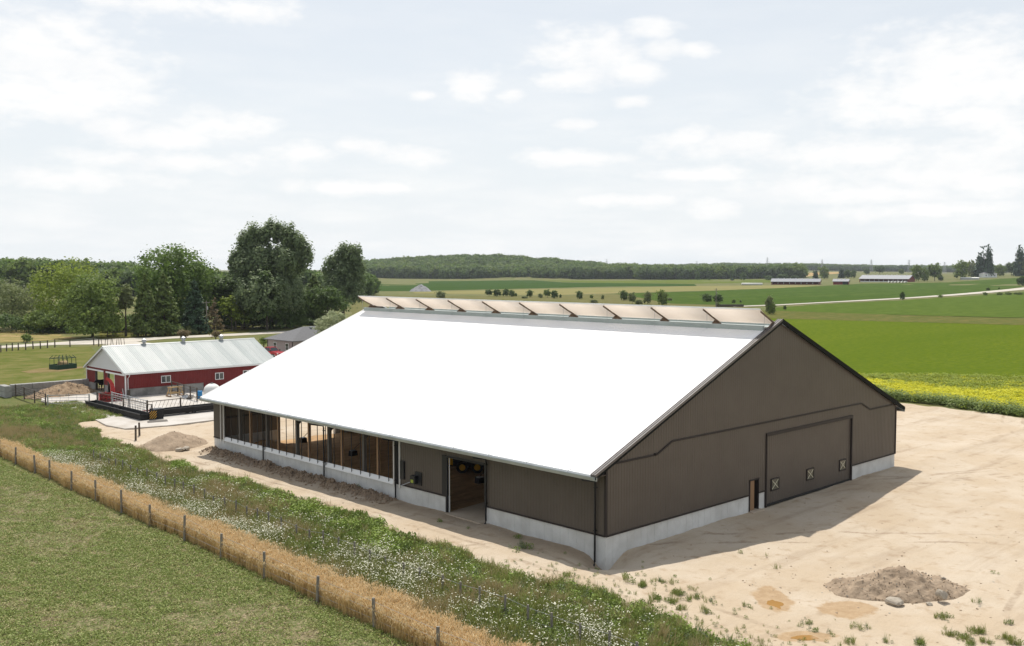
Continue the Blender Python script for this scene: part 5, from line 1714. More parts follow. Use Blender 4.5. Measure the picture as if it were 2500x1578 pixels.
tree('shrub', 'dark low shrub at the foot of the feathery willow', 40, 811, 762, 120, 'round', 'dark', dens=1.2, lobes=[(-0.5, 0.45, 0.5, 0.45), (0.4, 0.4, 0.6, 0.4)], leaf_s=0.28)
tree('shrub', 'green shrub under the yellow-green tree', 105, 815, 748, 90, 'round', 'mid', dens=1.2, lobes=[(-0.3, 0.45, 0.6, 0.45), (0.4, 0.4, 0.6, 0.4)], leaf_s=0.28)
tree('maple_tree', 'tall broad dark green maple in the middle of the tree row', 428, 806, 597, 190, 'round', 'maple', dens=1.1,
     lobes=[(-0.28, 0.74, 0.55, 0.24), (0.18, 0.78, 0.52, 0.215), (0.62, 0.62, 0.38, 0.24), (-0.6, 0.55, 0.38, 0.25), (0.1, 0.5, 0.8, 0.3), (0.45, 0.4, 0.55, 0.3), (-0.3, 0.35, 0.6, 0.3), (0.0, 0.18, 0.9, 0.2)], leaf_s=0.34)
tree('slim_tree', 'slender tree between the dense green tree and the pines', 308, 822, 688, 38, 'round', 'willow', dens=1.1, z0f=0.32, leaf_s=0.26)
tree('pine_tree', 'left pine of the pair behind the split rail fence', 356, 822, 671, 72, 'conifer', 'pine', z0f=0.10, leaf_s=0.34, dens=1.5)
tree('pine_tree', 'bright green pine right of its twin behind the rail fence', 402, 819, 664, 86, 'conifer', 'pine', z0f=0.08, leaf_s=0.34, dens=1.6)
tree('spruce_tree', 'dark narrow spruce between the pines and the utility poles', 476, 815, 681, 76, 'conifer', 'spruce', z0f=0.05, leaf_s=0.32, dens=1.6)
tree('bare_tree', 'brownish half bare conifer right of the dark spruce', 524, 813, 728, 46, 'conifer', 'bronze', z0f=0.10, leaf_s=0.24, dens=0.75)
tree('tree', 'dark leafy tree behind the half bare conifer', 548, 800, 668, 110, 'round', 'dark', dens=1.3, leaf_s=0.32, z0f=0.0)
tree('shrub', 'light green shrub left of the near utility pole', 566, 808, 722, 62, 'round', 'lime', dens=1.0, leaf_s=0.28, z0f=0.05)
tree('tree', 'small mid-green tree right behind the near utility pole', 596, 803, 694, 62, 'round', 'mid', dens=1.1, leaf_s=0.30, z0f=0.06)
tree('poplar_tree', 'tallest clump of upright poplars against the sky', 662, 802, 541, 206, 'round', 'poplar', dens=2.3, flat=1.7, leaf_s=0.34,
     lobes=[(-0.18, 0.82, 0.15, 0.11), (-0.62, 0.74, 0.15, 0.16), (-0.40, 0.82, 0.16, 0.15), (0.06, 0.89, 0.16, 0.12), (0.24, 0.86, 0.15, 0.12), (0.46, 0.83, 0.16, 0.14), (0.68, 0.77, 0.15, 0.14), (0.86, 0.66, 0.13, 0.15), (-0.80, 0.58, 0.16, 0.17), (-0.12, 0.60, 0.40, 0.19), (0.4, 0.60, 0.40, 0.20), (-0.45, 0.55, 0.38, 0.22), (0.0, 0.32, 0.8, 0.26)])
tree('oak_tree', 'round dark tree in front of the poplar clump', 652, 806, 647, 98, 'round', 'dark', dens=1.25, leaf_s=0.30,
     lobes=[(0.0, 0.74, 0.55, 0.25), (-0.4, 0.5, 0.5, 0.3), (0.45, 0.5, 0.5, 0.3), (0.0, 0.32, 0.85, 0.3)])
tree('oak_tree', 'dark spreading tree between the round one and the spruce', 706, 800, 680, 92, 'round', 'dark', dens=1.2, leaf_s=0.30,
     lobes=[(0.0, 0.68, 0.6, 0.28), (0.4, 0.5, 0.5, 0.3), (-0.2, 0.32, 0.85, 0.32)])
tree('spruce_tree', 'broad green spruce left of the lone aspen', 768, 792, 670, 98, 'conifer', 'pine', z0f=0.04, leaf_s=0.36, dens=1.7)
tree('aspen_tree', 'tall loose aspen at the right end of the tree row', 838, 775, 588, 116, 'round', 'poplar', dist=290, dens=1.5, flat=1.5, leaf_s=0.34,
     lobes=[(0.15, 0.84, 0.3, 0.14), (0.5, 0.80, 0.32, 0.16), (-0.15, 0.74, 0.3, 0.17), (-0.5, 0.64, 0.32, 0.18), (0.62, 0.6, 0.34, 0.2), (0.1, 0.56, 0.5, 0.24), (-0.3, 0.4, 0.6, 0.24), (0.3, 0.35, 0.65, 0.24)])
tree('tree', 'dark tree low behind the spruce and the aspen', 800, 780, 700, 110, 'round', 'dark', dist=262, dens=1.1, leaf_s=0.32)
tree('apple_tree', 'pale leaved tree beside the house behind the white roof edge', 806, 800, 758, 84, 'round', 'pale', dist=172, dens=1.5, leaf_s=0.20, z0f=0.05,
     lobes=[(-0.5, 0.62, 0.4, 0.3), (0.1, 0.78, 0.5, 0.22), (0.6, 0.75, 0.45, 0.25), (0.1, 0.5, 0.8, 0.3)])
tree('sapling', 'young bronze sapling by the road above the red barn roof', 447, 838, 808, 26, 'round', 'bronze', dens=1.6, leaf_s=0.16, z0f=0.45)
tree('sapling', 'smaller young bronze sapling right of the other one', 527, 832, 809, 16, 'round', 'bronze', dens=1.6, leaf_s=0.15, z0f=0.4)
tree('shrub', 'little green bush in the dry grass across the road', 66, 836, 819, 20, 'round', 'mid', dens=1.8, leaf_s=0.16, z0f=0.05)
tree('sapling', 'thin staked sapling before the taupe house', 644, 858, 822, 10, 'round', 'mid', dens=1.6, leaf_s=0.13, z0f=0.45)
for i, (px, b, w) in enumerate(((338, 823, 40), (385, 821, 44), (425, 819, 50), (462, 817, 40))):
    tree('shrub', ('grey-green shrub under the left pine', 'grey-green shrub between the two pines', 'low shrub under the right pine', 'low shrub at the foot of the dark spruce')[i], px, b, b - 20, w, 'round', 'willow', dens=1.5, leaf_s=0.18, z0f=0.02)

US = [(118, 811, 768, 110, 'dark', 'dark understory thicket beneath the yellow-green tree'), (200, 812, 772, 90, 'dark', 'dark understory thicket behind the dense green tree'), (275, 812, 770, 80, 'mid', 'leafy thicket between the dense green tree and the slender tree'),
      (330, 808, 765, 80, 'dark', 'dark thicket behind the left pine'), (560, 800, 758, 90, 'dark', 'dark thicket behind the utility poles'), (618, 800, 760, 70, 'mid', 'leafy thicket left of the round dark tree'), (690, 800, 752, 120, 'dark', 'dark thicket under the poplar clump'),
      (745, 793, 745, 90, 'dark', 'dark thicket behind the taupe house'), (450, 806, 760, 110, 'dark', 'dark thicket under the tall broad maple')]
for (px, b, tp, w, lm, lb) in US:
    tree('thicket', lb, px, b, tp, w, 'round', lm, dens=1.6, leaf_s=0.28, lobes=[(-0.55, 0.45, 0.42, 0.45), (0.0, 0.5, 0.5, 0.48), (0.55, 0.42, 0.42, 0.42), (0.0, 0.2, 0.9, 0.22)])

# ------------------------------------------------------------------ shared crowns for the far trees
PROTO = {}
def proto(kind, v):
    key = (kind, v)
    if key not in PROTO:
        if kind == 'conifer':
            C, Nn, S = crown_conifer(1.0, 0.26, 0.04, 0.06, step=0.034, ragged=0.35, fill=1.4)
        else:
            lob = [(0, 0, 0.54, 0.36, 0.36, 0.42), (0, 0, 0.24, 0.36, 0.36, 0.24)]
            for i in range(6):
                a = i * 1.05 + v
                lob.append((0.24 * math.cos(a), 0.24 * math.sin(a), rng.uniform(0.22, 0.75), 0.25, 0.25, rng.uniform(0.16, 0.24)))
            C, Nn, S = crown_round(lob, 110, 12, 0.12, 0.055)
        k = C[:, 2] > 0.02
        PROTO[key] = (leaves_mesh('crown', C[k], Nn[k], S[k]), None)
        me = trunk_mesh(0.7, 0.022, [(0.3, 1 + v, 0.25, 0.2), (0.35, 3.2 + v, 0.25, 0.22), (0.4, 5 + v, 0.2, 0.2)])
        o = me.build('trunk', M['bark'])
        PROTO[key] = (PROTO[key][0], o.data)
        bpy.data.objects.remove(o)
    return PROTO[key]

def far_tree(name, label, px, base, top, wpx, kind='round', leafm='mid', v=0, group=None):
    p = G(px, base)
    d = depth_of(p)
    h, w = (base - top) * d / FPX, wpx * d / FPX
    cm, tm_ = proto(kind, v)
    key = cm.name + leafm
    t = thing(name, label, 'tree', p, v * 1.7, group)
    ww = w / (0.52 if kind == 'conifer' else 0.98)
    for (nm, me, m) in (('crown', cm, LEAF[leafm]), ('trunk', tm_, M['bark'])):
        o = bpy.data.objects.new(nm, me)
        if not me.materials:
            me.materials.append(None)
        o.material_slots[0].link = 'OBJECT'
        o.material_slots[0].material = m
        COL.objects.link(o)
        o.parent = t
        o.scale = (ww, ww, h)
    return t

k6 = 0.353
def f6(x, b, tp, w):
    return (850 + x * k6, 600 + b * k6, 600 + tp * k6, w * k6)
def f7(x, b, tp, w):
    return (1650 + x * k6, 580 + b * k6, 580 + tp * k6, w * k6)
HEDGE = [(975, 350, 298, 58, 'dark'), (1030, 352, 298, 62, 'dark'), (1090, 352, 297, 58, 'dark'), (1132, 354, 302, 46, 'dark'), (1160, 356, 325, 22, 'dark'), (1255, 358, 306, 52, 'dark'),
         (640, 364, 310, 78, 'willow'), (1330, 362, 328, 38, 'willow'), (1378, 360, 298, 56, 'mid'), (1427, 366, 305, 54, 'dark'), (1468, 364, 336, 20, 'dark'), (1600, 370, 308, 52, 'dark'),
         (1684, 371, 337, 27, 'mid'), (1760, 374, 340, 27, 'willow'), (1907, 380, 303, 62, 'dark'), (1965, 406, 318, 62, 'willow'), (2070, 406, 316, 68, 'willow'), (2172, 414, 297, 84, 'mid'), (2225, 385, 358, 40, 'willow'), (1220, 366, 348, 50, 'willow'), (1700, 398, 372, 60, 'willow'), (2010, 412, 370, 60, 'willow')]
HL = ['leftmost', 'second', 'third', 'fourth', 'smallest right end', 'lone round']
seen = {}
for i, (x, b, tp, w, lm) in enumerate(sorted(HEDGE)):
    k = seen[lm] = seen.get(lm, -1) + 1
    far_tree('field_tree', ordinal(k, {'dark': 'small dark tree', 'willow': 'grey-green bush', 'mid': 'light green tree'}[lm], 'in the fence row beyond the roof'),
             *f6(x, b, tp, w), 'round', lm, i % 4, 'fence row trees beyond the white roof')
RIGHT = [(215, 447, 384, 80, 'round', 'dark'), (292, 450, 388, 74, 'round', 'dark'), (400, 456, 430, 32, 'round', 'dark'), (448, 452, 432, 14, 'round', 'dark'), (755, 506, 468, 24, 'round', 'dark'),
         (1567, 433, 370, 38, 'round', 'dark'), (2160, 372, 345, 28, 'round', 'dark'), (2140, 402, 376, 34, 'round', 'mid'), (2235, 358, 345, 14, 'round', 'dark'), (1830, 416, 398, 40, 'round', 'mid'),
         (2300, 398, 376, 50, 'round', 'mid'), (2240, 400, 380, 50, 'round', 'mid'), (2370, 398, 378, 70, 'round', 'mid'), (2395, 335, 262, 75, 'round', 'dark'), (290, 482, 445, 34, 'round', 'willow')]
seen = {}
for i, (x, b, tp, w, kd, lm) in enumerate(sorted(RIGHT)):
    k = seen[lm] = seen.get(lm, -1) + 1
    far_tree('field_tree', ordinal(k, {'dark': 'dark bush', 'mid': 'light green bush', 'willow': 'grey bush'}[lm], 'along the far side road right of the ridge'), *f7(x, b, tp, w), kd, lm, i % 4, 'bushes along the side road')
t = far_tree('willow_tree', 'tall thin two-headed tree just beyond the barn ridge end', *f7(648, 533, 395, 66), 'round', 'willow', 2)
far_tree('willow_tree', 'short side tree at the foot of the thin two-headed tree', *f7(665, 535, 455, 60), 'round', 'mid', 3)
FARM = [(1025, 287, 193, 74, 'round', 'mid'), (965, 292, 238, 30, 'conifer', 'spruce'), (1147, 282, 226, 36, 'conifer', 'spruce'), (1188, 282, 218, 56, 'round', 'dark'), (1228, 282, 226, 44, 'round', 'dark'),
        (1320, 254, 212, 48, 'round', 'dark'), (1410, 254, 188, 78, 'round', 'dark'), (1560, 254, 215, 40, 'round', 'mid'), (1662, 304, 188, 78, 'round', 'mid'), (1718, 304, 200, 66, 'round', 'mid'), (1790, 302, 170, 104, 'round', 'mid'), (1832, 300, 262, 40, 'round', 'dark'),
        (1972, 292, 158, 104, 'round', 'mid'), (2045, 276, 149, 98, 'round', 'willow'), (2110, 276, 133, 64, 'conifer', 'spruce'), (2160, 276, 100, 46, 'conifer', 'spruce'), (2175, 270, 178, 60, 'round', 'dark'), (2240, 268, 178, 76, 'round', 'mid'), (2322, 264, 162, 88, 'round', 'dark'), (2376, 268, 102, 60, 'conifer', 'spruce'), (2420, 268, 140, 80, 'round', 'willow'),
        (150, 296, 232, 40, 'round', 'dark'), (466, 298, 244, 44, 'round', 'dark'), (390, 299, 278, 30, 'round', 'dark'), (230, 297, 282, 20, 'round', 'dark'), (640, 296, 262, 60, 'round', 'dark'), (740, 292, 250, 80, 'round', 'dark'), (820, 288, 262, 60, 'round', 'dark')]
seen = {}
for i, (x, b, tp, w, kd, lm) in enumerate(sorted(FARM)):
    k = seen[lm] = seen.get(lm, -1) + 1
    far_tree('farm_tree', ordinal(k, {'mid': 'leafy green tree', 'dark': 'dark round tree', 'willow': 'pale olive tree', 'spruce': 'dark pointed conifer'}[lm], 'around the distant red farms'), *f7(x, b, tp, w), kd, lm, i % 4, 'trees round the distant farms')
# ================================================================== ground cover (stuff), instanced by geometry nodes
def scatter(name, label, cat, pts, rot, scl, ix, protos):
    """pts (n,3), rot (n,3) Euler, scl (n,), ix (n,) -> one object whose nodes place the small plants."""
    col = bpy.data.collections.new(name + '_plants')
    for o in protos:
        col.objects.link(o)
    me = bpy.data.meshes.new(name)
    me.vertices.add(len(pts))
    me.vertices.foreach_set('co', np.asarray(pts, np.float32).ravel())
    a = me.attributes.new('rot', 'FLOAT_VECTOR', 'POINT')
    a.data.foreach_set('vector', np.asarray(rot, np.float32).ravel())
    a = me.attributes.new('scl', 'FLOAT', 'POINT')
    a.data.foreach_set('value', np.asarray(scl, np.float32))
    a = me.attributes.new('ix', 'INT', 'POINT')
    a.data.foreach_set('value', np.asarray(ix, np.int32))
    o = link(name, me, None)
    ng = bpy.data.node_groups.new(name + '_nodes', 'GeometryNodeTree')
    ng.interface.new_socket('Geometry', in_out='INPUT', socket_type='NodeSocketGeometry')
    ng.interface.new_socket('Geometry', in_out='OUTPUT', socket_type='NodeSocketGeometry')
    N_, L_ = ng.nodes, ng.links
    gi, go = N_.new('NodeGroupInput'), N_.new('NodeGroupOutput')
    iop = N_.new('GeometryNodeInstanceOnPoints')
    ci = N_.new('GeometryNodeCollectionInfo')
    ci.inputs['Collection'].default_value = col
    ci.inputs['Separate Children'].default_value = True
    ci.inputs['Reset Children'].default_value = True
    def attr(nm, ty):
        n = N_.new('GeometryNodeInputNamedAttribute')
        n.data_type = ty
        n.inputs['Name'].default_value = nm
        return n.outputs['Attribute']
    L_.new(gi.outputs[0], iop.inputs['Points'])
    L_.new(ci.outputs[0], iop.inputs['Instance'])
    iop.inputs['Pick Instance'].default_value = True
    L_.new(attr('ix', 'INT'), iop.inputs['Instance Index'])
    er = N_.new('FunctionNodeEulerToRotation')
    L_.new(attr('rot', 'FLOAT_VECTOR'), er.inputs[0])
    L_.new(er.outputs[0], iop.inputs['Rotation'])
    L_.new(attr('scl', 'FLOAT'), iop.inputs['Scale'])
    L_.new(iop.outputs[0], go.inputs[0])
    md = o.modifiers.new('plants', 'NODES')
    md.node_group = ng
    return tag(o, label, cat, kind='stuff')

def plant(name, V, F, m):
    me = np_mesh(name, V, F)
    me.materials.append(m)
    return bpy.data.objects.new(name, me)

def blades(n, spread, h, w, lean=0.35, seed=0, hv=0.35):
    r = np.random.default_rng(seed)
    a = r.uniform(0, 2 * np.pi, n)
    rad = spread * np.sqrt(r.uniform(0, 1, n))
    b = np.stack([rad * np.cos(a), rad * np.sin(a), np.zeros(n)], -1)
    hh = h * r.uniform(1 - hv, 1 + hv * 0.5, n)
    d = r.normal(0, lean, (n, 2)) * hh[:, None]
    f = r.uniform(0, np.pi, n)
    s = np.stack([np.cos(f), np.sin(f), np.zeros(n)], -1) * (w * r.uniform(0.7, 1.3, n))[:, None]
    mid = b + np.stack([d[:, 0] * 0.35, d[:, 1] * 0.35, hh * 0.6], -1)
    top = b + np.stack([d[:, 0], d[:, 1], hh], -1)
    V = np.stack([b - s * 0.7, b + s * 0.7, mid + s, mid - s, top + s * 0.25, top - s * 0.25], 1).reshape(-1, 3)
    o = np.arange(n)[:, None] * 6
    F = np.concatenate([o + np.array([[0, 1, 2, 3]]), o + np.array([[3, 2, 4, 5]])])
    return V, F, top

def leafset(n, spread, h, s, seed=0, zmin=0.02, up=0.8):
    r = np.random.default_rng(seed)
    a = r.uniform(0, 2 * np.pi, n)
    rad = spread * np.sqrt(r.uniform(0, 1, n))
    z = zmin + h * r.uniform(0.15, 1, n) * np.sqrt(np.clip(1 - (rad / spread) ** 2 * 0.75, 0.1, 1))
    c = np.stack([rad * np.cos(a), rad * np.sin(a), z], -1)
    nm = r.normal(0, 0.5, (n, 3)) + np.array([0, 0, up]) + np.stack([np.cos(a), np.sin(a), 0 * a], -1) * 0.4
    nm /= np.linalg.norm(nm, axis=1, keepdims=True)
    t1 = np.cross(nm, r.normal(size=(n, 3)))
    t1 /= np.linalg.norm(t1, axis=1, keepdims=True)
    t2 = np.cross(nm, t1)
    ss = (s * r.uniform(0.6, 1.4, n))[:, None]
    V = np.stack([c + t1 * ss, c + t2 * ss * 0.6, c - t1 * ss, c - t2 * ss * 0.6], 1).reshape(-1, 3)
    return V, np.arange(4 * n).reshape(n, 4)

def join(*parts):
    V, F, o = [], [], 0
    for (v, f) in parts:
        V.append(v)
        F.append(f + o)
        o += len(v)
    return np.concatenate(V), np.concatenate(F)

LF = {
    'clover': leaf('clover_leaf', (0.100, 0.132, 0.032), (0.170, 0.190, 0.058), transl=0.2, scale=2, island=0.6),
    'clover2': leaf('clover_leaf_light', (0.180, 0.174, 0.070), (0.250, 0.228, 0.110), transl=0.2, scale=2, island=0.6),
    'straw': leaf('dry_straw', (0.26, 0.205, 0.115), (0.34, 0.27, 0.16), k=1.1, transl=0.15, scale=2, island=0.6),
    'wheat': leaf('wheat_stalk', (0.50, 0.355, 0.155), (0.66, 0.49, 0.245), k=1.0, transl=0.2, scale=2, island=0.6),
    'ear': leaf('wheat_ear', (0.70, 0.53, 0.285), (0.84, 0.67, 0.42), k=1.0, transl=0.2, scale=2, island=0.6),
    'grass': leaf('grass_blade', (0.105, 0.125, 0.032), (0.175, 0.180, 0.056), transl=0.25, scale=2, island=0.6),
    'dryg': leaf('dry_grass_blade', (0.36, 0.285, 0.14), (0.50, 0.41, 0.22), k=1.0, transl=0.2, scale=2, island=0.6),
    'weed': leaf('weed_leaf', (0.058, 0.086, 0.018), (0.110, 0.142, 0.032), transl=0.25, scale=2, island=0.6),
    'weedl': leaf('bright_weed_leaf', (0.098, 0.142, 0.022), (0.150, 0.195, 0.040), transl=0.25, scale=2, island=0.6),
    'sage': leaf('grey_weed_leaf', (0.085, 0.105, 0.058), (0.12, 0.14, 0.082), transl=0.2, scale=2, island=0.6),
    'petal': leaf('white_petal', (0.46, 0.45, 0.32), (0.68, 0.67, 0.56), k=1.0, transl=0.15, scale=2, island=0.6),
    'mustard': leaf('mustard_leaf', (0.62, 0.57, 0.014), (0.44, 0.46, 0.018), k=1.1, transl=0.3, scale=0.5, island=0.5),
    'mustardg': leaf('mustard_green', (0.15, 0.21, 0.016), (0.24, 0.27, 0.018), k=1.2, transl=0.3, scale=0.5, island=0.5),
}

def visible(P, margin=140):
    """Keep points in (or just beyond) the camera's view."""
    d = P - CAM
    z = d @ FW
    x = 1250 + FPX * (d @ RT) / np.maximum(z, 1)
    y = 789 - FPX * (d @ UP) / np.maximum(z, 1)
    return (z > 5) & (x > -margin) & (x < 2500 + margin) & (y > 0) & (y < 1578 + margin * 1.6)

def grid_pts(x0, x1, y0, y1, per_m2, seed):
    r = np.random.default_rng(seed)
    n = int((x1 - x0) * (y1 - y0) * per_m2)
    x, y = r.uniform(x0, x1, n), r.uniform(y0, y1, n)
    return x, y, r

def finish(x, y, r, tilt=0.12, s0=0.7, s1=1.3, keep=None):
    P = np.stack([x, y, near_h(x, y) + far_h(x, y) - 0.01], -1)
    k = visible(P)
    if keep is not None:
        k &= keep
    P = P[k]
    n = len(P)
    rot = np.stack([r.normal(0, tilt, n), r.normal(0, tilt, n), r.uniform(0, 6.283, n)], -1)
    return P, rot, r.uniform(s0, s1, n), k

# --- clover field, lower left
def clump(nm, seed, mkey, n=16, sp=0.17, h=0.13, s=0.045):
    V, F = leafset(n, sp, h, s, seed)
    return plant(nm, V, F, LF[mkey])
cl_protos = [clump('clover_a', 1, 'clover', 22, 0.20, 0.09, 0.034), clump('clover_b', 2, 'clover', 20, 0.2, 0.10, 0.036), clump('clover_c', 3, 'clover', 24, 0.22, 0.13, 0.036), clump('clover_d', 4, 'clover2', 20, 0.2, 0.10, 0.034), clump('straw_e', 5, 'straw', 9, 0.2, 0.04, 0.036)]
x, y, r = grid_pts(-50, -14.75, -30, 75, 46, 101)
den = fbm(x * 0.16 + 4, y * 0.16, 61) * 0.6 + fbm(x * 0.7, y * 0.7, 62) * 0.4
strip = vnoise(x * 0.9 + y * 0.15, y * 0.12, 63)                    # faint drill rows
den = den + 0.22 * (vnoise(x * 1.7 + y * 1.1, (y - x) * 0.22, 64) - 0.5) + 0.08 * (strip - 0.5) + 0.10 * np.exp(-((x + 15.4) / 0.9) ** 2)
keep = r.uniform(0, 1, len(x)) < np.clip((den - 0.24) * 4.2, 0.30, 1)
P, rot, sc, k = finish(x, y, r, 0.2, 0.6, 1.25, keep)
dk = den[k]
u = r.uniform(0, 1, len(P))
ix = np.where(u < 0.07 + np.clip((0.50 - dk) * 2.2, 0, 0.4), 4, np.where(u < 0.24 + np.clip((0.52 - dk) * 3, 0, 0.4), 3, r.integers(0, 3, len(P))))
scatter('clover_field', 'low green clover crop with bare patches left of the fence', 'clover', P, rot, sc, ix, cl_protos)

# --- ripe wheat strip
wp_ = []
for i in range(3):
    V, F, top = blades(15, 0.20, 0.80, 0.008, 0.12, 30 + i, 0.22)
    Ve, Fe = [], []
    r_ = np.random.default_rng(40 + i)
    for j, tp in enumerate(top):
        d = r_.normal(0, 0.04, 2)
        a = r_.uniform(0, 3.14)
        s = np.array([math.cos(a), math.sin(a), 0]) * 0.017
        e = tp + np.array([d[0], d[1], 0.09])
        Ve += [tp - s * 0.6, tp + s * 0.6, e + s, e - s]
        Fe.append([4 * j, 4 * j + 1, 4 * j + 2, 4 * j + 3])
    me = np_mesh('wheat', *join((V, F), (np.array(Ve), np.array(Fe))))
    me.materials.append(LF['wheat'])
    me.materials.append(LF['ear'])
    me.polygons.foreach_set('material_index', [0] * len(F) + [1] * len(Fe))
    wp_.append(bpy.data.objects.new('wheat_%s' % 'abc'[i], me))
x, y, r = grid_pts(-15.4, -12.2, -22, 80, 60, 102)
wl_ = -14.1 - 0.018 * (48 - y) + 0.10 + (fbm(y * 0.4, y * 0 + 1, 71) - 0.5) * 0.35 + (fbm(y * 3, x * 3, 73) - 0.5) * 0.3
wr_ = -13.0 - 0.009 * (30 - y) + (fbm(y * 0.35, y * 0 + 7, 72) - 0.5) * 1.2 + (fbm(y * 2, x * 2, 74) - 0.5) * 0.9
keep = (x > wl_) & (x < wr_)
P, rot, sc, k = finish(x, y, r, 0.10, 0.7, 1.15, keep)
sc = sc * (0.93 + 0.14 * fbm(P[:, 0] * 0.8, P[:, 1] * 0.8, 75))
scatter('wheat_strip', 'narrow strip of ripe golden wheat along the fence', 'wheat', P, rot, sc, r.integers(0, 3, len(P)), wp_)

# --- weeds, grasses and flowers between the fences and the sandy lane
def tuft(nm, seed, mkey, n, sp, h, w, lean=0.35):
    V, F, _ = blades(n, sp, h, w, lean, seed)
    return plant(nm, V, F, LF[mkey])
def weed(nm, seed, mkey, n, sp, h, s, stem=6):
    V, F = leafset(n, sp, h, s, seed)
    V2, F2, _ = blades(stem, sp * 0.6, h, 0.008, 0.15, seed + 50)
    return plant(nm, *join((V, F), (V2, F2)), LF[mkey])
def umbel(nm, seed, n, sp, h, rad):
    V, F, top = blades(n, sp, h, 0.006, 0.16, seed, 0.3)
    r_ = np.random.default_rng(seed + 9)
    Vf, Ff = [], []
    for j, tp in enumerate(top):
        rr_ = rad * r_.uniform(0.55, 1.35)
        t = r_.normal(0, 0.22, 2)
        ring = []
        for q in range(6):
            a = q * math.pi / 3
            ring.append(tp + np.array([rr_ * math.cos(a), rr_ * math.sin(a), rr_ * (t[0] * math.cos(a) + t[1] * math.sin(a)) + 0.012 * (q % 2)]))
        o = len(Vf)
        Vf += ring
        Ff += [[o, o + 1, o + 2, o + 3], [o, o + 3, o + 4, o + 5]]
    me = np_mesh(nm, *join((V, F), (np.array(Vf), np.array(Ff))))
    me.materials.append(LF['grass'])
    me.materials.append(LF['petal'])
    me.polygons.foreach_set('material_index', [0] * len(F) + [1] * len(Ff))
    return bpy.data.objects.new(nm, me)

veg = [tuft('a_grass', 201, 'grass', 26, 0.22, 0.50, 0.011), tuft('b_grass_tall', 202, 'grass', 22, 0.20, 0.75, 0.011, 0.25), tuft('c_dry_grass', 203, 'dryg', 24, 0.2, 0.72, 0.009, 0.25),
       weed('d_weed', 204, 'weed', 46, 0.30, 0.42, 0.055), weed('e_weed_bright', 205, 'weedl', 46, 0.32, 0.45, 0.055), weed('f_weed_sage', 206, 'sage', 40, 0.22, 0.55, 0.04),
       umbel('g_umbel', 207, 4, 0.30, 0.74, 0.027), umbel('h_umbel_dense', 208, 9, 0.26, 0.84, 0.027)]
x, y, r = grid_pts(-15.0, 3.0, -30, 110, 34, 103)
sl = sand_left(y)
s_ = sand_mask(x, y)
n_a, n_b = fbm(x * 0.3, y * 0.3, 81), fbm(x * 0.9 + 5, y * 0.9, 82)
inl = (x > wl_[0] * 0 - 13.4 + (fbm(y * 0.35, y * 0 + 7, 72) - 0.5) * 1.1) & (y < 82)
u = r.uniform(0, 1, len(x))
near_dirt = x - sl                                               # negative: on the weeds' side
flower = np.exp(-((x + 12.0 + 0.3 * (n_a - .5)) / 1.25) ** 2) + 0.55 * np.exp(-((x + 9.9) / 1.0) ** 2) * (y < 14) + 0.16 * (x < -7)
flower = flower * (0.22 + 1.7 * sstep(0.44, 0.64, fbm(x * 0.55, y * 0.4, 85)) * (0.4 + sstep(0.38, 0.62, n_a))) * sstep(-4, 2, y + 14) * (y < 46) + 1.3 * np.exp(-(((x + 11.6) / 0.9) ** 2 + ((y - 45.5) / 2.6) ** 2))
keep = inl & (s_ < 0.40 + 0.5 * (n_b - 0.5)) & (u < 0.35 + 1.3 * n_b)
ixs = np.full(len(x), 0)
v = r.uniform(0, 1, len(x))
dry = np.exp(-((x + 13.0) / 0.9) ** 2) * 0.8 + 0.45 * sstep(0.46, 0.66, fbm(x * 0.3 + 9, y * 0.22, 83)) * (x < -7.0) + 0.06 + 0.22 * ((y > 56) & (x < -7))
ixs = np.where(v < 0.30, 0, np.where(v < 0.52, 1, np.where(v < 0.86, 3, 5)))
wb = (near_dirt > -3.4) | (y > 47)
ixs = np.where(wb & (v > 0.30), np.where(n_b > 0.5, 4, 3), ixs)
ixs = np.where(wb & (v > 0.93), 5, ixs)
ixs = np.where(r.uniform(0, 1, len(x)) < dry * 0.8 * np.where(y < -2, 0.35, 1.0), 2, ixs)
fl = r.uniform(0, 1, len(x)) < flower * 0.55
ixs = np.where(fl, np.where(r.uniform(0, 1, len(x)) < 0.5, 6, 7), ixs)
P, rot, sc, k = finish(x, y, r, 0.12, 0.6, 1.15, keep)
big = 1 + 0.55 * sstep(0.52, 0.68, n_a[k]) * ((ixs[k] == 3) | (ixs[k] == 4))
sc = np.where(ixs[k] == 3, sc * 0.9, sc)
hi = np.where(P[:, 1] > 48, 0.72, 1.0)
scatter('wild_verge', 'tangle of green weeds, dry grass and white wildflowers beside the lane', 'weeds', P, rot, sc * big * hi, ixs[k], veg)

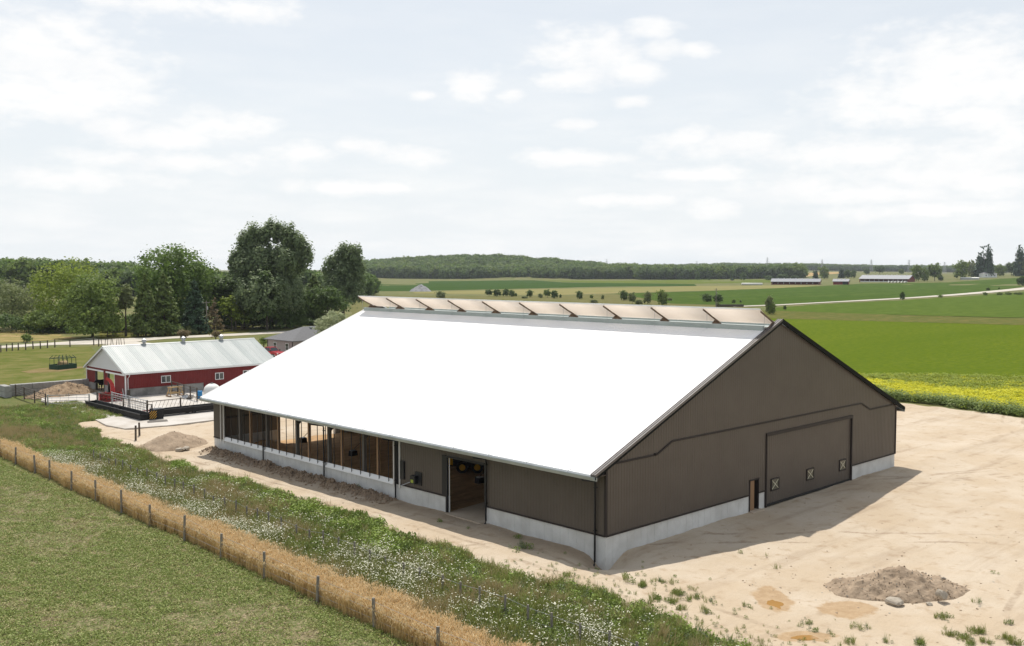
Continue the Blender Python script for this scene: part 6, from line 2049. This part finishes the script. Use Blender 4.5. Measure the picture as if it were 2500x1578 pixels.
# --- scattered tufts on the sand
pts, rts, scs, ids = [], [], [], []
rs = np.random.default_rng(77)
def spot(px, py, n, spread, ids_, s0, s1):
    c = G(px, py, 0)
    for _ in range(n):
        x, y = c[0] + rs.normal(0, spread), c[1] + rs.normal(0, spread)
        pts.append((x, y, gz(x, y) - 0.01))
        rts.append((rs.normal(0, .1), rs.normal(0, .1), rs.uniform(0, 6.28)))
        scs.append(rs.uniform(s0, s1))
        ids.append(int(rs.choice(ids_)))
spot(1270, 1338, 12, 0.28, [3, 5, 5], 0.5, 0.9)
spot(1268, 1315, 4, 0.15, [3], 0.4, 0.6)
spot(1535, 1415, 5, 0.18, [3, 0, 1], 0.4, 0.8)
for (px, py, n) in ((1385, 1408, 4), (1400, 1430, 5), (1568, 1432, 7), (1605, 1420, 5), (1625, 1425, 5), (1650, 1447, 6), (1660, 1452, 5), (1680, 1465, 4), (1705, 1460, 4), (1730, 1470, 3), (1690, 1440, 3), (1640, 1470, 6), (1665, 1490, 5), (1720, 1495, 5), (1600, 1462, 6), (1575, 1475, 5),
                    (1822, 1483, 2), (1972, 1523, 3), (1985, 1540, 2), (2110, 1533, 3), (2290, 1508, 5), (2315, 1505, 3), (2390, 1475, 2), (2078, 1568, 3), (2245, 1570, 8), (2320, 1552, 6), (2350, 1560, 7), (2385, 1545, 8), (2410, 1570, 6), (2455, 1562, 7), (2480, 1575, 6), (2370, 1575, 6), (2165, 1565, 3), (2470, 1525, 3), (2030, 1545, 1),
                    (1900, 1390, 1), (2160, 1432, 1), (1810, 1350, 1), (2430, 1400, 1), (1135, 1290, 1), (1075, 1275, 2), (700, 1135, 4), (520, 1098, 3), (560, 1108, 4), (600, 1118, 4), (410, 1120, 3), (880, 1195, 4), (905, 1200, 4)):
    spot(px, py, n * 2, 0.13, [0, 0, 3, 3, 5, 1], 0.25, 0.6)
for _ in range(260):                                              # thin seedlings near the weed edge
    y0 = rs.uniform(-17, 3)
    x0 = float(sand_left(y0)) + rs.exponential(1.6) + 0.2
    if x0 < 8 and not (x0 > -0.5 and y0 > -0.5):
        pts.append((x0, y0, gz(x0, y0) - 0.01))
        rts.append((0, 0, rs.uniform(0, 6.28)))
        scs.append(rs.uniform(0.15, 0.42))
        ids.append(int(rs.choice([0, 3, 3, 5])))
veg2 = [o.copy() for o in veg]
scatter('yard_weeds', 'scattered small weeds growing on the bare sand of the yard', 'weeds', np.array(pts), np.array(rts), np.array(scs), np.array(ids), veg2)

# --- pebbles and clods on the sand
def pebble(nm, seed):
    bm = bmesh.new()
    bmesh.ops.create_icosphere(bm, subdivisions=1, radius=0.06)
    rr_ = random.Random(seed)
    for v in bm.verts:
        v.co *= rr_.uniform(0.7, 1.2)
        v.co.z *= 0.6
    me = bpy.data.meshes.new(nm)
    bm.to_mesh(me)
    bm.free()
    me.materials.append(M['rock'] if seed == 2 else M['dirt'])
    return bpy.data.objects.new(nm, me)
peb = [pebble('pebble_' + c, i) for i, c in enumerate('abcd')]
x, y, r = grid_pts(-5, 40, -24, 46, 2.0, 104)
e1 = np.exp(-((x + 0.8) / 0.8) ** 2) * ((y > 16) & (y < 44)) * 3
e2 = 3.2 * np.exp(-(((x - 5.6) / 2.6) ** 2 + ((y + 12.8) / 2.6) ** 2)) + 1.2 * np.exp(-(((x - 3.0) / 2.5) ** 2 + ((y + 9) / 1.5) ** 2))
keep = (sand_mask(x, y) > 0.6) & ~((x > 0.1) & (y > 0) & (y < 43.3)) & (r.uniform(0, 1, len(x)) < 0.10 + 0.25 * fbm(x * 0.4, y * 0.4, 91) ** 2 + e1 + e2)
P, rot, sc, k = finish(x, y, r, 0.5, 0.3, 1.3, keep)
scatter('pebbles', 'loose pebbles and clods lying on the sandy yard', 'pebbles', P, rot, sc, r.integers(0, 4, len(P)), peb)
# clods on the two soil piles
def clods(o, n, seed, label, s0, s1):
    r = np.random.default_rng(seed)
    co = np.array([v.co for v in o.data.vertices]) + np.array(o.location)
    co = co[r.integers(0, len(co), n)] + np.stack([r.normal(0, .06, n), r.normal(0, .06, n), np.zeros(n)], -1)
    scatter('soil_clods', label, 'clods', co, r.uniform(0, 6, (n, 3)), r.uniform(s0, s1, n) * r.uniform(0.4, 1, n), r.integers(0, 4, n), [p.copy() for p in peb])
for o in list(bpy.data.objects):
    if o.get('label') == 'rough soil pile with stones in the sandy yard':
        clods(o, 900, 5, 'loose clods covering the rough soil pile in the yard', 0.15, 1.1)
    elif o.get('label') == 'pale brown soil pile left of the big barn corner':
        clods(o, 500, 6, 'loose clods covering the soil pile at the barn corner', 0.2, 0.9)
    elif o.get('label') == 'brown heap of straw bedding before the block wall':
        clods(o, 500, 8, 'loose clumps covering the straw bedding heap', 0.8, 2.2)

r = np.random.default_rng(9)
n = 2600
yy = r.uniform(17.5, 43.0, n)
xx = -0.78 + r.normal(0, 0.42, n)
yy = np.where(fbm(xx * 0, yy * 0.35, 96) < 0.44, yy + r.normal(0, 1.5, n), yy)
ok = (xx < -0.12) & (yy > 17) & (yy < 43.4)
scatter('soil_clods', 'dark crumbly clods heaped along the open side of the big barn', 'clods', np.stack([xx, yy, near_h(xx, yy)], -1)[ok], r.uniform(0, 6, (n, 3))[ok], (r.uniform(0.5, 1.0, n) ** 2 * 2.4)[ok], r.integers(0, 3, n)[ok], [pebble('clod_' + q, 1) for q in 'abc'])
for o_ in bpy.data.collections['soil_clods_plants.003'].objects if 'soil_clods_plants.003' in bpy.data.collections else []:
    o_.data.materials[0] = M['darkdirt']

# --- mustard strip and its dark weedy edge
def mclump(nm, seed, mkey, n, sp, h, s):
    V, F = leafset(n, sp, h, s, seed, up=2.4)
    return plant(nm, V, F, LF[mkey])
mu = [mclump('a_mustard', 301, 'mustard', 90, 0.9, 0.32, 0.085), mclump('b_mustard', 302, 'mustard', 90, 0.9, 0.40, 0.085), mclump('c_mustard_green', 303, 'mustardg', 70, 0.9, 0.48, 0.10),
      mclump('d_edge_weed', 304, 'weed', 80, 0.75, 1.15, 0.11), mclump('e_edge_weed', 305, 'mustardg', 60, 0.6, 0.8, 0.10)]
x, y, r = grid_pts(60, 150, -45, 62, 2.4, 105)
xr = 68.6 + 0.175 * y + (fbm(y * 0.25, y * 0 + 3, 92) - 0.5) * 3.0
xt = np.interp(y, [-25, 10, 20, 36, 60], [170, 112, 104, 92, 80]) + (fbm(y * 0.12, y * 0, 93) - 0.5) * 6
keep = (x > xr) & (x < xt + 1.0)
P, rot, sc, k = finish(x, y, r, 0.1, 0.75, 1.2, keep)
fr_ = (P[:, 0] - xr[k])
gnn = fbm(P[:, 0] * 0.10, P[:, 1] * 0.16, 94)
back = sstep(0.45, 0.75, fr_ / np.maximum(xt[k] - xr[k], 1) + (gnn - 0.5) * 0.6)
ixm = np.where(r.uniform(0, 1, len(P)) < back * 0.85 + 0.06, 2, r.integers(0, 2, len(P)))
ixm = np.where(fr_ < 3.0 + 2.0 * gnn, np.where(r.uniform(0, 1, len(P)) < 0.85, 3, 4), ixm)
scatter('mustard_crop', 'bright yellow mustard strip with dark weedy edge beyond the yard', 'crop', P, rot, sc, ixm, mu)

# ------------------------------------------------------------------ far woods
def fproto(nm, kind, v, lm):
    me = proto(kind, v)[0].copy()
    me.materials.clear()
    me.materials.append(LEAF[lm])
    return bpy.data.objects.new(nm, me)
def woods(name, label, px0, px1, d0, d1, spacing, h, protos, seed, hv=0.25, gaps=0.0):
    r = np.random.default_rng(seed)
    l0, l1 = (px0 - 1250) / FPX, (px1 - 1250) / FPX
    A = (l1 - l0) * (d0 + d1) / 2 * (d1 - d0)
    n = int(A / spacing ** 2)
    d = r.uniform(d0, d1, n) + 0.0
    l = r.uniform(l0, l1, n) * d
    d = d + 40 * (fbm(l * 0.01, l * 0 + 2, seed) - 0.5)
    x, y = CAM[0] + FH[0] * d + RT[0] * l, CAM[1] + FH[1] * d + RT[1] * l
    P = np.stack([x, y, far_h(x, y) - 0.3], -1)
    s = h * (1 + hv * (r.uniform(-1, 1, n) * 0.6 + (fbm(x * 0.02, y * 0.02, seed + 1) - 0.5) * 1.6))
    rot = np.stack([np.zeros(n), np.zeros(n), r.uniform(0, 6.28, n)], -1)
    scatter(name, label, 'woods', P, rot, s, r.integers(0, len(protos), n), protos)
WP = lambda: [fproto('w%d' % i, 'round', i % 4, lm) for i, lm in enumerate(('dark', 'maple', 'dark', 'mid', 'maple', 'dark'))]
WC = lambda: [fproto('w%d' % i, kd, i % 4, lm) for i, (kd, lm) in enumerate((('round', 'dark'), ('round', 'maple'), ('conifer', 'spruce'), ('round', 'dark'), ('round', 'dark'), ('round', 'mid')))]
woods('woodland', 'dark wooded hill on the horizon behind the corn field', 862, 1640, 1490, 1830, 8.5, 19.0, WP(), 401)
woods('woodland', 'long low wood on the horizon right of the wooded hill', 1560, 1960, 1420, 1560, 9.0, 19.0, WP(), 402)
woods('woodland', 'faint far tree line behind the distant red farms', 1500, 2600, 2900, 3150, 13.0, 19.0, WP(), 403)
woods('woodland', 'wood on the rise behind the left tree row', -500, 330, 560, 700, 7.5, 16.0, WP(), 404)
woods('woodland', 'lower dark wood between the maple and the left rise', 180, 900, 520, 600, 8.0, 14.0, WP(), 405)
# ================================================================== far farms and pylons
def long_barn(name, label, px0, px1, base, eave_h, roof_h, width, red=True, depth_dir=None, open_side=True):
    a, b = G(px0, base), G(px1, base)
    L_ = float(np.linalg.norm((b - a)[:2]))
    rz = math.atan2(b[1] - a[1], b[0] - a[0])
    t = thing(name, label, 'barn', a, rz)
    wm = M['redsteel']
    MB().box(0, L_ * 0.02, 0, width, -1, eave_h).box(L_ * 0.98, L_, 0, width, -1, eave_h).build('wall', wm, t)
    MB().box(0, L_, width - 0.3, width, -1, eave_h).build('back_wall', wm, t)
    for x in (0, L_ - 0.3):
        MB().prism([(0.02, eave_h), (width - 0.02, eave_h), (width / 2, eave_h + roof_h)], 0, x, x + 0.28).build('gable', wm, t)
    r = MB()
    o = 0.7
    sl = roof_h / (width / 2)
    r.add([(-o, -o, eave_h - o * sl), (L_ + o, -o, eave_h - o * sl), (L_ + o, width / 2, eave_h + roof_h), (-o, width / 2, eave_h + roof_h), (L_ + o, width + o, eave_h - o * sl), (-o, width + o, eave_h - o * sl)] +
          [(-o, -o, eave_h - o * sl + .3), (L_ + o, -o, eave_h - o * sl + .3), (L_ + o, width / 2, eave_h + roof_h + .3), (-o, width / 2, eave_h + roof_h + .3), (L_ + o, width + o, eave_h - o * sl + .3), (-o, width + o, eave_h - o * sl + .3)],
          [(3, 2, 1, 0), (5, 4, 2, 3), (6, 7, 8, 9), (9, 8, 10, 11), (0, 1, 7, 6), (4, 5, 11, 10), (1, 2, 8, 7), (2, 4, 10, 8), (5, 3, 9, 11), (3, 0, 6, 9)])
    rf = r.build('roof', M['farroof'], t)
    n = max(4, int(L_ / 5))
    if open_side:
        for i in range(n + 1):
            x = L_ * 0.02 + (L_ * 0.96) * i / n
            MB().box(x - 0.15, x + 0.15, 0.1, 0.4, 0, eave_h).build('post', M['white'], t)
        MB().box(L_ * 0.02, L_ * 0.98, 0.05, 0.25, -1, eave_h * 0.3).build('curtain', M['plastic'] if red == 2 else wm, t)
        MB().box(L_ * 0.02, L_ * 0.98, 0.02, 0.3, eave_h * 0.8, eave_h).build('fascia', wm, t)
    else:
        MB().box(L_ * 0.02, L_ * 0.62, 0, 0.3, -1, eave_h).build('front_wall', wm, t)
        MB().box(L_ * 0.62, L_ * 0.98, 0.5, 0.8, -1, eave_h * 0.95).build('doorway', M['black'], t)  # black slab: the doorway's inner shade put into its colour
    for i in range(n - 1):
        x = L_ * (i + 1) / n
        MB().box(x - 0.5, x + 0.5, width / 2 - 0.5, width / 2 + 0.5, eave_h + roof_h, eave_h + roof_h + 0.8).build('ridge_vent', M['white'], rf)
M['farroof'] = mat('dull_steel_roof', (0.21, 0.22, 0.24), rough=0.5)
long_barn('dairy_barn', 'distant long red barn with grey roof, left of the small red shed', 1883, 2001, 695.5, 3.0, 2.6, 16.0)
MBx = G(2001, 695.5)
long_barn('farm_shed', 'small red shed between the two long distant barns', 2034, 2071, 695.5, 3.2, 2.0, 9.0, open_side=False)
long_barn('dairy_barn', 'larger distant red barn with grey roof beside the leafy trees', 2098, 2218, 689, 3.6, 3.6, 16.0, red=2)
# white calf hutches in front of the larger barn
p0, p1 = G(2172, 690.5), G(2212, 690.5)
for i in range(6):
    p = p0 + (p1 - p0) * i / 5
    p[2] = float(far_h(p[0], p[1]))
    h = thing('calf_hutch', ordinal(i, 'tiny white calf hutch', 'before the larger distant barn'), 'hutch', p, YAW - math.pi / 2, 'white calf hutches at the distant barn')
    MB().prism([(-1.1, 0), (1.1, 0), (0.95, 1.2), (0.4, 1.6), (-0.4, 1.6), (-0.95, 1.2)], 1, 0, 2.2).build('shell', M['plastic'], h)
    MB().box(-0.5, 0.5, -0.03, -0.01, 0.02, 1.1).build('opening_shade_plate', M['black'], h)  # flat black plate on a closed shell, painting the inside's shade
# white farmhouse and the long white shed
hp = G(2417, 677.5)
fh = thing('farmhouse', 'distant white house with pale hip roof on the right rise', 'house', hp, YAW - math.pi / 2)
s = depth_of(hp) / FPX
w = 34 * s
MB().box(-w / 2, w / 2, 0, w * 0.7, -0.5, 9 * s).build('wall', M['white'], fh)
r = MB()
o = 1.2 * s
z = 9 * s
r.add([(-w / 2 - o, -o, z), (w / 2 + o, -o, z), (w / 2 + o, w * 0.7 + o, z), (-w / 2 - o, w * 0.7 + o, z), (-w * 0.12, w * 0.35, z + 5.5 * s), (w * 0.12, w * 0.35, z + 5.5 * s)],
      [(0, 1, 5, 4), (1, 2, 5), (2, 3, 4, 5), (3, 0, 4), (3, 2, 1, 0)])
r.build('roof', mat('pale_shingle', (0.36, 0.35, 0.34), rough=0.9), fh)
for x in (-0.28, 0.1, 0.34):
    MB().box(w * x - s, w * x + s, -0.12, -0.02, 3 * s, 6.5 * s).build('window', M['glass'], fh)
sp_ = G(2370, 683)
sh = thing('machine_shed', 'long low white shed left of the distant white house', 'shed', sp_, YAW - math.pi / 2)
s = depth_of(sp_) / FPX
MB().box(-21 * s, 21 * s, 0, 5, -0.4, 4 * s).build('wall', M['galv'], sh)
MB().prism([(-0.6, 4 * s), (2.5, 5.6 * s), (5.6, 4 * s)], 0, -21.5 * s, 21.5 * s).build('roof', M['plastic'], sh)
# white wrapped silage rows left of the dairy barn
q = G(1836, 696.5)
sl_ = thing('silage_bag', 'long white silage bag lying left of the distant long barn', 'silage bag', q, YAW - math.pi / 2)
s = depth_of(q) / FPX
MB().tube([(-26 * s, 0, 0.9), (-25 * s, 0, 1.0), (25 * s, 0, 1.0), (26 * s, 0, 0.9)], [0.4, 1.15, 1.15, 0.4], 10).build('bag', M['plastic'], sl_, smooth=True)
# dark timber bank behind the ridge
bk = G(1790, 750)
kb = thing('bridge_wall', 'low dark retaining wall beside the side road beyond the barn ridge', 'wall', bk, YAW - math.pi / 2 + 0.15)
s = depth_of(bk) / FPX
MB().box(-42 * s, 27 * s, 0, 0.6, -0.3, 6 * s).build('face', M['darkpost'], kb)
MB().box(-42 * s, 27 * s, -0.1, 0.8, 6 * s, 6.4 * s).build('cap', M['greywood'], kb)
# power pylons on the horizon
PY = [(1481, 633, 652), (1701, 638, 655), (1873, 629, 655), (2007, 634, 656), (2127, 634, 657), (2219, 635, 658), (2306, 640, 660)]
LBL = ['leftmost faint lattice pylon above the wooded hill edge', 'second faint lattice pylon from the left above the woods', 'third faint lattice pylon above the long wood', 'faint lattice pylon above the small red shed', 'faint lattice pylon above the larger distant barn', 'faint lattice pylon above the trees by the larger barn', 'rightmost faint lattice pylon left of the tall conifers']
for (px, top, bot), lb in zip(PY, LBL):
    D = 2350.0
    d = ray(px, 655)
    k = D / float(d @ FW)
    q = CAM + d * k
    q[2] = float(far_h(q[0], q[1]))
    H_ = CAM[2] - (top - 658.7) * D / FPX - q[2]
    t = thing('power_pylon', lb, 'pylon', q, YAW - math.pi / 2, None)
    b_ = 3.6
    for (sx_, sy_) in ((-1, -1), (1, -1), (1, 1), (-1, 1)):
        MB().bar((sx_ * b_, sy_ * b_, 0), (sx_ * 0.5, sy_ * 0.5, H_), 0.32).build('leg', M['galv'], t)
    for f_ in (0.72, 0.84, 0.95):
        MB().bar((-5.0 + f_, 0, H_ * f_), (5.0 - f_, 0, H_ * f_), 0.3).build('cross_arm', M['galv'], t)
    lat = MB()
    for i in range(6):
        z0, z1 = H_ * i / 7, H_ * (i + 1) / 7
        w0, w1 = b_ + (0.5 - b_) * i / 7, b_ + (0.5 - b_) * (i + 1) / 7
        for s_ in (-1, 1):
            lat.bar((-w0, s_ * w0, z0), (w1, s_ * w1, z1), 0.18)
            lat.bar((w0, s_ * w0, z0), (-w1, s_ * w1, z1), 0.18)
    lat.build('lattice', M['galv'], t)
# ------------------------------------------------------------------ summer haze
HAZE = 0.00006
if HAZE:
    hzb = MB().box(-600, 4200, -2200, 4200, -4, 48)
    hm = bpy.data.materials.new('haze')
    hm.use_nodes = True
    hm.node_tree.nodes.clear()
    pv = hm.node_tree.nodes.new('ShaderNodeVolumePrincipled')
    pv.inputs['Color'].default_value = (0.86, 0.92, 1.0, 1)
    pv.inputs['Density'].default_value = HAZE
    pv.inputs['Anisotropy'].default_value = 0.2
    ou = hm.node_tree.nodes.new('ShaderNodeOutputMaterial')
    hm.node_tree.links.new(pv.outputs[0], ou.inputs['Volume'])
    tag(hzb.build('haze', hm), kind='stuff')
